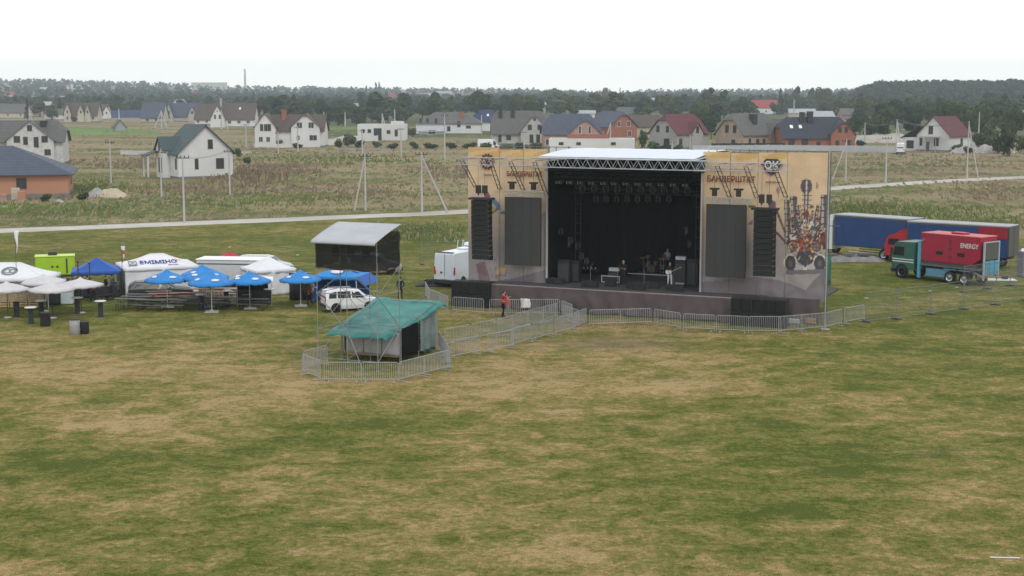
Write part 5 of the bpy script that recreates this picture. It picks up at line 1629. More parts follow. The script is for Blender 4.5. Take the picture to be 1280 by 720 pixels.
cab(717, 352, 1.0, 1.5, .6, 'tall black cabinet near the left curtain', None)
cab(706, 353, .9, 1.6, .6, 'tall black cabinet beside the left side curtain', None)
cab(866, 357, .9, 1.9, .6, 'tall dark side-fill cabinet at the right curtain', None)
# keyboard-like road case with pale frame
r = thing('road_case', 'black road case with pale metal edges near the front left', 'case', on_deck(765, 354), SA)
MB().box((0, 0, .32), (1.3, .6, .42)).build('case_body', mat('case_black', (.02, .02, .022), .5, .1, 3), r)
for z in (.1, .53):
    k = MB(); k.box((0, -.31, z), (1.36, .03, .05)); k.build('edging', alu, r)
for s in (-1, 1):
    k = MB(); k.box((s * .66, -.31, .315), (.05, .03, .38)); k.build('edging', alu, r)
# drum riser and kit
dr = on_deck(818, 351)
r = thing('drum_riser', 'low black drum riser with pale front edge', 'platform', dr, SA)
MB().box((0, 1, .22), (3.4, 2, .42)).build('platform', mat('riser_black', (.02, .02, .02), .8, .1, 2), r)
MB().box((-.4, -.02, .44), (3.2, .03, .05)).build('front_edge', alu, r)
dk_ = thing('drum_kit', 'drum kit with cymbals on the riser', 'drum kit', dr + SV * 1.0 + Vector((0, 0, .44)) - SU * .5, SA)
M = Matrix.Rotation(pi / 2, 3, 'X')
drm = mat('drum_shell', (.05, .035, .035), .35, .2, 3, spec=.6); drh = mat('drum_head', (.30, .30, .30), .6, .1, 3); brass = mat('cymbal_brass', (.42, .33, .16), .3, .1, 5, metal=.8)
k = MB(); k.lathe([(.28, -.22), (.28, .22)], 18, (0, 0, .3), M=M); k.lathe([(0, .2), (.28, .2)], 18, (0, 0, .3), M=M); k.build('bass_drum', drm, dk_)
for x, y, z, rr in ((-.3, .05, .66, .17), (.22, .05, .66, .18), (.62, .35, .4, .22), (-.55, .4, .5, .18)):
    k = MB(); k.lathe([(rr, -.14), (rr, .14)], 16, (x, y, z)); b = k.build('drum', drm, dk_); k = MB(); k.lathe([(0, .141), (rr, .141)], 16, (x, y, z)); k.build('drum_head', drh, b)
for x, y, z, rr in ((-.75, .15, 1.05, .24), (.8, .1, 1.1, .26), (-.3, -.15, 1.2, .22), (.45, .5, 1.0, .24)):
    k = MB(); k.tube((x, y, 0), (x, y, z), .012, 5)
    b = k.build('cymbal_stand', chrome, dk_)
    k = MB(); k.lathe([(.02, .03), (rr, 0), (rr, -.008), (.02, .02)], 16, (x, y, z), M=Matrix.Rotation(.25, 3, 'X')); k.build('cymbal', brass, b)
def mic_stand(px, py, label):
    r = thing('microphone_stand', label, 'microphone', on_deck(px, py), SA, 'microphone stands on the deck')
    MB().lathe([(.14, 0), (.14, .02), (.02, .04)], 10).build('foot', black, r)
    k = MB(); k.tube((0, 0, .02), (0, 0, 1.3), .012, 5); k.tube((0, 0, 1.3), (.25, -.2, 1.5), .01, 5); k.build('pole', chrome, r)
    k = MB(); k.lathe([(.02, 0), (.03, .1), (.0, .16)], 8, (.25, -.2, 1.5)); k.build('microphone', darkgrey, r)
for i, (px, py) in enumerate([(772, 357), (805, 359), (842, 360), (738, 356)]):
    mic_stand(px, py, f'microphone stand, {nth([1,2,3,0][i])} from the left on the stage deck')
r = thing('backline_truss', 'low horizontal rack of small pale lights behind the left monitors', 'light rack', on_deck(735, 345), SA)
k = MB(); k.box((0, 0, .5), (1.6, .1, .1)); k.tube((-.7, 0, 0), (-.7, 0, .5), .03); k.tube((.7, 0, 0), (.7, 0, .5), .03); k.build('rack', darkgrey, r)
for q in range(5): MB().ell((-.6 + q * .3, -.08, .62), (.06, .05, .06), 8, 6).build('bulb', silver, r)
# ramp of small tables at right end of deck
r = thing('small_box', 'small orange and yellow box lying on the deck right of centre', 'box', on_deck(915, 357), SA + .2)
MB().bev((0, 0, .17), (.42, .34, .34), .02).build('carton', mat('carton_red', (.30, .10, .06), .7, .1, 3), r)
MB().box((0, -.175, .2), (.3, .01, .10)).build('carton_label', mat('carton_yellow', (.62, .42, .08), .6, .1, 3), r)
MB().box((0, 0, .36), (.1, .1, .06)).build('lid', ltw, r)
r = thing('tall_pole', 'thin bare pole standing at the right end of the stage front', 'pole', G(1031, 412), 0)
MB().tube((0, 0, 0), (0, 0, 11.6), .035, 6, r2=.03).build('rod', galv, r)
MB().box((0, 0, .03), (.5, .5, .05)).build('foot_plate', galv, r)
r = thing('light_box', 'pale tarpaulin bundle and crate under the right wing', 'box', G(990, 406) + SV * .5, SA)
MB().bev((0, 0, .18), (.8, .5, .34), .06).build('crate', mat('crate_pale', (.35, .36, .38), .7, .2, 3), r)
MB().bev((1.1, .1, .25), (.7, .4, .4), .06).build('second_crate', mat('crate_tan', (.30, .17, .10), .7, .2, 3), r)
# ------------------------------------------------------------------ people
def person(loc, rz, label, shirt, trousers, hgt=1.76, arms='down', lean=0, hair=hair_m, step=.10, extra=None):
    root = thing('person', label, 'person', loc, rz)
    k = hgt / 1.76
    # joints: (x, y, z), person faces -y
    J = {'pelvis': (0, 0, .95), 'waist': (0, -lean * .3, 1.12), 'chest': (0, -lean * .6, 1.34), 'neck': (0, -lean * .8, 1.50), 'headb': (0, -lean * .9 - .01, 1.58),
         'hipL': (-.10, 0, .91), 'kneeL': (-.11, -.03, .50), 'ankL': (-.12, step, .09), 'toeL': (-.13, step - .17, .04),
         'hipR': (.10, 0, .91), 'kneeR': (.11, -.05, .50), 'ankR': (.12, -step * .7, .09), 'toeR': (.14, -step * .7 - .17, .04),
         'shL': (-.19, -lean * .7, 1.44), 'shR': (.19, -lean * .7, 1.44)}
    A = {'down': ((-.24, .02, 1.16), (-.22, -.07, .92), (.24, .02, 1.16), (.22, -.07, .92)),
         'front': ((-.24, -.08, 1.20), (-.12, -.30, 1.24), (.24, -.08, 1.20), (.10, -.32, 1.18)),
         'hug': ((-.26, -.14, 1.30), (-.10, -.38, 1.36), (.27, -.14, 1.28), (.12, -.36, 1.30)),
         'drum': ((-.26, -.12, 1.18), (-.2, -.36, 1.12), (.26, -.12, 1.18), (.2, -.36, 1.16)),
         'pocket': ((-.28, .05, 1.18), (-.17, -.06, .98), (.28, .05, 1.18), (.17, -.06, .98))}[arms]
    J['elL'], J['wrL'], J['elR'], J['wrR'] = A
    rad = {'pelvis': (.155, .11), 'waist': (.14, .10), 'chest': (.175, .115), 'neck': (.055, .058), 'headb': (.06, .065), 'hipL': (.10, .10), 'kneeL': (.062, .065), 'ankL': (.045, .05), 'toeL': (.042, .03),
           'shL': (.062, .062), 'elL': (.045, .045), 'wrL': (.03, .03)}
    for q in ('hip', 'knee', 'ank', 'toe', 'sh', 'el', 'wr'): rad[q + 'R'] = rad[q + 'L']
    names = list(J)
    E = [('pelvis', 'waist'), ('waist', 'chest'), ('chest', 'neck'), ('neck', 'headb'), ('pelvis', 'hipL'), ('hipL', 'kneeL'), ('kneeL', 'ankL'), ('ankL', 'toeL'),
         ('pelvis', 'hipR'), ('hipR', 'kneeR'), ('kneeR', 'ankR'), ('ankR', 'toeR'), ('chest', 'shL'), ('shL', 'elL'), ('elL', 'wrL'), ('chest', 'shR'), ('shR', 'elR'), ('elR', 'wrR')]
    vs = [Vector(J[n]) * k for n in names]; rr = [rad[n] for n in names]; es = [(names.index(a), names.index(b)) for a, b in E]
    for s, w, el in ((-1, 'wrL', 'elL'), (1, 'wrR', 'elR')):   # palm, four fingers and thumb
        W_ = Vector(J[w]); d = (W_ - Vector(J[el])).normalized()
        side = Vector((0, -1, 0)) if abs(d.z) > .7 else Vector((1, 0, 0))
        pi_ = len(vs); vs.append((W_ + d * .07) * k); rr.append((.036, .02)); es.append((names.index(w), pi_))
        for f in range(4):
            o = side * (.027 - .018 * f); L_ = (.075, .085, .08, .062)[f]
            a = len(vs); vs.append((W_ + d * .11 + o) * k); rr.append((.0095, .0095)); es.append((pi_, a))
            vs.append((W_ + d * (.11 + L_) + o + Vector((-s * .02, 0, 0))) * k); rr.append((.0075, .0075)); es.append((a, a + 1))
        a = len(vs); vs.append((W_ + d * .05 + side * .05) * k); rr.append((.012, .012)); es.append((pi_, a))
        vs.append((W_ + d * .10 + side * .065) * k); rr.append((.009, .009)); es.append((a, a + 1))
    me = bpy.data.meshes.new('sk'); me.from_pydata([tuple(v) for v in vs], es, [])
    o = bpy.data.objects.new('sk', me); COL.objects.link(o)
    mo = o.modifiers.new('s', 'SKIN'); mo.use_smooth_shade = True
    sv = me.skin_vertices[0].data
    for i, r_ in enumerate(rr):
        sv[i].radius = (r_[0] * k, r_[1] * k); sv[i].use_root = (i == 0)
    o.modifiers.new('ss', 'SUBSURF').levels = 1
    dg = bpy.context.evaluated_depsgraph_get()
    bm = bpy.data.meshes.new_from_object(o.evaluated_get(dg)); bpy.data.objects.remove(o)
    # head added to the same mesh
    hb = MB(); hc = Vector((J['headb'][0], J['headb'][1] - .012, 1.655)) * k
    hb.ell(hc, (.076 * k, .098 * k, .118 * k), 14, 10)
    hb.ell(hc + Vector((0, -.097, -.012)) * k, (.014 * k, .022 * k, .024 * k), 6, 5)
    for s in (-1, 1):
        hb.ell(hc + Vector((s * .078, .005, -.005)) * k, (.012 * k, .02 * k, .032 * k), 6, 5)
    bv = [tuple(v.co) for v in bm.vertices]; bf = [tuple(p.vertices) for p in bm.polygons]
    MBo = MB(); MBo.add(bv, bf, 0, True); MBo.v += hb.v; n = len(bv)
    for f in hb.f: MBo.f.append([n + i for i in f]); MBo.m.append(0); MBo.sm.append(True)
    shoes = mat('shoe_dark', (.03, .028, .026), .6, .1, 3)
    mats = [skin_m, shirt, trousers, shoes]
    for i, f in enumerate(MBo.f):
        c = Vector((0, 0, 0))
        for q in f: c += Vector(MBo.v[q])
        c /= len(f); z = c.z / k
        dw = min((c / k - Vector(J['wrL'])).length, (c / k - Vector(J['wrR'])).length)
        if z > 1.50: mi = 0
        elif z < .10: mi = 3
        elif dw < .22 and (c / k - Vector(J['elL'])).length > .2 and (c / k - Vector(J['elR'])).length > .2 and (abs(c.x / k) > .17 or arms != 'down') and abs((c / k).y) + abs((c/k).x) > .2: mi = 0
        elif z > .93 or abs(c.x / k) > .20: mi = 1
        else: mi = 2
        MBo.m[i] = mi
    bpy.data.meshes.remove(bm)
    MBo.build('body', mats, root)
    h = MB(); h.ell(hc + Vector((0, .018, .03)) * k, (.083 * k, .095 * k, .105 * k), 12, 9)
    h.v = [(x, y, max(z, hc.z - .0 if y < hc.y - .03 else hc.z - .06 * k)) for x, y, z in h.v]
    h.build('hair', hair, root)
    e_ = MB()
    for s in (-1, 1): e_.ell(hc + Vector((s * .028, -.090, .012)) * k, (.011 * k, .006 * k, .007 * k), 6, 4)
    e_.build('eyes', darkgrey, root)
    m_ = MB(); m_.ell(hc + Vector((0, -.088, -.055)) * k, (.024 * k, .008 * k, .007 * k), 6, 4); m_.build('mouth', mat('lips', (.30, .11, .10), .6, .1, 3), root)
    return root
def cl(name, c): return mat('cloth_' + name, c, .9, .12, 3, spec=.1)
red_c, navy_c, dark_c, jeans, grey_c, white_c, coral = cl('red', (.36, .03, .03)), cl('navy', (.02, .026, .05)), cl('black', (.015, .015, .017)), cl('denim', (.07, .09, .15)), cl('grey', (.15, .15, .16)), cl('white', (.55, .56, .6)), cl('coral', (.45, .10, .08))
p1 = G(628.5, 397)
person(p1, R(100), 'person in red jacket and black track trousers hugging someone at the barrier', red_c, dark_c, 1.80, 'hug', .06)
person(G(635.5, 398.5), R(-75), 'smaller person in coral top and pale blue jeans embraced beside the barrier', coral, cl('paleblue', (.16, .18, .27)), 1.60, 'hug', .05)
k = MB()
person(G(500.5, 376.5), R(200), 'person in dark navy clothes standing alone behind the green tarpaulin booth', navy_c, navy_c, 1.78, 'pocket')
pp = person(on_deck(779, 357), SA + R(20), 'musician in black standing left of the drum riser', dark_c, dark_c, 1.78, 'front')
pp = person(dr + SV * 1.9 + SU * .35 + Vector((0, 0, .44)), SA, 'drummer in grey-blue shirt behind the drum kit', cl('bluegrey', (.20, .25, .32)), dark_c, 1.7, 'drum')
pp = person(on_deck(837, 359), SA + R(30), 'musician in black with pale trousers holding a guitar right of the riser', dark_c, white_c, 1.72, 'front')
gt = thing('guitar', 'white electric guitar held by the musician right of the riser', 'guitar', on_deck(837, 359) - SV * .22 + Vector((0, 0, 1.08)), SA + R(30))
k = MB(); k.prism([(-.22, -.1), (-.1, -.16), (.06, -.1), (.16, -.15), (.2, 0), (.14, .14), (.04, .09), (-.12, .15), (-.24, .08)][::-1], -.02, .02); k.build('guitar_body', white_c, gt)
k = MB(); k.tube((.15, 0, 0), (.75, 0, .28), .022, 5); k.box((.80, 0, .30), (.14, .02, .07)); k.build('guitar_neck', wood, gt)
person(G(116.5, 378.5), R(30), 'person in dark maroon top standing under the pale parasols', cl('maroon', (.10, .03, .045)), dark_c, 1.72, 'front')
person(G(103, 375), R(-60), 'person in black standing behind the white-topped bar table', dark_c, jeans, 1.76, 'down')
person(G(391, 379), R(120), 'person in white top standing beside the blue stall awning', white_c, jeans, 1.66, 'front')
person(G(387, 380.5), R(60), 'person in dark red top at the counter of the blue stall', cl('brick', (.22, .05, .04)), dark_c, 1.7, 'down')
for i_, (a_, b_, c_, q_) in enumerate([(94, 374, dark_c, 40), (110, 373, navy_c, 200), (133, 373, dark_c, 120), (141, 371.5, jeans, 80)]):
    person(G(a_, b_), R(q_), 'person in dark clothes among the stalls, ' + nth([0, 1, 2, 3][i_]) + ' from left under the blue gazebo', c_, dark_c, 1.7, ['down', 'front', 'pocket', 'front'][i_])
person(G(52, 372.5), R(160), 'person in red shirt behind the pallet counter', red_c, dark_c, 1.74, 'front')
person(G(8, 373), R(190), 'person in dark clothes behind the left end of the pallet counter', grey_c, dark_c, 1.74, 'front')

# ------------------------------------------------------------------ crowd barriers
def barrier_maker():
    r = thing('crowd_barrier', 'barrier', 'barrier')
    w, h = 2.2, 1.08
    k = MB(); a = .018
    k.path([(-w / 2, 0, .06), (-w / 2, 0, h - .08), (-w / 2 + .08, 0, h), (w / 2 - .08, 0, h), (w / 2, 0, h - .08), (w / 2, 0, .06)], a, 6)
    k.tube((-w / 2, 0, .2), (w / 2, 0, .2), a, 6)
    k.build('frame', galv, r)
    k = MB()
    for i in range(1, 17): k.tube((-w / 2 + w * i / 17, 0, .2), (-w / 2 + w * i / 17, 0, h), .014, 5, cap=False)
    k.build('bars', galv, r)
    for s in (-1, 1):
        k = MB(); k.box((s * (w / 2 - .25), 0, .04), (.06, .62, .03)); k.tube((s * (w / 2 - .25), 0, .04), (s * (w / 2 - .25), 0, .22), .014, 5); k.build('foot', galv, r)
    return r
BR = Repeat(barrier_maker)
BW = 2.24
def brow(pts, where, group, n=None, jit=.05):
    """run of barriers along a survey polyline"""
    W_ = [G(*p) for p in pts]; segs = [(b - a).length for a, b in zip(W_[:-1], W_[1:])]
    out = []
    for a, b, L_ in zip(W_[:-1], W_[1:], segs):
        m_ = max(1, round(L_ / BW)); d = (b - a)
        for i in range(m_):
            c = a + d * ((i + .5) / m_); out.append((c, math.atan2(d.y, d.x), L_ / m_ / BW))
    rg = random.Random(len(pts) + int(pts[0][0]))
    for i, (c, a, s) in enumerate(out):
        c = c + Vector((rg.uniform(-jit, jit), rg.uniform(-jit, jit), 0))
        BR.put(c, a + rg.uniform(-.03, .03), f'steel barrier, {nth(i)} {where}', group, (min(1.08, max(.85, s)), 1, 1))
g1 = 'crowd barriers round the green tarpaulin booth'
brow([(377, 466), (404, 477.5)], 'from the back in the run left of the booth', g1)
brow([(405, 478), (498, 478.5)], 'from the left before the tarpaulin booth', g1)
brow([(498, 478.5), (562, 462)], 'from the front along the right flank of the booth', g1)
brow([(377, 465), (414, 454)], 'from the left behind the lighting tower', g1)
brow([(547, 436), (563, 461)], 'from the back at the right rear of the booth', g1)
g2 = 'crowd barriers of the cable corridor'
brow([(566, 449), (640, 434), (716, 413), (735, 405)], 'from the left, near row of the corridor', g2, jit=.15)
brow([(553, 434), (620, 420), (700, 399)], 'from the left, far row of the corridor', g2, jit=.15)
g3 = 'crowd barriers before the stage'
brow([(532, 370), (538, 381), (560, 390), (611, 394), (700, 394), (716, 402)], 'from the left before the left half of the deck', g3)
brow([(736, 408), (815, 406), (854, 413), (935, 417), (975, 417), (1031, 412), (1052, 407)], 'from the left before the right half of the deck', g3)
brow([(1052, 407), (1085, 400)], 'from the left just right of the stage', g3)
brow([(700, 402), (722, 409)], 'from the left in the skewed corner by the corridor', g3, jit=.25)
# white towel over a barrier
mb = MB(); tp = G(657, 394)
def fn(u, v):
    t = v * 2 - 1
    return ((u - .5) * .62 + .03 * sin(v * 9), t * .03 + (.035 if t > 0 else -.045) * (1 if abs(t) > .05 else 0) + .012 * sin(u * 11), 1.13 - abs(t) * (.62 if t < 0 else .5) + .01 * sin(u * 13))
mb.grid(fn, 14, 20)
o = mb.build('towel', mat('towel_white', (.62, .60, .58), .95, .08, 4)); o.location = tp; o.rotation_euler = (0, 0, SA * .3)
tag(o, 'white cloth hung over a barrier right of the red-clad couple', 'cloth')
so_ = o.modifiers.new('thick', 'SOLIDIFY'); so_.thickness = .01

# mesh fence panels
def mesh_maker():
    r = thing('mesh_fence_panel', 'panel', 'fence')
    w, h = 3.4, 2.0
    k = MB(); k.path([(-w / 2, 0, .12), (-w / 2, 0, h), (w / 2, 0, h), (w / 2, 0, .12), (-w / 2, 0, .12)], .017, 6); k.tube((-w / 2, 0, h * .5), (w / 2, 0, h * .5), .009, 5); k.build('frame', mat('galv_dull', (.20, .21, .21), .6, .2, 6, metal=.3), r)
    k = MB()
    for i in range(1, 28): k.tube((-w / 2 + w * i / 28, 0, .12), (-w / 2 + w * i / 28, 0, h), .0028, 3, cap=False)
    for i in range(1, 9): k.tube((-w / 2, 0, .12 + (h - .12) * i / 9), (w / 2, 0, .12 + (h - .12) * i / 9), .0025, 3, cap=False)
    k.build('wire_mesh', galv, r)
    for s in (-1, 1): MB().bev((s * (w / 2 - .05), 0, .06), (.24, .68, .12), .03).build('concrete_foot', mat('foot_concrete', (.09, .088, .085), .9, .15, 3), r)
    return r
MF = Repeat(mesh_maker)
def mrow(pts, where, group):
    W_ = [G(*p) for p in pts]; n = 0
    for a, b in zip(W_[:-1], W_[1:]):
        d = b - a; m_ = max(1, round(d.length / 3.45))
        for i in range(m_):
            c = a + d * ((i + .5) / m_); MF.put(c, math.atan2(d.y, d.x), f'wire mesh fence panel, {nth(n)} from the left {where}', group, (d.length / m_ / 3.45, 1, 1)); n += 1
mrow([(1082, 403), (1120, 399), (1282, 375.5), (1330, 369)], 'in the row right of the stage', 'mesh fence panels')
mrow([(1204, 366), (1290, 353)], 'behind the crane lorry', 'mesh fence panels')
mrow([(526, 331), (590, 329)], 'behind the white delivery van', 'mesh fence panels')

# ------------------------------------------------------------------ lighting tower and tarpaulin booth
scaf = mat('scaffold_tube', (.25, .255, .26), .55, .2, 6, metal=.3)
TA = R(-24)
tc0 = Vector((-7.25, 78.8, 0))      # front right foot of the tower
TUx = Vector((cos(TA), sin(TA), 0)); TVy = Vector((-sin(TA), cos(TA), 0))
tw = thing('scaffold_tower', 'scaffold lighting tower with grey canvas roof and black mesh top', 'scaffold tower', tc0, TA)
W_, D_ = 3.75, 2.5
H_ = 6.95
feet = [(0, 0), (-W_, 0), (0, D_), (-W_, D_), (-W_ / 2, 0), (-W_ / 2, D_)]
for x, y in feet:
    top = 7.1 if y == 0 else 7.55
    k = MB(); k.tube((x, y, .04), (x, y, top), .026, 6)
    for z in (2.1, 4.1, 5.5): k.tube((x, y, z - .05), (x, y, z + .05), .045, 6)
    k.box((x, y, .02), (.2, .2, .03)); k.build('upright', scaf, tw)
for z in (.5, 2.1, 4.1, 5.45, 6.3, 6.9):
    for a, b in (((0, 0), (-W_, 0)), ((0, D_), (-W_, D_)), ((0, 0), (0, D_)), ((-W_, 0), (-W_, D_))):
        if z == .5 and a[0] == 0 and b[0] == 0: continue
        k = MB(); k.tube((a[0], a[1], z), (b[0], b[1], z), .022, 5); k.build('ledger', scaf, tw)
for a, b in (((-W_, 0, .5), (-W_ / 2, 0, 2.1)), ((-W_ / 2, 0, 2.1), (-W_, 0, 4.1)), ((-W_ / 2, 0, .5), (0, 0, 2.1)), ((-W_, 0, 2.1), (-W_ / 2, 0, 4.1)), ((-W_ / 2, 0, 4.1), (0, 0, 2.1)),
             ((-W_, 0, 4.1), (-W_ / 2, 0, 5.45)), ((0, 0, 4.1), (-W_ / 2, 0, 5.45)), ((0, 0, .5), (0, D_, 2.1)), ((0, D_, 2.1), (0, 0, 4.1)), ((0, 0, 4.1), (0, D_, 5.45)), ((-W_, 0, .5), (-W_, D_, 2.1)), ((-W_, D_, 2.1), (-W_, 0, 4.1)),
             ((-W_ * .1, -.9, .1), (-W_ * .5, 0, 2.1)), ((-W_, D_, 4.1), (0, D_, 2.1))):
    k = MB(); k.tube(a, b, .02, 5); k.build('brace', scaf, tw)
k = MB(); k.box((-W_ / 2, D_ / 2, 5.42), (W_ - .1, D_ - .1, .05)); k.build('platform', wood, tw)
def netmat():
    m = mat('black_shade_net', (.018, .018, .019), .9, .1, 3, spec=.05)
    nt = m.node_tree
    b = nt.nodes['Principled BSDF']
    tc_ = nt.nodes.new('ShaderNodeTexCoord'); n_ = nt.nodes.new('ShaderNodeTexNoise'); n_.inputs['Scale'].default_value = 1.2
    mr_ = nt.nodes.new('ShaderNodeMapRange'); mr_.inputs['To Min'].default_value = .66; mr_.inputs['To Max'].default_value = .95
    nt.links.new(tc_.outputs['Object'], n_.inputs['Vector']); nt.links.new(n_.outputs['Fac'], mr_.inputs['Value']); nt.links.new(mr_.outputs['Result'], b.inputs['Alpha'])
    return m
net = netmat()
def netp(a, b, z0a, z0b, z1a, z1b, nm='side_net'):
    k = MB(); a, b = Vector(a + (0,)), Vector(b + (0,)); n = (b - a).cross(Vector((0, 0, 1))).normalized()
    def fn(u, v):
        p = a.lerp(b, u) + n * (.05 * mnoise.noise(Vector((u * 5 + a.x, v * 3, a.y))) + .03)
        lo = z0a + (z0b - z0a) * u + .05 * sin(u * 14); hi = z1a + (z1b - z1a) * u
        p.z = lo + (hi - lo) * v; return p
    k.grid(fn, 16, 8); k.build(nm, net, tw)
netp((-W_, -.04), (0, -.04), 5.5, 5.42, 6.95, 6.95); netp((.04, 0), (.04, D_), 5.42, 5.5, 6.95, 7.4); netp((0, D_ + .04), (-W_, D_ + .04), 5.4, 5.4, 7.4, 7.4); netp((-W_ - .04, D_), (-W_ - .04, 0), 5.5, 5.45, 7.4, 6.95)
k = MB()
def fn(u, v):
    x = -W_ - .15 + (W_ + .25) * u; y = -.35 + (D_ + .5) * v
    z = 7.0 + (7.80 - 7.0) * min(1, v * 1.02) + .05 * sin(v * pi) + .025 * sin(u * 19) * (1 - v)
    if v < .12: z = 6.86 + (v / .12) * .25; y = -.35 + .1 * v
    return (x, y, z)
k.grid(fn, 30, 16)
o = k.build('canvas_roof', mat('canvas_grey', (.40, .41, .43), .7, .08, 1, spec=.2), tw)
m_ = o.modifiers.new('thick', 'SOLIDIFY'); m_.thickness = .03
for x in (-W_ * .75, -W_ * .25, -W_ * .5):
    k = MB(); k.bev((x, .5, 6.35), (.32, .3, .5), .03); k.tube((x, .5, 6.6), (x, .5, 6.9), .02, 5); k.build('spotlight', darkgrey, tw)

bt = tc0 + TUx * .05 + TVy * 2.55   # booth front right corner
BWd, BD = 3.75, 4.2
booth = thing('mixing_booth', 'sound booth under a sloping teal tarpaulin with grey cloth front', 'booth', bt, TA)
teal = mat('tarpaulin_teal', (.018, .14, .12), .5, .15, .9, spec=.35, col2=(.045, .22, .19))
for x, y, z in ((0, 0, 2.0), (-BWd, 0, 1.9), (0, BD, 3.0), (-BWd, BD, 2.9), (0, BD * .5, 2.5), (-BWd, BD * .5, 2.4)):
    k = MB(); k.tube((x, y, 0), (x, y, z), .026, 6); k.build('upright', scaf, booth)
for a, b in (((-BWd, 0, 1.0), (0, 0, 1.0)), ((0, 0, 1.9), (0, BD, 2.9)), ((0, 0, 1.1), (0, BD, 1.1)), ((-BWd, 0, 1.9), (0, 0, 1.9)), ((-BWd, 0, 1.9), (-BWd, BD, 2.9)), ((-BWd, BD, 2.9), (0, BD, 2.9)), ((0, BD * .5, 2.0), (0, BD, 2.0))):
    k = MB(); k.tube(a, b, .022, 5); k.build('rail', scaf, booth)
k = MB()
def fn(u, v):
    x = -BWd - .45 + (BWd + .1 + .85 * v) * u; y = -1.15 + (BD + 1.9) * v
    z = 1.62 + (3.02 - 1.62) * v ** .9
    z += .06 * mnoise.noise(Vector((x * 1.2, y * 1.1, 0))) + .03 * mnoise.noise(Vector((x * 3.1 + y * 2, y * 1.6, 4))) + .012 * mnoise.noise(Vector((x * 7 - y * 3, y * 3, 8))) + .03 * sin(u * 9 + v * 14) + .035 * sin(pi * ((u * 3) % 1)) - .09 * sin(pi * v)
    if v > .94: z -= (v - .94) * 7
    if u > .95: z -= (u - .95) * 3.5
    if u < .03: z -= (.03 - u) * 3
    if v < .05: z -= (.05 - v) * 2.2 * (1 + .5 * sin(u * 17))
    return (x, y, z)
k.grid(fn, 48, 44)
o = k.build('tarpaulin', teal, booth); m_ = o.modifiers.new('thick', 'SOLIDIFY'); m_.thickness = .02
gcl = mat('cloth_pale_grey', (.30, .30, .31), .9, .1, 1.2)
for i in range(3):
    k = MB(); a = -BWd + .25 + i * (BWd - .3) / 3; b = a + (BWd - .3) / 3 - .03
    def fn(u, v): return (a + (b - a) * u, -.03 - .05 * sin(pi * u) - .03 * mnoise.noise(Vector((u * 4 + i, v * 3, 1))), .42 + .03 * sin(u * 5) + 1.35 * v)
    k.grid(fn, 14, 8); o = k.build('front_cloth', gcl, booth); m_ = o.modifiers.new('thick', 'SOLIDIFY'); m_.thickness = .015
k = MB(); k.box((-.0, 1.15, 1.2), (.04, 2.1, 1.55)); k.build('black_side_panel', blackcloth, booth)
k = MB()
def fn(u, v): return (.02 + .05 * sin(u * 17), 2.3 + 2.3 * u, .35 + (2.4 + u * .3 - .35) * v)
k.grid(fn, 24, 8)
tm = mat('mesh_greyish', (.20, .25, .24), .8, .2, 2, alpha=.7)
k.build('side_sheet', tm, booth)
k = MB()
def fn(u, v): return (-.1 - .3 * v + .08 * sin(u * 15 + v * 5), 2.9 + 1.5 * u * (1 - .4 * v), .15 + 1.6 * v)
k.grid(fn, 18, 8); o = k.build('hanging_tarpaulin', teal, booth); m_ = o.modifiers.new('thick', 'SOLIDIFY'); m_.thickness = .01
k = MB(); k.box((-BWd / 2 - .1, 2.3, .35), (BWd - .5, 4.2, .12)); k.build('floor_deck', wood, booth)
k = MB(); k.box((-BWd / 2, .9, .75), (3.2, .9, .7)); k.build('desk', black, booth)
k = MB(); k.box((-BWd + .02, 2.3, 1.2), (.04, 4.3, 1.6)); k.build('left_sheet', gcl, booth)
k = MB(); k.box((-BWd / 2, BD - .02, 1.5), (BWd, .04, 2.2)); k.build('rear_sheet', blackcloth, booth)
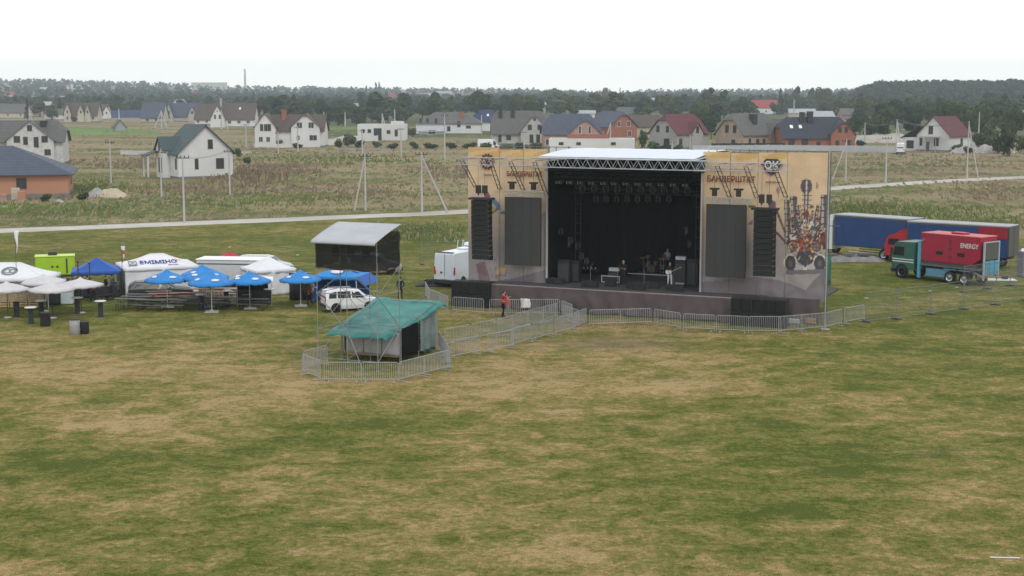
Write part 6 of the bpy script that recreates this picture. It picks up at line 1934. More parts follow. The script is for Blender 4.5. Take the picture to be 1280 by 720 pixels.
# ------------------------------------------------------------------ beer garden at the left
blueu = mat('parasol_blue', (.025, .20, .52), .6, .08, 2, spec=.25); whc = mat('canvas_white', (.66, .66, .68), .7, .05, 1.5, spec=.2); lil = mat('parasol_pale', (.52, .50, .51), .8, .08, 2)
def parasol_maker(cloth, logo, rad=1.5, h=2.55, n=8, base=True, rise=.58):
    def mk():
        r = thing('parasol', 'p', 'parasol')
        k = MB(); zr, zt = h - rise, h
        # gored canopy, sagging between ribs
        rings = 7; seg = 6
        vs = []; w = n * seg
        for j in range(rings + 1):
            t = j / rings
            for i in range(w):
                a = 2 * pi * i / w; f = (i % seg) / seg
                # polygonal outline
                pol = cos(pi / n) / cos(((a % (2 * pi / n)) - pi / n))
                rr = rad * t * (pol if True else 1)
                z = zt - (zt - zr) * (t ** 1.08) - .05 * t * sin(pi * f)
                vs.append((cos(a) * rr, sin(a) * rr, z))
        fs = [(j * w + i, (j + 1) * w + i, (j + 1) * w + (i + 1) % w, j * w + (i + 1) % w) for j in range(rings) for i in range(w)]
        k.add(vs, fs, 0, True)
        c = k.build('canopy', cloth, r); m_ = c.modifiers.new('thick', 'SOLIDIFY'); m_.thickness = .012
        k = MB(); vs = []
        for z in (zr - .16, zr + .0):
            for i in range(w):
                a = 2 * pi * i / w; pol = cos(pi / n) / cos(((a % (2 * pi / n)) - pi / n)); f = (i % seg) / seg
                vs.append((cos(a) * rad * pol * 1.003, sin(a) * rad * pol * 1.003, z - .05 * sin(pi * f) + (.03 * cos(i * 2.1) if z < zr - .1 else 0)))
        k.add(vs, [(i, (i + 1) % w, w + (i + 1) % w, w + i) for i in range(w)], 0, True)
        v = k.build('valance', cloth, c); m_ = v.modifiers.new('thick', 'SOLIDIFY'); m_.thickness = .01
        k = MB(); k.lathe([(.3 * rad * .6, zt - .09), (.12, zt + .03), (.02, zt + .1), (0, zt + .12)], 12); k.build('vent_cap', cloth, c)
        if logo:
            for i in range(0, n, 2):
                a = 2 * pi * (i + .5) / n; pol = cos(pi / n)
                t = .66; rr = rad * t * pol; z = zt - (zt - zr) * (t ** 1.08) - .05 * t + .035
                sl_ = math.atan2((zt - zr), rad * pol)
                M = Matrix.Rotation(a, 3, 'Z') @ Matrix.Rotation(sl_, 3, 'Y')
                k = MB(); k.lathe([(0, .012), (1, .012), (1, 0), (0, 0)], 16, M=Matrix.Identity(3)); k.v = [tuple(M @ Vector((x * .15, y * .27, z_)) + Vector((cos(a) * rr, sin(a) * rr, z))) for x, y, z_ in k.v]
                k.build('oval_logo', whc, c)
        k = MB(); k.tube((0, 0, .05), (0, 0, zt), .028, 8); k.build('pole', mat('pole_white', (.55, .55, .55), .5, .05, 2) if logo else darkgrey, r)
        for i in range(n):
            a = 2 * pi * i / n; k = MB(); k.tube((0, 0, zt - .05), (cos(a) * rad * .97, sin(a) * rad * .97, zr - .0), .009, 4); k.build('rib', alu, r)
        k = MB()
        if base: k.box((0, 0, .035), (.85, .85, .07)); k.box((0, 0, .10), (.3, .3, .06))
        else: k.lathe([(.28, 0), (.28, .05), (.05, .09)], 12)
        k.build('base', mat('base_concrete', (.36, .36, .35), .9, .1, 3), r)
        return r
    return mk
BU = Repeat(parasol_maker(blueu, True)); PU = Repeat(parasol_maker(lil, False, 1.62, 2.5, 6, False, .40))
gb_ = 'blue parasols in the beer garden'
for px, py, a, lab, sc in [(265, 390, .1, 'nearest blue parasol with white ovals, lowest in the picture', 1.06), (259, 383.5, .45, 'blue parasol half hidden behind the nearest one', 1.08), (209.5, 384, .3, 'blue parasol standing before the dark green estate car', 1.02),
                       (312.5, 385.5, .25, 'blue parasol left of the small white marquee', 1.0), (376, 382.5, .2, 'blue parasol right of the small white marquee', .98), (254, 377, .7, 'rearmost blue parasol near the long white marquee', 1.02)]:
    BU.put(G(px, py), a, lab, gb_, sc)
gp_ = 'pale parasols before the left stalls'
for px, py, a, lab, sc in [(10, 397, .1, 'pale parasol at the left picture edge', .95), (66, 397.5, .3, 'nearest pale greyish parasol with thin dark pole', .95), (56, 389, .7, 'pale parasol behind the pallet counter corner', 1.0), (102, 391, .2, 'off-white parasol over the right bar table', .95)]:
    PU.put(G(px, py), a, lab, gp_, sc)

# bar tables
def bar_maker():
    r = thing('bar_table', 't', 'table')
    MB().lathe([(.24, 0), (.21, .03), (.17, .05), (.17, 1.03)], 14).build('black_column', mat('stretch_black', (.02, .026, .03), .8, .1, 3), r)
    MB().lathe([(0, 1.045), (.38, 1.045), (.40, 1.075), (.38, 1.10), (0, 1.10)], 20).build('round_top', mat('table_top_white', (.60, .58, .57), .5, .05, 3), r)
    return r
BT = Repeat(bar_maker)
for px, py, lab in [(39, 404.5, 'white-topped standing table, nearest of the left group'), (52, 395.5, 'white-topped standing table before the pallet counter corner'), (97, 391.5, 'white-topped standing table right of the freezer chest'), (126, 396, 'white-topped standing table farthest right, beside the bench rows'),
                    (337, 380, 'white-topped standing table at the door of the small marquee'), (252, 387, 'standing table half hidden by the nearest blue parasol'), (283, 382, 'standing table between the blue parasols and the bench rows'), (372, 374, 'standing table behind the right blue parasol')]:
    BT.put(G(px, py), .2, lab, 'standing bar tables')
def colm(px, py, w, h, label, m, name, cat, lid=None):
    r = thing(name, label, cat, G(px, py))
    MB().lathe([(w * .9, 0), (w, .03), (w, h - .03), (w * .96, h), (0, h)], 16).build('drum', m, r)
    k = MB()
    for z in (h * .33, h * .66): k.lathe([(w + .005, z - .02), (w + .02, z), (w + .005, z + .02)], 16)
    k.build('hoop', m, r)
    if lid: MB().lathe([(0, h + .05), (w + .03, h + .03), (w + .03, h - .02)], 16).build('lid', lid, r)
colm(94, 418, .32, .95, 'grey steel barrel with dark rim on the grass', mat('barrel_grey', (.36, .36, .38), .5, .1, 3, metal=.3), 'barrel', 'barrel', darkgrey)
colm(105.5, 417, .30, .72, 'black bin standing right of the grey barrel', black, 'bin', 'bin', black)
r = thing('column_table', 'black cloth-wrapped column without a top before the pallet counter', 'table', G(21, 396)); MB().lathe([(.21, 0), (.19, .1), (.19, .95), (.2, 1.0), (0, 1.0)], 14).build('wrapped_column', mat('stretch_black', (.02, .026, .03)), r); MB().lathe([(.22, .98), (.22, 1.03), (0, 1.03)], 14).build('cap', black, r)
r = thing('waste_box', 'square black litter box near the left standing tables', 'bin', G(57, 407.5)); MB().bev((0, 0, .42), (.58, .5, .84), .04, .1).build('box_body', black, r); MB().bev((0, 0, .87), (.6, .52, .08), .03, .1).build('lid', darkgrey, r)

# beer benches
def bench_set_maker(top, L_=2.2):
    def mk():
        r = thing('beer_table', 't', 'table')
        MB().box((0, 0, .76), (L_, .5, .035)).build('table_top', top, r)
        for s in (-1, 1):
            k = MB(); x = s * L_ * .36
            k.path([(x, -.22, 0), (x, -.16, .74)], .016, 5); k.path([(x, .22, 0), (x, .16, .74)], .016, 5); k.tube((x, -.18, .35), (x, .18, .35), .013, 5); k.tube((x, 0, .35), (x * .5, 0, .74), .012, 5)
            k.build('trestle', mat('leg_dark', (.025, .03, .028), .5, .1, 3), r)
        return r
    return mk
def bench_maker(top, L_=2.2):
    def mk():
        r = thing('beer_bench', 'b', 'bench')
        MB().box((0, 0, .46), (L_, .25, .03)).build('seat', top, r)
        for s in (-1, 1):
            k = MB(); x = s * L_ * .36
            k.path([(x, -.11, 0), (x, -.09, .45), (x, .09, .45), (x, .11, 0)], .015, 5); k.tube((x, -.1, .2), (x, .1, .2), .012, 5)
            k.build('leg', mat('leg_dark', (.025, .03, .028)), r)
        return r
    return mk
tgrn, tor, tbl = mat('top_greygreen', (.085, .09, .078), .6, .15, 3), mat('top_salmon', (.42, .22, .16), .6, .12, 3), mat('top_pale', (.30, .28, .25), .6, .15, 3)
TS = {k: (Repeat(bench_set_maker(m)), Repeat(bench_maker(m))) for k, m in (('grey-green', tgrn), ('salmon', tor), ('pale', tbl))}
sets = [(163, 387, 'grey-green', -8), (189, 388.5, 'grey-green', -10), (216, 388, 'grey-green', -10), (236, 384, 'grey-green', -8), (178, 381, 'grey-green', -6), (205, 380, 'salmon', 4), (231, 379, 'salmon', 6), (196, 376.5, 'salmon', 4), (262, 378, 'salmon', 5),
        (274, 377, 'pale', -8), (297, 380.5, 'pale', -12), (317, 387, 'grey-green', -8), (284, 373, 'salmon', 3), (300, 374, 'pale', -10), (248, 386, 'grey-green', -9), (270, 384, 'pale', -9), (290, 386, 'grey-green', -12), (243, 374, 'salmon', 4), (171, 384, 'grey-green', -8)]
nb = 0
for i, (px, py, c, a) in enumerate(sorted(sets)):
    p = G(px, py); T_, B_ = TS[c]
    T_.put(p, R(a), f'long {c} beer table, {nth(i)} of the beer tables counted from the left', 'beer tables')
    for s in (-1, 1):
        d = Vector((-sin(R(a)), cos(R(a)), 0)) * s * .58
        B_.put(p + d, R(a), f'long {c} bench on the {"far" if s > 0 else "near"} side of the {nth(i)} beer table from the left', 'beer benches')
        nb += 1

# marquees
def pyramid_roof(k, w, d, ze, zt, seg=10, sag=.22):
    """sagging pyramid canvas"""
    def fn(u, v):
        x, y = (u * 2 - 1), (v * 2 - 1)
        m_ = max(abs(x), abs(y)); z = ze + (zt - ze) * ((1 - m_) ** (1 + sag * 1.6))
        return (x * w / 2, y * d / 2, z)
    k.grid(fn, seg * 2, seg * 2, smooth=False)
def gazebo(px, py, rz, w, d, ze, zt, cloth, label, walls='', name='gazebo', leg=alu, val=.28, wcloth=None, ridge=None):
    r = thing(name, label, 'gazebo', G(px, py) if not isinstance(px, Vector) else px, R(rz))
    k = MB()
    if ridge:
        rl = ridge / 2
        vs = [(-w / 2, -d / 2, ze), (w / 2, -d / 2, ze), (w / 2, d / 2, ze), (-w / 2, d / 2, ze), (-rl, 0, zt), (rl, 0, zt)]
        def quad(a, b, c_, d_, n=8):
            a, b, c_, d_ = map(Vector, (a, b, c_, d_))
            def fn(u, v):
                p = a.lerp(b, u).lerp(d_.lerp(c_, u), v); p.z -= .12 * sin(pi * v) * (.5 + .5 * abs(cos(u * pi * 2))); return p
            k.grid(fn, n, 6)
        quad(vs[0], vs[1], vs[5], vs[4], 16); quad(vs[2], vs[3], vs[4], vs[5], 16); quad(vs[1], vs[2], vs[5], vs[5]); quad(vs[3], vs[0], vs[4], vs[4])
    else:
        pyramid_roof(k, w, d, ze, zt)
    c = k.build('canopy', cloth, r); m_ = c.modifiers.new('thick', 'SOLIDIFY'); m_.thickness = .02
    k = MB()
    for a, b in (((-w / 2, -d / 2), (w / 2, -d / 2)), ((w / 2, -d / 2), (w / 2, d / 2)), ((w / 2, d / 2), (-w / 2, d / 2)), ((-w / 2, d / 2), (-w / 2, -d / 2))):
        a, b = Vector(a), Vector(b)
        def fn(u, v):
            p = a.lerp(b, u); return (p.x * 1.004, p.y * 1.004, ze + .01 - val * (1 - v) + (.03 * sin(u * 22) if v == 0 else 0))
        k.grid(fn, 16, 2)
    v = k.build('valance', cloth, c); m_ = v.modifiers.new('thick', 'SOLIDIFY'); m_.thickness = .015
    for x in (-1, 1):
        for y in (-1, 1):
            MB().box((x * (w / 2 - .04), y * (d / 2 - .04), ze / 2), (.06, .06, ze)).build('leg', leg, r)
    wc = wcloth or cloth
    for ch in walls:
        a, b = {'F': ((-w / 2, -d / 2), (w / 2, -d / 2)), 'R': ((w / 2, -d / 2), (w / 2, d / 2)), 'B': ((w / 2, d / 2), (-w / 2, d / 2)), 'L': ((-w / 2, d / 2), (-w / 2, -d / 2)), 'f': ((-w / 2, -d / 2), (w * .05, -d / 2)), 'g': ((w * .1, -d / 2), (w / 2, -d / 2))}[ch]
        a, b = Vector(a), Vector(b); nn = (b - a).orthogonal().normalized()
        k = MB()
        def fn(u, v):
            p = a.lerp(b, u); q = .09 * mnoise.noise(Vector((u * 6 + w, v * 2.2, a.x))) + .05 * sin(u * 25) * (1 - v)
            p = p + nn * q - p.normalized() * .03
            return (p.x, p.y, .02 + (ze - .04) * v)
        k.grid(fn, 40, 10); o = k.build('side_wall', wc, r); m_ = o.modifiers.new('thick', 'SOLIDIFY'); m_.thickness = .012
    return r
# long white marquee with lettering
mq = gazebo(G(197, 365), 0, 23, 5.4, 4.4, 2.15, 2.95, whc, 'long white marquee lettered in blue behind the dark green estate car', 'FRB', ridge=1.0)
bl = mat('print_blue', (.03, .03, .22), .7, .1, 3); gy = mat('print_grey', (.20, .22, .22), .7, .1, 3); rd = mat('print_red', (.45, .08, .07), .7, .1, 3)
t_an = math.atan2(.8, 2.2)
def onroof(txt, x, v, size, m, sx=1):
    y = -2.2 + 2.2 * v; z = 2.15 + .8 * v - .12 * sin(pi * v) + .07
    return text_mesh(txt, size, m, 'lettering', mq, (x, y, z), (t_an, 0, 0), .006, sx=sx)
onroof('ЕМІМІНО', -.10, .40, .78, bl, .74)
k = MB(); 
for a, b in (((0, 0), (.62, .03)), ((0, 0), (.03, .5))): k.box((a[0], a[1], 0), (b[0], b[1] if b[1] > .04 else .04, .012))
o = k.build('cross_mark', rd, mq); o.location = (1.25, -1.25, 2.15 + .345 - .03 + .05); o.rotation_euler = (t_an, 0, 0)
onroof('випічка', .9, .12, .2, bl)
k = MB(); k.box((0, 0, 0), (.62, .8, .01)); o = k.build('printed_picture', gy, mq); o.location = (-2.0, -1.45, 2.15 + .27 - .05 + .06); o.rotation_euler = (t_an, 0, 0)
k = MB(); k.lathe([(.16, .02), (.24, .02), (.24, .0), (.16, .0), (.16, .02)], 14); o = k.build('printed_ring', whc, mq); o.location = (-2.0, -1.45, 2.15 + .29); o.rotation_euler = (t_an, 0, 0)
# small white marquee
gazebo(G(336, 366.5), 0, 32, 3.2, 3.0, 1.95, 2.85, whc, 'small white pyramid marquee with closed walls and dark serving hatch', 'FRBL')
r = thing('serving_counter', 'black draped counter with white awning left of the small marquee', 'counter', G(326, 381), R(6)); MB().bev((-.6, .3, .5), (2.2, .6, 1.0), .03).build('counter_body', black, r)
k = MB(); k.slab([(-1.7, -.5, 1.95), (.9, -.5, 1.75), (.9, .5, 1.95), (-1.7, .5, 2.1)], .03); k.build('awning', whc, r)
for x in (-1.6, .8): MB().tube((x, -.4, 0), (x, -.4, 1.8), .02, 5).build('awning_pole', alu, r)
k = MB(); k.box((-.6, .7, 1.1), (2.2, .05, 1.5)); k.build('back_cloth', blackcloth, r)
# left white gazebo with round printed wreath
gz = gazebo(G(14, 382), 0, 3, 6.2, 3.6, 2.15, 3.1, whc, 'white gazebo with a round dark printed wreath over the pallet counter', 'B', ridge=1.6)
def ring_print(parent, x, v):
    y = -1.8 + 1.8 * v; z = 2.15 + .95 * v - .12 * sin(pi * v) + .08; a = math.atan2(.95, 1.8)
    e_ = thing('wreath_print', None, None, (x, y, z)); e_.parent = parent; e_.rotation_euler = (a, 0, 0)
    k = MB()
    for i in range(26):
        t = 2 * pi * i / 26; c = Vector((cos(t) * .52, sin(t) * .46, 0)); k.box(c, (.17, .07, .012), t + 1.0 + .5 * (i % 2)); k.box(c * .86, (.10, .05, .012), t + .4)
    k.build('wreath', gy, e_)
    k = MB(); k.lathe([(.20, .01), (.26, .01), (.26, 0), (.20, 0), (.20, .01)], 14, (-.15, 0, 0)); k.lathe([(.17, .01), (.23, .01), (.23, 0), (.17, 0), (.17, .01)], 14, (.18, 0, 0)); k.build('monogram', gy, e_)
ring_print(gz, .25, .5)
# pallet counter
r = thing('pallet_counter', 'long counter built of pale wooden pallets at the left', 'counter', G(-4, 385), R(4))
for i in range(4):
    k = MB(); x = -1.0 + i * 1.25
    for q in range(6): k.box((x, -.02 * (q % 2), .12 + q * .17), (1.2, .05, .11))
    for q in (-.52, 0, .52): k.box((x + q, .08, .52), (.09, .10, 1.0))
    k.build('pallet', wood, r)
k = MB(); k.box((.9, .35, 1.08), (5.0, .7, .04)); k.build('counter_top', mat('board_pale', (.44, .38, .28), .7, .1, 3), r)
r = thing('wall_sign', 'pair of small framed white price boards on the pallet counter', 'sign', G(21, 385.5) + Vector((0, -.1, 0)), R(4))
for x in (-.28, .28):
    MB().box((x, 0, 1.6), (.5, .03, .45)).build('board', ltw, r); MB().box((x, -.02, 1.61), (.26, .012, .24)).build('grey_print', gy, r)
MB().box((0, .05, .75), (.06, .04, 1.5)).build('stake', wood, r)
r = thing('freezer_chest', 'pale bluish freezer chest right of the pallet counter', 'freezer', G(83, 380), R(6)); MB().bev((0, 0, .45), (1.0, .62, .86), .05).build('chest', mat('freezer_pale', (.50, .56, .60), .4, .06, 3), r); MB().bev((0, 0, .92), (1.04, .66, .09), .03).build('lid', whitep, r)
r = thing('black_cabinet', 'black cabinet between pallet counter and freezer chest', 'cabinet', G(69, 381), R(6)); MB().bev((0, 0, .52), (.8, .62, 1.02), .03).build('cabinet_body', black, r); MB().box((0, -.32, .6), (.7, .02, .8)).build('door', darkgrey, r)
# blue gazebo
gazebo(G(122, 369), 0, 14, 3.5, 3.1, 1.95, 2.85, mat('gazebo_blue', (.022, .085, .33), .6, .1, 2, spec=.2), 'dark blue pop-up gazebo between lime cabin and long marquee', '', leg=darkgrey)
for i, (px, py, w, h, m, lab) in enumerate([(106, 372, 1.6, .9, black, 'black draped stall table under the left of the blue gazebo'), (126, 371, 1.4, .8, darkgrey, 'dark stall table under the middle of the blue gazebo'), (143, 370, 1.3, .85, cl('khaki', (.16, .15, .10)), 'khaki stall table under the right of the blue gazebo'), (88, 368, 1.5, 1.0, black, 'black stall table below the lime cabin')]):
    r = thing('stall_table', lab, 'table', G(px, py), R(8 + i * 5)); MB().bev((0, 0, h / 2), (w, .7, h), .04).build('draped_table', m, r); MB().box((0, 0, h + .02), (w + .05, .75, .03)).build('table_top', tbl, r)
    rg = random.Random(i)
    for q in range(6): MB().bev((-w * .42 + w * .168 * q, rg.uniform(-.2, .2), h + .13), (.2, .16, .2), .02, rg.random()).build('goods', mat('goods_mixed' + str(q % 3), ((.22, .15, .12), (.3, .3, .28), (.06, .05, .07))[q % 3], .7, .3, 6), r)
def chair_maker():
    r = thing('camp_chair', 'c', 'chair'); dm = mat('chair_dark', (.03, .03, .035), .8, .2, 3)
    MB().box((0, 0, .42), (.45, .42, .04)).build('seat', dm, r); MB().box((0, .2, .72), (.45, .04, .5)).build('backrest', dm, r)
    for x in (-.2, .2):
        for y in (-.18, .18): MB().tube((x, y, 0), (x, y, .42), .015, 5).build('leg', darkgrey, r)
    return r
CH = Repeat(chair_maker)
for i, (px, py) in enumerate([(90, 372), (97, 375.5), (109, 376), (119, 375), (124, 377), (131, 376), (138, 375), (146, 374), (150, 371), (103, 371)]):
    CH.put(G(px, py), i * 1.3, f'dark folding chair, {nth(sorted([90,97,109,119,124,131,138,146,150,103]).index(px))} from left among the stalls under the blue gazebo', 'folding chairs among the stalls')
def post(px, py, h, label, m=mat('post_brown', (.07, .045, .04), .8, .1, 3)):
    r = thing('post', label, 'post', G(px, py)); MB().tube((0, 0, 0), (0, 0, h), .05, 6).build('shaft', m, r); MB().box((0, 0, h), (.16, .16, .1)).build('cap', m, r)
post(99, 377, 2.9, 'left brown post before the blue gazebo'); post(113.5, 377, 2.8, 'right brown post before the blue gazebo')
# flags
def flag(px, py, h, label, cols, fw=.5, fh=1.5):
    r = thing('feather_flag', label, 'flag', G(px, py)); s = ppm(G(px, py).y)
    MB().tube((0, 0, 0), (0, 0, h), .025, 6, r2=.012).build('pole', darkgrey, r)
    k = MB()
    def fn(u, v): return (.02 + fw * u * (1 - .8 * (1 - v)) + .05 * sin(v * 6), .08 * sin(u * 4 + v * 5), h - fh + fh * v)
    for j in range(len(cols)):
        def fn2(u, v, j=j): return fn(u, (j + v) / len(cols))
        k.grid(fn2, 6, 8, m=j)
    o = k.build('flag_cloth', cols, r); m_ = o.modifiers.new('t', 'SOLIDIFY'); m_.thickness = .01
flag(22.5, 384, 5.4, 'thin white feather flag above the white gazebo', [whc], .28, 1.6)
flag(154, 374, 4.2, 'red and white flag on a mast at the corner of the long marquee', [rd, whc, rd, whc, mat('flag_olive', (.2, .2, .08), .8, .1, 3)], .34, 1.5)
# lime cabin
lime = mat('lime_paint', (.31, .50, .02), .5, .06, 1.5, spec=.35)
lp = G(70, 354.5)
r = thing('lime_cabin', 'lime green trailer cabin with dark vent box on its roof', 'cabin', lp, R(16), scale=.84)
MB().bev((0, 0, 1.75), (3.5, 1.7, 1.75), .08).build('cabin_shell', lime, r)
MB().bev((0, 0, 2.66), (3.6, 1.8, .10), .03).build('roof', mat('lime_pale', (.48, .62, .12), .5, .05, 2), r)
MB().bev((-.2, 0, 2.86), (.8, .7, .3), .04).build('vent_box', darkgrey, r)
MB().box((1.05, -.86, 1.75), (.14, .03, 1.4)).build('dark_stripe', darkgrey, r)
for x in (-.25, .2): MB().lathe([(0, .02), (.1, .02), (.1, 0)], 12, (x, -.86, 1.7), M=Matrix.Rotation(pi / 2, 3, 'X')).build('round_vent', black, r)
MB().box((0, 0, .78), (3.2, 1.5, .16)).build('chassis', darkgrey, r)
for x in (-.5, .5):
    k = MB(); k.lathe([(.12, -.1), (.33, -.1), (.35, 0), (.33, .1), (.12, .1)], 16, (x, -.78, .35), M=Matrix.Rotation(pi / 2, 3, 'X')); k.build('wheel', rubber, r)
# white box trailer with red parasol behind
wt = G(291, 360)
r = thing('box_trailer', 'white box trailer with grey stripe behind the beer garden', 'trailer', wt, R(-7))
MB().bev((0, 0, 1.4), (5.0, 2.1, 1.7), .06).build('box_shell', mat('trailer_white', (.52, .53, .54), .5, .05, 2), r)
MB().bev((0, 0, 2.30), (5.1, 2.2, .08), .03).build('roof', whitep, r)
MB().box((-.3, -1.06, 1.98), (4.2, .02, .07)).build('stripe', darkgrey, r)
MB().lathe([(0, .02), (.1, .02), (.1, 0)], 12, (1.3, -1.06, 1.35), M=Matrix.Rotation(pi / 2, 3, 'X')).build('round_vent', darkgrey, r)
for x in (-.5, .6):
    k = MB(); k.lathe([(.12, -.1), (.33, -.1), (.35, 0), (.33, .1), (.12, .1)], 16, (x, -1.0, .35), M=Matrix.Rotation(pi / 2, 3, 'X')); k.build('wheel', rubber, r)
RP = parasol_maker(mat('parasol_red', (.42, .025, .06), .7, .08, 2), False, 1.15, 2.5, 8, False, .42)()
RP.location = wt + Vector((-.7, 2.6, 0)); RP['label'] = 'red parasol whose top shows over the white box trailer'
# blue stall gazebo
bz = gazebo(G(424, 380) + Vector((0, 1.8, 0)), 0, -12, 3.3, 3.2, 1.95, 2.75, mat('awning_blue', (.03, .22, .55), .6, .08, 2, spec=.2), 'bright blue pop-up stall with white ovals behind the scaffold tower', 'BL', wcloth=mat('wall_blue', (.02, .10, .36), .7, .1, 2))
for a in range(4):
    t = a * pi / 2 - pi / 2
    k = MB(); k.lathe([(0, .012), (1, .012), (1, 0), (0, 0)], 16)
    M = Matrix.Rotation(t, 3, 'Z') @ Matrix.Rotation(.42, 3, 'Y')
    k.v = [tuple(M @ Vector((x * .26, y * .48, z_)) + Vector((cos(t) * 1.08, sin(t) * 1.08, 2.24))) for x, y, z_ in k.v]; k.build('oval_logo', whc, bz)
k = MB(); k.slab([(1.66, -1.6, 1.9), (1.66, 1.6, 1.9), (2.35, 1.6, 1.35), (2.35, -1.6, 1.35)], .02); k.build('side_flap', mat('wall_blue', (.02, .10, .36)), bz)
r = thing('stall_counter', 'dark stall curtain between small marquee and blue stall', 'curtain', G(375, 377), 0)
k = MB()
def fn(u, v): return (-.75 + 1.5 * u, .06 * sin(u * 26), .1 + 2.0 * v)
k.grid(fn, 30, 3); o = k.build('curtain_cloth', mat('cloth_umber', (.035, .03, .028), .9, .1, 3), r); m_ = o.modifiers.new('t', 'SOLIDIFY'); m_.thickness = .01
MB().tube((-.8, 0, 2.1), (.8, 0, 2.1), .02, 5).build('curtain_rail', galv, r)
r = thing('white_crate', 'white crate on the grass between the small marquee and parasol', 'crate', G(366.5, 375.5), .2); MB().bev((0, 0, .3), (.4, .4, .6), .03).build('crate_body', whitep, r); MB().box((0, 0, .61), (.44, .44, .03)).build('crate_lid', whc, r)
# ------------------------------------------------------------------ vehicles
def wheel(parent, x, y, rr, w, name='wheel'):
    k = MB(); M = Matrix.Rotation(pi / 2, 3, 'X')
    k.lathe([(rr * .62, -w / 2), (rr * .92, -w / 2), (rr, -w * .32), (rr, w * .32), (rr * .92, w / 2), (rr * .62, w / 2)], 22, (x, y, rr), M=M)
    t = k.build(name, rubber, parent)
    k = MB(); k.lathe([(0, -w * .30), (rr * .2, -w * .42), (rr * .28, -w * .3), (rr * .56, -w * .28), (rr * .63, -w * .48)], 18, (x, y, rr), M=M); k.lathe([(0, w * .30), (rr * .2, w * .42), (rr * .28, w * .3), (rr * .56, w * .28), (rr * .63, w * .48)], 18, (x, y, rr), M=M)
    k.build('rim', chrome, t)
def vehicle(name, label, cat, loc, rz, paint, st, wins_, wh, wr=.31, shield=None, rear=None, lamps=None, hw=None, cladding=None, rack=False, group=None, seams=()):
    """st: stations (x, z_low, z_belt, z_top, half width at belt, half width at top); +x is forward"""
    r = thing(name, label, cat, loc, rz, group)
    k = MB(); n = 9
    rings = []
    for (x, zl, zb, zt, w, wt) in st:
        rings.append([(x, -w * .90, zl), (x, -w, zl + (zb - zl) * .35), (x, -w * .985, zb), (x, -wt, zt - .05), (x, -wt * .82, zt), (x, 0, zt + .02), (x, wt * .82, zt), (x, wt, zt - .05), (x, w * .985, zb), (x, w, zl + (zb - zl) * .35), (x, w * .90, zl)])
    m_ = 11
    vs = [p for rg in rings for p in rg]; fs = []
    for i in range(len(rings) - 1):
        for j in range(m_): fs.append((i * m_ + j, i * m_ + (j + 1) % m_, (i + 1) * m_ + (j + 1) % m_, (i + 1) * m_ + j))
    fs.append(tuple(range(m_))); fs.append(tuple(range((len(rings) - 1) * m_ + m_ - 1, (len(rings) - 1) * m_ - 1, -1)))
    k.add(vs, fs, 0, False); k.build('body', paint, r)
    def interp(x):
        for a, b in zip(st[:-1], st[1:]):
            if a[0] <= x <= b[0]:
                t = (x - a[0]) / (b[0] - a[0] + 1e-9); return [a[q] + (b[q] - a[q]) * t for q in range(6)]
        return st[-1] if x > st[-1][0] else st[0]
    for (xa, xb, sa, sb) in wins_:      # window between xa..xb at belt; sa, sb: top insets
        for s in (-1, 1):
            A, B = interp(xa), interp(xb)
            g = MB()
            def pt(x, f):
                q = interp(x); zb, zt, w, wt = q[2] + .04, q[3] - .09, q[4] * .985, q[5]
                return Vector((x, s * ((w + (wt - w) * f) + .012), zb + (zt - zb) * f))
            pts = [pt(xa, 0), pt(xb, 0), pt(xb + sb, .93), pt(xa + sa, .93)]
            if s > 0: pts = pts[::-1]
            g.slab(pts, .012, up=(0, s, 0)); g.build('side_window', glass, r)
    if shield:
        (x0, z0), (x1, z1) = shield; a, b = interp(x0), interp(x1)
        g = MB(); nrm = Vector((z0 - z1, 0, x1 - x0)); nrm = nrm if nrm.z > 0 else -nrm; nrm.normalize()
        o_ = nrm * .02
        g.slab([Vector((x0, -a[4] * .84, z0)) + o_, Vector((x0, a[4] * .84, z0)) + o_, Vector((x1, b[5] * .86, z1)) + o_, Vector((x1, -b[5] * .86, z1)) + o_], .02, up=nrm); g.build('windscreen', glass, r)
    if rear:
        (x0, z0), (x1, z1) = rear; a, b = interp(x0), interp(x1)
        g = MB(); nrm = Vector((-(z1 - z0), 0, (x1 - x0))).normalized()
        o_ = nrm * .015
        g.slab([Vector((x0, a[4] * .8, z0)) + o_, Vector((x0, -a[4] * .8, z0)) + o_, Vector((x1, -b[5] * .8, z1)) + o_, Vector((x1, b[5] * .8, z1)) + o_], .015, up=nrm); g.build('rear_window', glass, r)
    xr_, xf = st[0][0], st[-1][0]; w0, w1 = st[0][4], st[-1][4]
    trim = mat('bumper_dark', (.03, .03, .032), .7, .1, 3)
    for x, w, s in ((xr_, w0, -1), (xf, w1, 1)):
        MB().bev((x + s * .03, 0, st[0][1] + .14), (.16, w * 1.96, .24), .04).build('bumper', cladding or trim, r)
    for x in wh:
        for s in (-1, 1):
            q = interp(x); MB().lathe([(0, .008), (wr + .075, .008), (wr + .075, -.02)], 20, (x, s * (q[4] + .004), wr + .02), M=Matrix.Rotation(-s * pi / 2, 3, 'X')).build('wheel_arch', mat('arch_black', (.008, .008, .008), .9, .1, 3), r)
            wheel(r, x, s * (q[4] - .085), wr, .21)
    zl = lamps or (st[0][2] - .12)
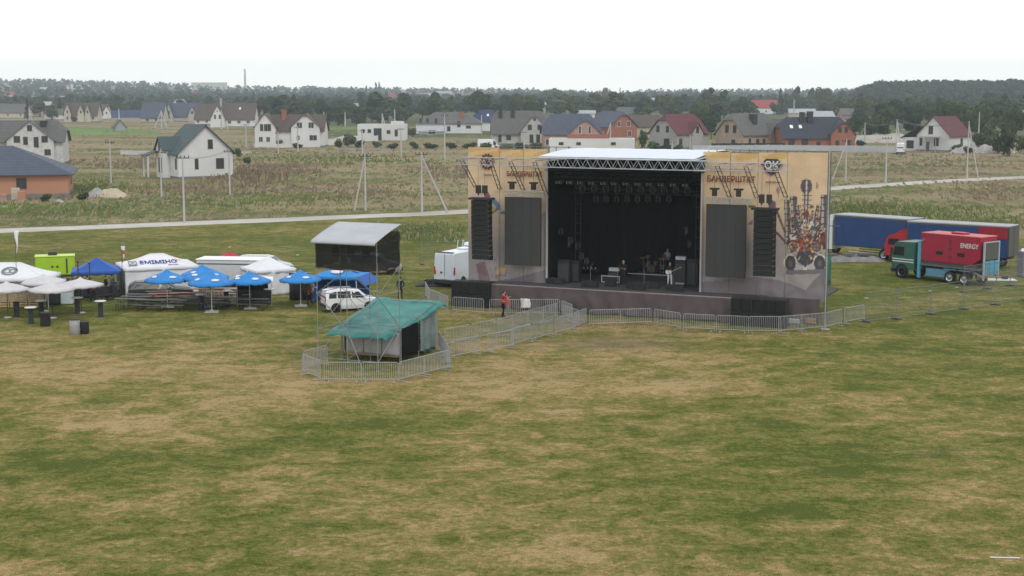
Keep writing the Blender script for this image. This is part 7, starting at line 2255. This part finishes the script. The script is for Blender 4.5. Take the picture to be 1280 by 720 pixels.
    for s in (-1, 1):
        MB().bev((xr_ - .015, s * (w0 - .10), zl), (.06, .14, .34), .015).build('tail_lamp', redlens, r)
        MB().bev((xf - .05, s * (w1 - .18), st[-1][2] - .06), (.14, .30, .16), .03).build('headlamp', lens, r)
        q = interp(shield[0][0] - .25 if shield else 0); MB().bev(((shield[0][0] - .3) if shield else .8, s * (q[4] + .11), q[2] + .1), (.12, .2, .15), .03).build('mirror', paint, r)
        for xs in seams:
            q = interp(xs); MB().box((xs, s * (q[4] + .004), (q[1] + q[2]) / 2 + .05), (.012, .012, (q[2] - q[1]) * .8)).build('door_seam', trim, r)
    MB().box((xr_ - .06, 0, st[0][1] + .42), (.02, .5, .12)).build('number_plate', whitep, r)
    if rack:
        for s in (-1, 1):
            k = MB(); a, b = interp(rack[0]), interp(rack[1]); k.tube((rack[0], s * a[5] * .85, a[3] + .07), (rack[1], s * b[5] * .85, b[3] + .07), .018, 5); k.build('roof_rail', alu, r)
    return r
wcar = mat('car_white', (.66, .67, .69), .25, .04, 2, spec=.6); scar = mat('car_silver', (.40, .41, .43), .25, .05, 2, metal=.4, spec=.6); gcar = mat('car_dark_green', (.012, .028, .026), .22, .1, 2, spec=.6)
def kombi(L_=4.3, h=1.8, w=.86):
    z0 = .22
    return [(-L_ / 2, z0 + .1, 1.0, h - .28, w * .93, w * .74), (-L_ / 2 + .10, z0, 1.02, h - .05, w, w * .78), (-L_ / 2 + .5, z0, 1.02, h, w, w * .79), (.1, z0, 1.0, h, w, w * .79), (.62, z0, .99, h - .10, w, w * .77),
            (1.18, z0, .98, 1.12, w, w * .84), (1.3, z0, .97, 1.06, w, w * .84), (L_ / 2 - .2, z0, .86, .93, w * .96, w * .8), (L_ / 2, z0 + .12, .70, .76, w * .84, w * .7)]
# white compact van facing right
c1 = (G(414, 391) + G(459, 386)) / 2 + Vector((0, .4, 0))
vehicle('parked_car', 'white compact high-roof car parked facing right beside the blue stall', 'car', c1, R(22), wcar, kombi(4.1, 1.66), [(-1.85, -1.25, .12, .04), (-1.15, -.15, .0, .0), (-.05, .92, 0, -.42)], (-1.3, 1.25), .31, shield=((1.16, 1.12), (.66, 1.53)), rear=((-2.06, 1.08), (-1.96, 1.52)), lamps=1.0, rack=(-1.6, .2), seams=(-1.1, -.1, .95)).scale = (.92, .92, .92)
# dark green estate
e0 = G(197, 377)
est = [(-2.25, .28, .84, 1.02, .80, .66), (-2.15, .2, .9, 1.22, .86, .64), (-1.75, .2, .9, 1.40, .87, .64), (-.3, .2, .89, 1.43, .87, .66), (.35, .2, .88, 1.36, .87, .65), (1.0, .2, .87, .97, .87, .74), (1.15, .2, .86, .93, .86, .74), (2.1, .22, .74, .80, .82, .68), (2.3, .32, .58, .64, .72, .6)]
vehicle('parked_car', 'dark green estate car parked before the long white marquee', 'car', e0 + Vector((0, 1.0, 0)), R(14), gcar, est, [(-2.0, -1.15, .38, 0), (-1.05, -.2, 0, 0), (-.1, .75, 0, -.4)], (-1.38, 1.38), .31, shield=((.98, .97), (.40, 1.32)), rear=((-2.2, .96), (-1.80, 1.37)), lamps=.78, rack=(-1.7, .2), cladding=gcar, seams=(-1.1, -.15, .8))
# silver minivan behind the black net
vehicle('parked_car', 'silver-white minivan on the grass behind the black mesh tower', 'car', G(466, 344) + Vector((0, 1, 0)), R(10), scar, kombi(4.5, 1.72, .86), [(-2.0, -1.25, .12, .04), (-1.15, -.15, .0, .0), (-.05, .92, 0, -.42)], (-1.35, 1.35), .31, shield=((1.16, 1.12), (.66, 1.6)), rear=((-2.26, 1.05), (-2.16, 1.6)), lamps=1.0, seams=(-1.1, -.1))
vehicle('parked_car', 'silver car whose roof and windows show above the small marquee', 'car', G(330, 345) + Vector((0, 1, 0)), R(-6), scar, kombi(4.3, 1.62, .86), [(-2.0, -1.25, .12, .04), (-1.15, -.15, .0, .0), (-.05, .92, 0, -.42)], (-1.32, 1.32), .31, shield=((1.16, 1.12), (.66, 1.5)), rear=((-2.16, 1.05), (-2.06, 1.5)), lamps=1.0)
# tall white delivery van seen from behind
vs_ = [(-2.9, .34, 1.25, 2.56, .96, .86), (-2.8, .3, 1.25, 2.68, .99, .86), (1.0, .3, 1.25, 2.70, .99, .87), (1.55, .3, 1.22, 2.52, .99, .84), (2.2, .3, 1.18, 1.38, .97, .84), (2.75, .3, 1.0, 1.1, .93, .8), (2.95, .4, .8, .86, .84, .7)]
dv = vehicle('delivery_van', 'tall white delivery van with red tail lamps left of the stage', 'van', G(562, 361) + Vector((.95, 3.4, 0)), R(62), mat('van_white', (.62, .66, .72), .3, .04, 2, spec=.5), vs_, [(1.1, 1.95, 0, -.25)], (-1.75, 1.9), .36, shield=((2.18, 1.38), (1.6, 2.45)), lamps=1.15, seams=(-.5, .9))
for s in (-1, 1): MB().bev((-2.93, s * .9, 1.35), (.05, .12, .5), .01).build('tail_lamp', redlens, dv)
MB().box((-2.92, 0, 1.5), (.02, .015, 2.2)).build('door_seam', darkgrey, dv); MB().box((-2.93, .3, 1.15), (.03, .14, .14)).build('door_handle', black, dv)
MB().bev((.2, 0, 2.78), (1.0, .8, .12), .03).build('roof_vent', whitep, dv); MB().box((-2.8, 0, 2.72), (.16, 1.5, .05)).build('roof_edge', darkgrey, dv)
# tiny van in the village
vehicle('parked_van', 'small white van parked by the lamp pole in the village', 'van', G(1126, 192.5), R(72), wcar, vs_, [(1.1, 1.95, 0, -.25)], (-1.75, 1.9), .36, shield=((2.18, 1.38), (1.6, 2.45)), rear=((-2.9, 1.5), (-2.85, 2.3)), lamps=1.15)
vehicle('parked_van', 'white van parked behind the stage wing beyond the meadow', 'van', G(611, 187), R(5), wcar, vs_, [(1.1, 1.95, 0, -.25)], (-1.75, 1.9), .36, shield=((2.18, 1.38), (1.6, 2.45)), lamps=1.15)

# lorries
blue_c = mat('curtain_blue', (.014, .048, .16), .55, .1, .9, spec=.3); greyc = mat('curtain_grey', (.085, .083, .080), .6, .1, 1)
def lorry(name, label, loc, rz, L_, cabpaint, side, rearm, wheels, h=2.65, red=None, group='curtain-sided lorries'):
    """+x forward; box from x=-L/2"""
    r = thing(name, label, 'lorry', loc, rz, group)
    W_ = 2.5; z0 = 1.15
    k = MB(); k.box((0, 0, z0 + h / 2), (L_ - .06, W_ - .08, h - .04)); k.build('box', greyc, r)
    for s in (-1, 1):
        k = MB()
        def fn(u, v): x = -L_ / 2 + .12 + (L_ - .24) * u; return (x, s * (W_ / 2 - .0 + .02 * sin(u * 40) + .015 * mnoise.noise(Vector((x, v * 3, s)))), z0 - .1 + (h - .08) * v)
        k.grid(fn, 60, 6); o = k.build('curtain', side, r)
    k = MB(); k.box((0, 0, z0 + h + .01), (L_, W_, .10)); k.build('roof', mat('roof_sheet_pale', (.34, .35, .36), .6, .06, 1), r)
    k = MB(); k.box((-L_ / 2 - .02, 0, z0 + h / 2), (.06, W_, h)); k.box((-L_ / 2 - .06, 0, z0 + h / 2), (.02, .03, h - .1)); k.build('rear_door', rearm, r)
    if red is not None:
        k = MB(); k.box((-L_ / 2 + 1.35, W_ / 2 + .05, z0 + h * .78), (2.5, .02, h * .40)); k.build('red_panel', red, r)
    k = MB(); k.box((0, 0, z0 - .14), (L_ - .1, .9, .2)); k.box((-L_ * .05, W_ / 2 - .1, .62), (L_ * .4, .05, .07)); k.box((-L_ * .05, W_ / 2 - .1, .85), (L_ * .4, .05, .07)); k.build('chassis', darkgrey, r)
    MB().box((L_ * .12, W_ / 2 - .12, .55), (L_ * .35, .04, .08)).build('side_guard', alu, r)
    # cab
    cx = L_ / 2 + (.95 if red else 1.15)
    q_ = .80 if red else 1
    c = MB(); prof = [(cx - .95, .6), (cx + 1.05, .6), (cx + 1.1, 1.6), (cx + .9, 2.7 * q_), (cx + .7, 3.0 * q_), (cx - .95, 3.3 * q_)]
    c.prism(prof[::-1], -1.2, 1.2); cb = c.build('cab', cabpaint, r)
    d = MB(); d.prism([(cx - .9, 3.3 * q_), (cx + .5, 3.02 * q_), (cx - .5, 3.0 if red else 3.75), (cx - .9, 3.1 if red else 3.85)][::-1], -1.0, 1.0); d.build('wind_deflector', cabpaint, cb)
    g = MB(); g.slab([(cx + 1.11, -1.05, 1.75), (cx + 1.11, 1.05, 1.75), (cx + .93, 1.05, 2.65 * q_), (cx + .93, -1.05, 2.65 * q_)], .03, up=(1, 0, .2)); g.build('windscreen', glass, cb)
    for s in (-1, 1):
        g = MB(); g.box((cx + .25, s * 1.205, 2.15 * (.86 if red else 1)), (1.0, .02, .55)); g.build('side_window', glass, cb)
        MB().bev((cx + 1.12, s * .85, .95), (.08, .36, .24), .03).build('headlamp', lens, cb)
    MB().bev((cx + 1.05, 0, .65), (.25, 2.4, .35), .05).build('bumper', darkgrey, cb)
    for x in list(wheels) + [cx + .1]:
        for s in (-1, 1): wheel(r, x, s * 1.05, .50, .32)
    for s in (-1, 1): MB().box((-L_ / 2 - .08, s * .95, .8), (.05, .4, .14)).build('tail_lamp', redlens, r)
    return r
# first lorry, far: cab to the left, side towards the camera
f0, f1 = G(1048, 322), G(1133, 326)
L1 = 7.8
la = math.atan2((f1 - f0).y, (f1 - f0).x)
lorry('curtain_lorry', 'far blue curtain-sided lorry with white cab facing left', AT(1091, 300, 133.5) * Vector((1, 1, 0)) if False else Vector((G(1102, 325).x, G(1102, 325).y + 1.6, 0)), R(180 - 46), L1, wcar, blue_c, blue_c, (-2.6, -1.35))
lorry('curtain_lorry', 'blue and red curtain-sided lorry with red cab behind the crane lorry', Vector((G(1206, 334).x, G(1206, 334).y + 1.2, 0)), R(180 - 37), 9.0, mat('cab_red', (.36, .02, .03), .4, .08, 2), blue_c, greyc, (-3.2, -1.9), 2.55, red=mat('curtain_red', (.26, .014, .03), .5, .08, 2))
# crane lorry carrying a red generator
a_, b_ = G(1124.5, 348.5), G(1205, 354.6)
gl = Vector(((a_.x + b_.x) / 2 + .8, (a_.y + b_.y) / 2 + .7, 0))
ga = R(180 - 52)
tr = thing('crane_lorry', 'green-cabbed crane lorry carrying a big red generator', 'lorry', gl, ga)
cabg = mat('cab_green', (.018, .10, .075), .4, .1, 2, spec=.5); bluep = mat('chassis_blue', (.10, .28, .40), .6, .18, 2, dirt=.3)
c = MB(); c.prism([(1.55, .75), (3.75, .75), (3.8, 1.7), (3.6, 2.65), (3.3, 2.95), (1.55, 3.0)][::-1], -1.22, 1.22); cb = c.build('cab', cabg, tr)
g = MB(); g.slab([(3.81, -1.05, 1.8), (3.81, 1.05, 1.8), (3.64, 1.05, 2.6), (3.64, -1.05, 2.6)], .03, up=(1, 0, .2)); g.build('windscreen', glass, cb)
for s in (-1, 1):
    MB().prism([(2.55, 1.85), (3.6, 1.85), (3.45, 2.55), (2.55, 2.55)][::-1], s * 1.21, s * 1.24).build('side_window', glass, cb)
    for z in (1.55, 1.35): MB().box((2.65, s * 1.225, z), (2.1, .012, .07)).build('white_stripe', whitep, cb)
    MB().bev((3.82, s * .85, 1.0), (.08, .34, .24), .03).build('headlamp', lens, cb)
    MB().bev((3.7, s * 1.38, 2.2), (.12, .16, .5), .02).build('mirror', black, cb)
    MB().lathe([(0, .012), (.62, .012), (.62, -.02)], 20, (2.75, s * 1.222, .55), M=Matrix.Rotation(-s * pi / 2, 3, 'X')).build('wheel_arch', mat('arch_black', (.008, .008, .008)), cb)
MB().bev((3.75, 0, .6), (.3, 2.44, .36), .05).build('bumper', darkgrey, cb)
MB().box((-1.2, 0, .95), (6.6, .9, .22)).build('chassis', darkgrey, tr)
MB().box((-1.8, 0, 1.3), (5.6, 2.45, .14)).build('load_bed', mat('bed_grey', (.12, .115, .11), .8, .15, 2), tr)
MB().box((-.7, 1.15, .75), (2.2, .1, .6)).build('side_box', bluep, tr); MB().box((-.3, -1.15, .8), (2.8, .12, .62)).build('side_box', bluep, tr)
for x in (2.75, -1.85, -3.2):
    for s in (-1, 1): wheel(tr, x, s * 1.09, .5, .34)
for x in (-1.85, -3.2):
    for s in (-1, 1): MB().box((x, s * 1.1, 1.12), (1.15, .34, .06)).build('mudguard', bluep, tr)
# crane behind the cab
cr_ = mat('crane_cyan', (.08, .33, .45), .5, .12, 2)
k = MB(); k.box((1.15, 1.0, 2.0), (.28, .30, 2.3)); k.build('crane_column', cr_, tr)
k = MB(); k.tube((1.15, 1.0, 3.05), (-.1, .9, 3.85), .14, 6); k.build('crane_boom', cr_, tr)
k = MB(); k.tube((-.1, .9, 3.85), (.85, .7, 2.6), .10, 6); k.build('crane_arm', cr_, tr)
k = MB(); k.tube((1.15, .8, 2.2), (.4, .75, 3.4), .05, 6); k.build('hydraulic_ram', chrome, tr)
k = MB(); k.box((1.15, 1.1, 1.2), (.26, .16, 2.0)); k.build('outrigger', cr_, tr)
k = MB(); k.box((1.15, -1.1, 1.2), (.26, .16, 2.0)); k.build('outrigger', cr_, tr)
# generator, its own thing on the bed
gm = mat('generator_red', (.33, .010, .04), .45, .06, 1.5, spec=.4)
gn = thing('generator', 'big red generator container with white lettering on the lorry bed', 'generator', gl + Vector((cos(ga) * -1.75, sin(ga) * -1.75, 1.62)), ga)
pr = [(-2.7, .5), (-2.0, 0), (2.75, 0), (2.75, 2.15), (-2.7, 2.15)]
k = MB(); k.prism(pr, -1.1, 1.1); k.build('housing', gm, gn)
k = MB(); k.bev((.0, 0, 2.2), (5.5, 2.24, .10), .03); k.build('roof', mat('generator_roof', (.50, .10, .10), .5, .08, 2), gn)
k = MB(); k.bev((-.1, 0, 2.32), (1.2, .8, .14), .04); k.build('exhaust_box', gm, gn)
k = MB(); k.box((.2, 0, -.13), (5.0, 1.9, .2)); k.build('skid', mat('skid_grey', (.12, .12, .115), .7, .2, 2), gn)
for s in (-1, 1):
    for x in (1.0, -1.0): MB().box((x, s * 1.11, .72), (.65, .02, .28)).build('louvre', black, gn)
    for x in (-.12, .12):
        for z in (.5, 1.1, 1.7): MB().box((x, s * 1.11, z), (.08, .02, .12)).build('latch', darkgrey, gn)
    MB().box((0, s * 1.104, 1.07), (.03, .012, 2.0)).build('door_seam', darkgrey, gn)
# the side facing the camera is +y of the lorry (it drives to the left)
t = text_mesh('ENERGY', .52, ltw, 'lettering', gn, (-1.75, 1.13, 1.45), (pi / 2, 0, pi), .006, sx=.85)
# ramps raised at the tail
k = MB()
for x_, y_ in ((0, -.95), (0, .95)): k.box((-4.75, y_, 2.0), (.12, .12, 3.0))
k.box((-4.75, 0, 3.45), (.1, 1.95, .08)); k.build('tail_frame', mat('frame_pale', (.36, .40, .42), .5, .1, 3), tr)
k = MB(); k.box((-4.72, 0, 2.75), (.05, 1.8, 1.35)); k.build('tail_sheet', greyc, tr)
for y_ in (-.6, 0, .6): MB().box((-4.80, y_, 1.45), (.10, .5, 1.1)).build('ramp_plate', cr_, tr)
for z in (1.1, 1.45, 1.8): MB().box((-4.87, 0, z), (.04, 1.7, .06)).build('ramp_rib', bluep, tr)
for s in (-1, 1): MB().box((-4.86, s * .7, .85), (.06, .45, .16)).build('tail_lamp', mat('lamp_orange', (.45, .12, .06), .4, .1, 3), tr)
k = MB(); k.prism([(-4.8, .75), (-3.7, 1.2), (-3.6, 1.25), (-3.6, 1.15), (-4.8, .65)], -1.0, -.8); k.prism([(-4.8, .75), (-3.7, 1.2), (-3.6, 1.25), (-3.6, 1.15), (-4.8, .65)], .8, 1.0); k.build('bed_slope', alu, tr)

# small things round the lorries
r = thing('portable_toilet', 'grey-violet portable toilet cut by the right picture edge', 'toilet', G(1282, 346), .1)
MB().bev((0, 0, 1.08), (1.1, 1.1, 2.1), .05).build('cabin', mat('toilet_grey', (.17, .16, .20), .6, .08, 2), r); MB().lathe([(.5, 2.12), (.42, 2.3), (0, 2.38)], 12).build('roof', whitep, r); MB().box((0, -.56, 1.05), (.7, .03, 1.8)).build('door', mat('toilet_door', (.22, .21, .25), .6, .05, 2), r)
r = thing('white_board', 'flat white board with dark bundle lying behind the crane lorry', 'board', G(1250, 350.5), -.1); MB().bev((0, 0, .06), (2.4, 1.2, .08), .02).build('board', whitep, r); MB().bev((.4, .1, .25), (.5, .4, .26), .06).build('bundle', darkgrey, r)
for i, (px, py, lab) in enumerate([(1196, 359.5, 'small white scrap on the grass below the crane lorry wheels'), (1163, 364, 'small white scrap on the grass below the red generator'), (1083, 373, 'small white scrap on the grass at the mesh fence corner'), (287, 309, 'small white scrap on the mown grass near the track'), (372, 319, 'small white scrap on grass right of the silver car'), (1256, 698, 'pale thin strip of litter lying in the foreground corner')]):
    k = MB(); k.bev((0, 0, .03), (.25 if i < 5 else .95, .12 if i < 5 else .035, .03), .01); o = k.build('litter', whitep); o.location = G(px, py); o.rotation_euler = (0, 0, .3 * i - .4 if i < 5 else -.08); tag(o, lab, 'litter')
r = thing('cable_heap', 'dark heap of cables on the grass behind the barriers left of the bass cabinets', 'cables', G(549, 357))
k = MB(); rg = random.Random(2)
for i in range(26):
    a = rg.uniform(0, 6); R_ = rg.uniform(.3, .9); c = Vector((rg.uniform(-1.1, 1.4), rg.uniform(-.5, .5), .05 + .014 * i))
    pts = [c + Vector((cos(t * .7 + a) * R_, sin(t * .7 + a) * R_ * .6, .03 * sin(t * 3))) for t in range(10)]; k.path(pts, .05, 5)
k.build('cable_coils', black, r)
k = MB()
def fn(u, v): x, y = u * 2 - 1, v * 2 - 1; return (x * 2.0, y * 1.0, max(0, 1 - x * x - y * y) ** .6 * .35 - .03)
k.grid(fn, 16, 10); k.build('cable_mound', black, r)
r = thing('ground_cover', 'grey tarpaulins and pallets heaped behind the lorries', 'tarpaulin', G(1060, 325))
k = MB()
def fn(u, v): x, y = u * 2 - 1, v * 2 - 1; return (x * 3.4, y * 1.6, max(0, 1 - x ** 4 - y ** 4) ** .5 * (.35 + .3 * mnoise.noise(Vector((x * 4, y * 3, 1)))) - .02)
k.grid(fn, 30, 14); k.build('sheet', mat('tarp_grey', (.20, .19, .19), .8, .3, 1.2), r)
for i in range(3): MB().box((-1.5 + i * 1.5, .2, .5), (1.0, .8, .14), .3 * i).build('pallet', mat('old_wood', (.14, .12, .10), .9, .2, 3), r)
r = thing('green_sheet', 'green plastic sheet hanging behind the right banner edge', 'sheet', G(1035.5, 358), R(60))
k = MB()
def fn(u, v): return (-.5 + u, .05 * sin(u * 12), .05 + 2.3 * v)
k.grid(fn, 16, 4); o = k.build('sheet', mat('sheet_green', (.01, .13, .09), .6, .1, 2), r); m_ = o.modifiers.new('t', 'SOLIDIFY'); m_.thickness = .01
MB().tube((-.5, 0, 0), (-.5, 0, 2.4), .03, 5).build('stake', galv, r)
r = thing('portable_toilet', 'blue portable toilet with white roof peeping behind the white delivery van', 'toilet', G(586, 342) + Vector((0, 3, 0)), .1)
MB().bev((0, 0, 1.05), (1.1, 1.1, 2.1), .05).build('cabin', mat('toilet_blue', (.04, .15, .32), .6, .08, 2), r); MB().lathe([(.55, 2.1), (.42, 2.3), (0, 2.4)], 12).build('roof', whitep, r)
r = thing('ladder_rack', 'white folding steps standing behind the delivery van roof', 'ladder', G(575, 341) + Vector((0, 1.5, 0)), .2)
for a, b in (((-.5, 0, 0), (-.2, 0, 2.6)), ((.0, 0, 0), (.2, 0, 2.6)), ((.6, .3, 0), (.3, .1, 2.6)), ((1.0, .3, 0), (.8, .1, 2.6))): MB().tube(a, b, .035, 5).build('rail', whitep, r)
# ------------------------------------------------------------------ air, sky, light, camera
def haze():
    mb = MB(); mb.box((0, 2300, 76), (11600, 10000, 158))
    m = bpy.data.materials.new('haze'); m.use_nodes = True
    nt = m.node_tree; nt.nodes.remove(nt.nodes['Principled BSDF'])
    v = nt.nodes.new('ShaderNodeVolumePrincipled')
    v.inputs['Color'].default_value = (.79, .895, 1, 1)
    v.inputs['Density'].default_value = HAZE
    v.inputs['Anisotropy'].default_value = 0.0
    nt.links.new(v.outputs[0], nt.nodes['Material Output'].inputs['Volume'])
    o = mb.build('haze', m); o.location = (0, 0, 0)
    tag(o, 'thin pale haze lying over the plain', 'haze', kind='stuff')
HAZE = 1.75e-4
haze()

W = bpy.data.worlds.new('World'); SC.world = W; W.use_nodes = True
nt = W.node_tree; N, L = nt.nodes, nt.links
bg = N['Background']; bg.inputs['Strength'].default_value = .1
sky = N.new('ShaderNodeTexSky'); sky.sky_type = 'NISHITA'; sky.sun_disc = False
SUN_EL, SUN_AZ = R(48), R(155)
sky.sun_elevation = SUN_EL; sky.sun_rotation = SUN_AZ; sky.air_density = 1.5; sky.dust_density = 3; sky.altitude = 200
tc = N.new('ShaderNodeTexCoord')
sx = N.new('ShaderNodeSeparateXYZ'); L.new(tc.outputs['Generated'], sx.inputs[0])
cr = N.new('ShaderNodeValToRGB')
e = cr.color_ramp.elements
e[0].position = 0.0; e[0].color = (1.62, 1.54, 1.38, 1)
e[1].position = .16; e[1].color = (1.16, 1.15, 1.12, 1)
q = e.new(.45); q.color = (.86, .90, .95, 1)
L.new(sx.outputs['Z'], cr.inputs['Fac'])
mp = N.new('ShaderNodeMapping'); mp.inputs['Scale'].default_value = (1, 1, 5); L.new(tc.outputs['Generated'], mp.inputs['Vector'])
nz = N.new('ShaderNodeTexNoise'); nz.inputs['Scale'].default_value = 2.2; nz.inputs['Detail'].default_value = 5; L.new(mp.outputs[0], nz.inputs['Vector'])
mr = N.new('ShaderNodeMapRange'); mr.inputs['To Min'].default_value = .84 * 10.5; mr.inputs['To Max'].default_value = 1.16 * 10.5; L.new(nz.outputs['Fac'], mr.inputs['Value'])
vm = N.new('ShaderNodeVectorMath'); vm.operation = 'SCALE'; L.new(cr.outputs['Color'], vm.inputs[0]); L.new(mr.outputs['Result'], vm.inputs['Scale'])
mx = N.new('ShaderNodeMix'); mx.data_type = 'RGBA'; mx.inputs['Factor'].default_value = .93
L.new(sky.outputs['Color'], mx.inputs['A']); L.new(vm.outputs[0], mx.inputs['B'])
L.new(mx.outputs['Result'], bg.inputs['Color'])

sl = bpy.data.lights.new('sun', 'SUN'); sl.energy = .9; sl.angle = R(14); sl.color = (1, .97, .92)
so = bpy.data.objects.new('sun', sl); COL.objects.link(so)
# sun in the direction of azimuth SUN_AZ (clockwise from +Y), behind and right of the camera
d = Vector((sin(SUN_AZ) * cos(SUN_EL), cos(SUN_AZ) * cos(SUN_EL), sin(SUN_EL)))
so.rotation_euler = (-d).to_track_quat('-Z', 'Y').to_euler()
so.location = (40, -40, 60)

cam = bpy.data.cameras.new('camera'); co = bpy.data.objects.new('camera', cam); COL.objects.link(co)
cam.sensor_width = 36; cam.lens = FOC * 36 / 1280; cam.clip_end = 20000; cam.clip_start = .5
co.location = (0, 0, CAM_H); co.rotation_euler = (pi / 2 - PITCH, 0, 0)
SC.camera = co
vs = SC.view_settings
vs.view_transform = 'Standard'; vs.look = 'None'; vs.exposure = .26; vs.gamma = 1; vs.use_curve_mapping = False
SC.render.engine = 'CYCLES'
SC.cycles.volume_bounces = 2; SC.cycles.max_bounces = 6; SC.cycles.transparent_max_bounces = 12
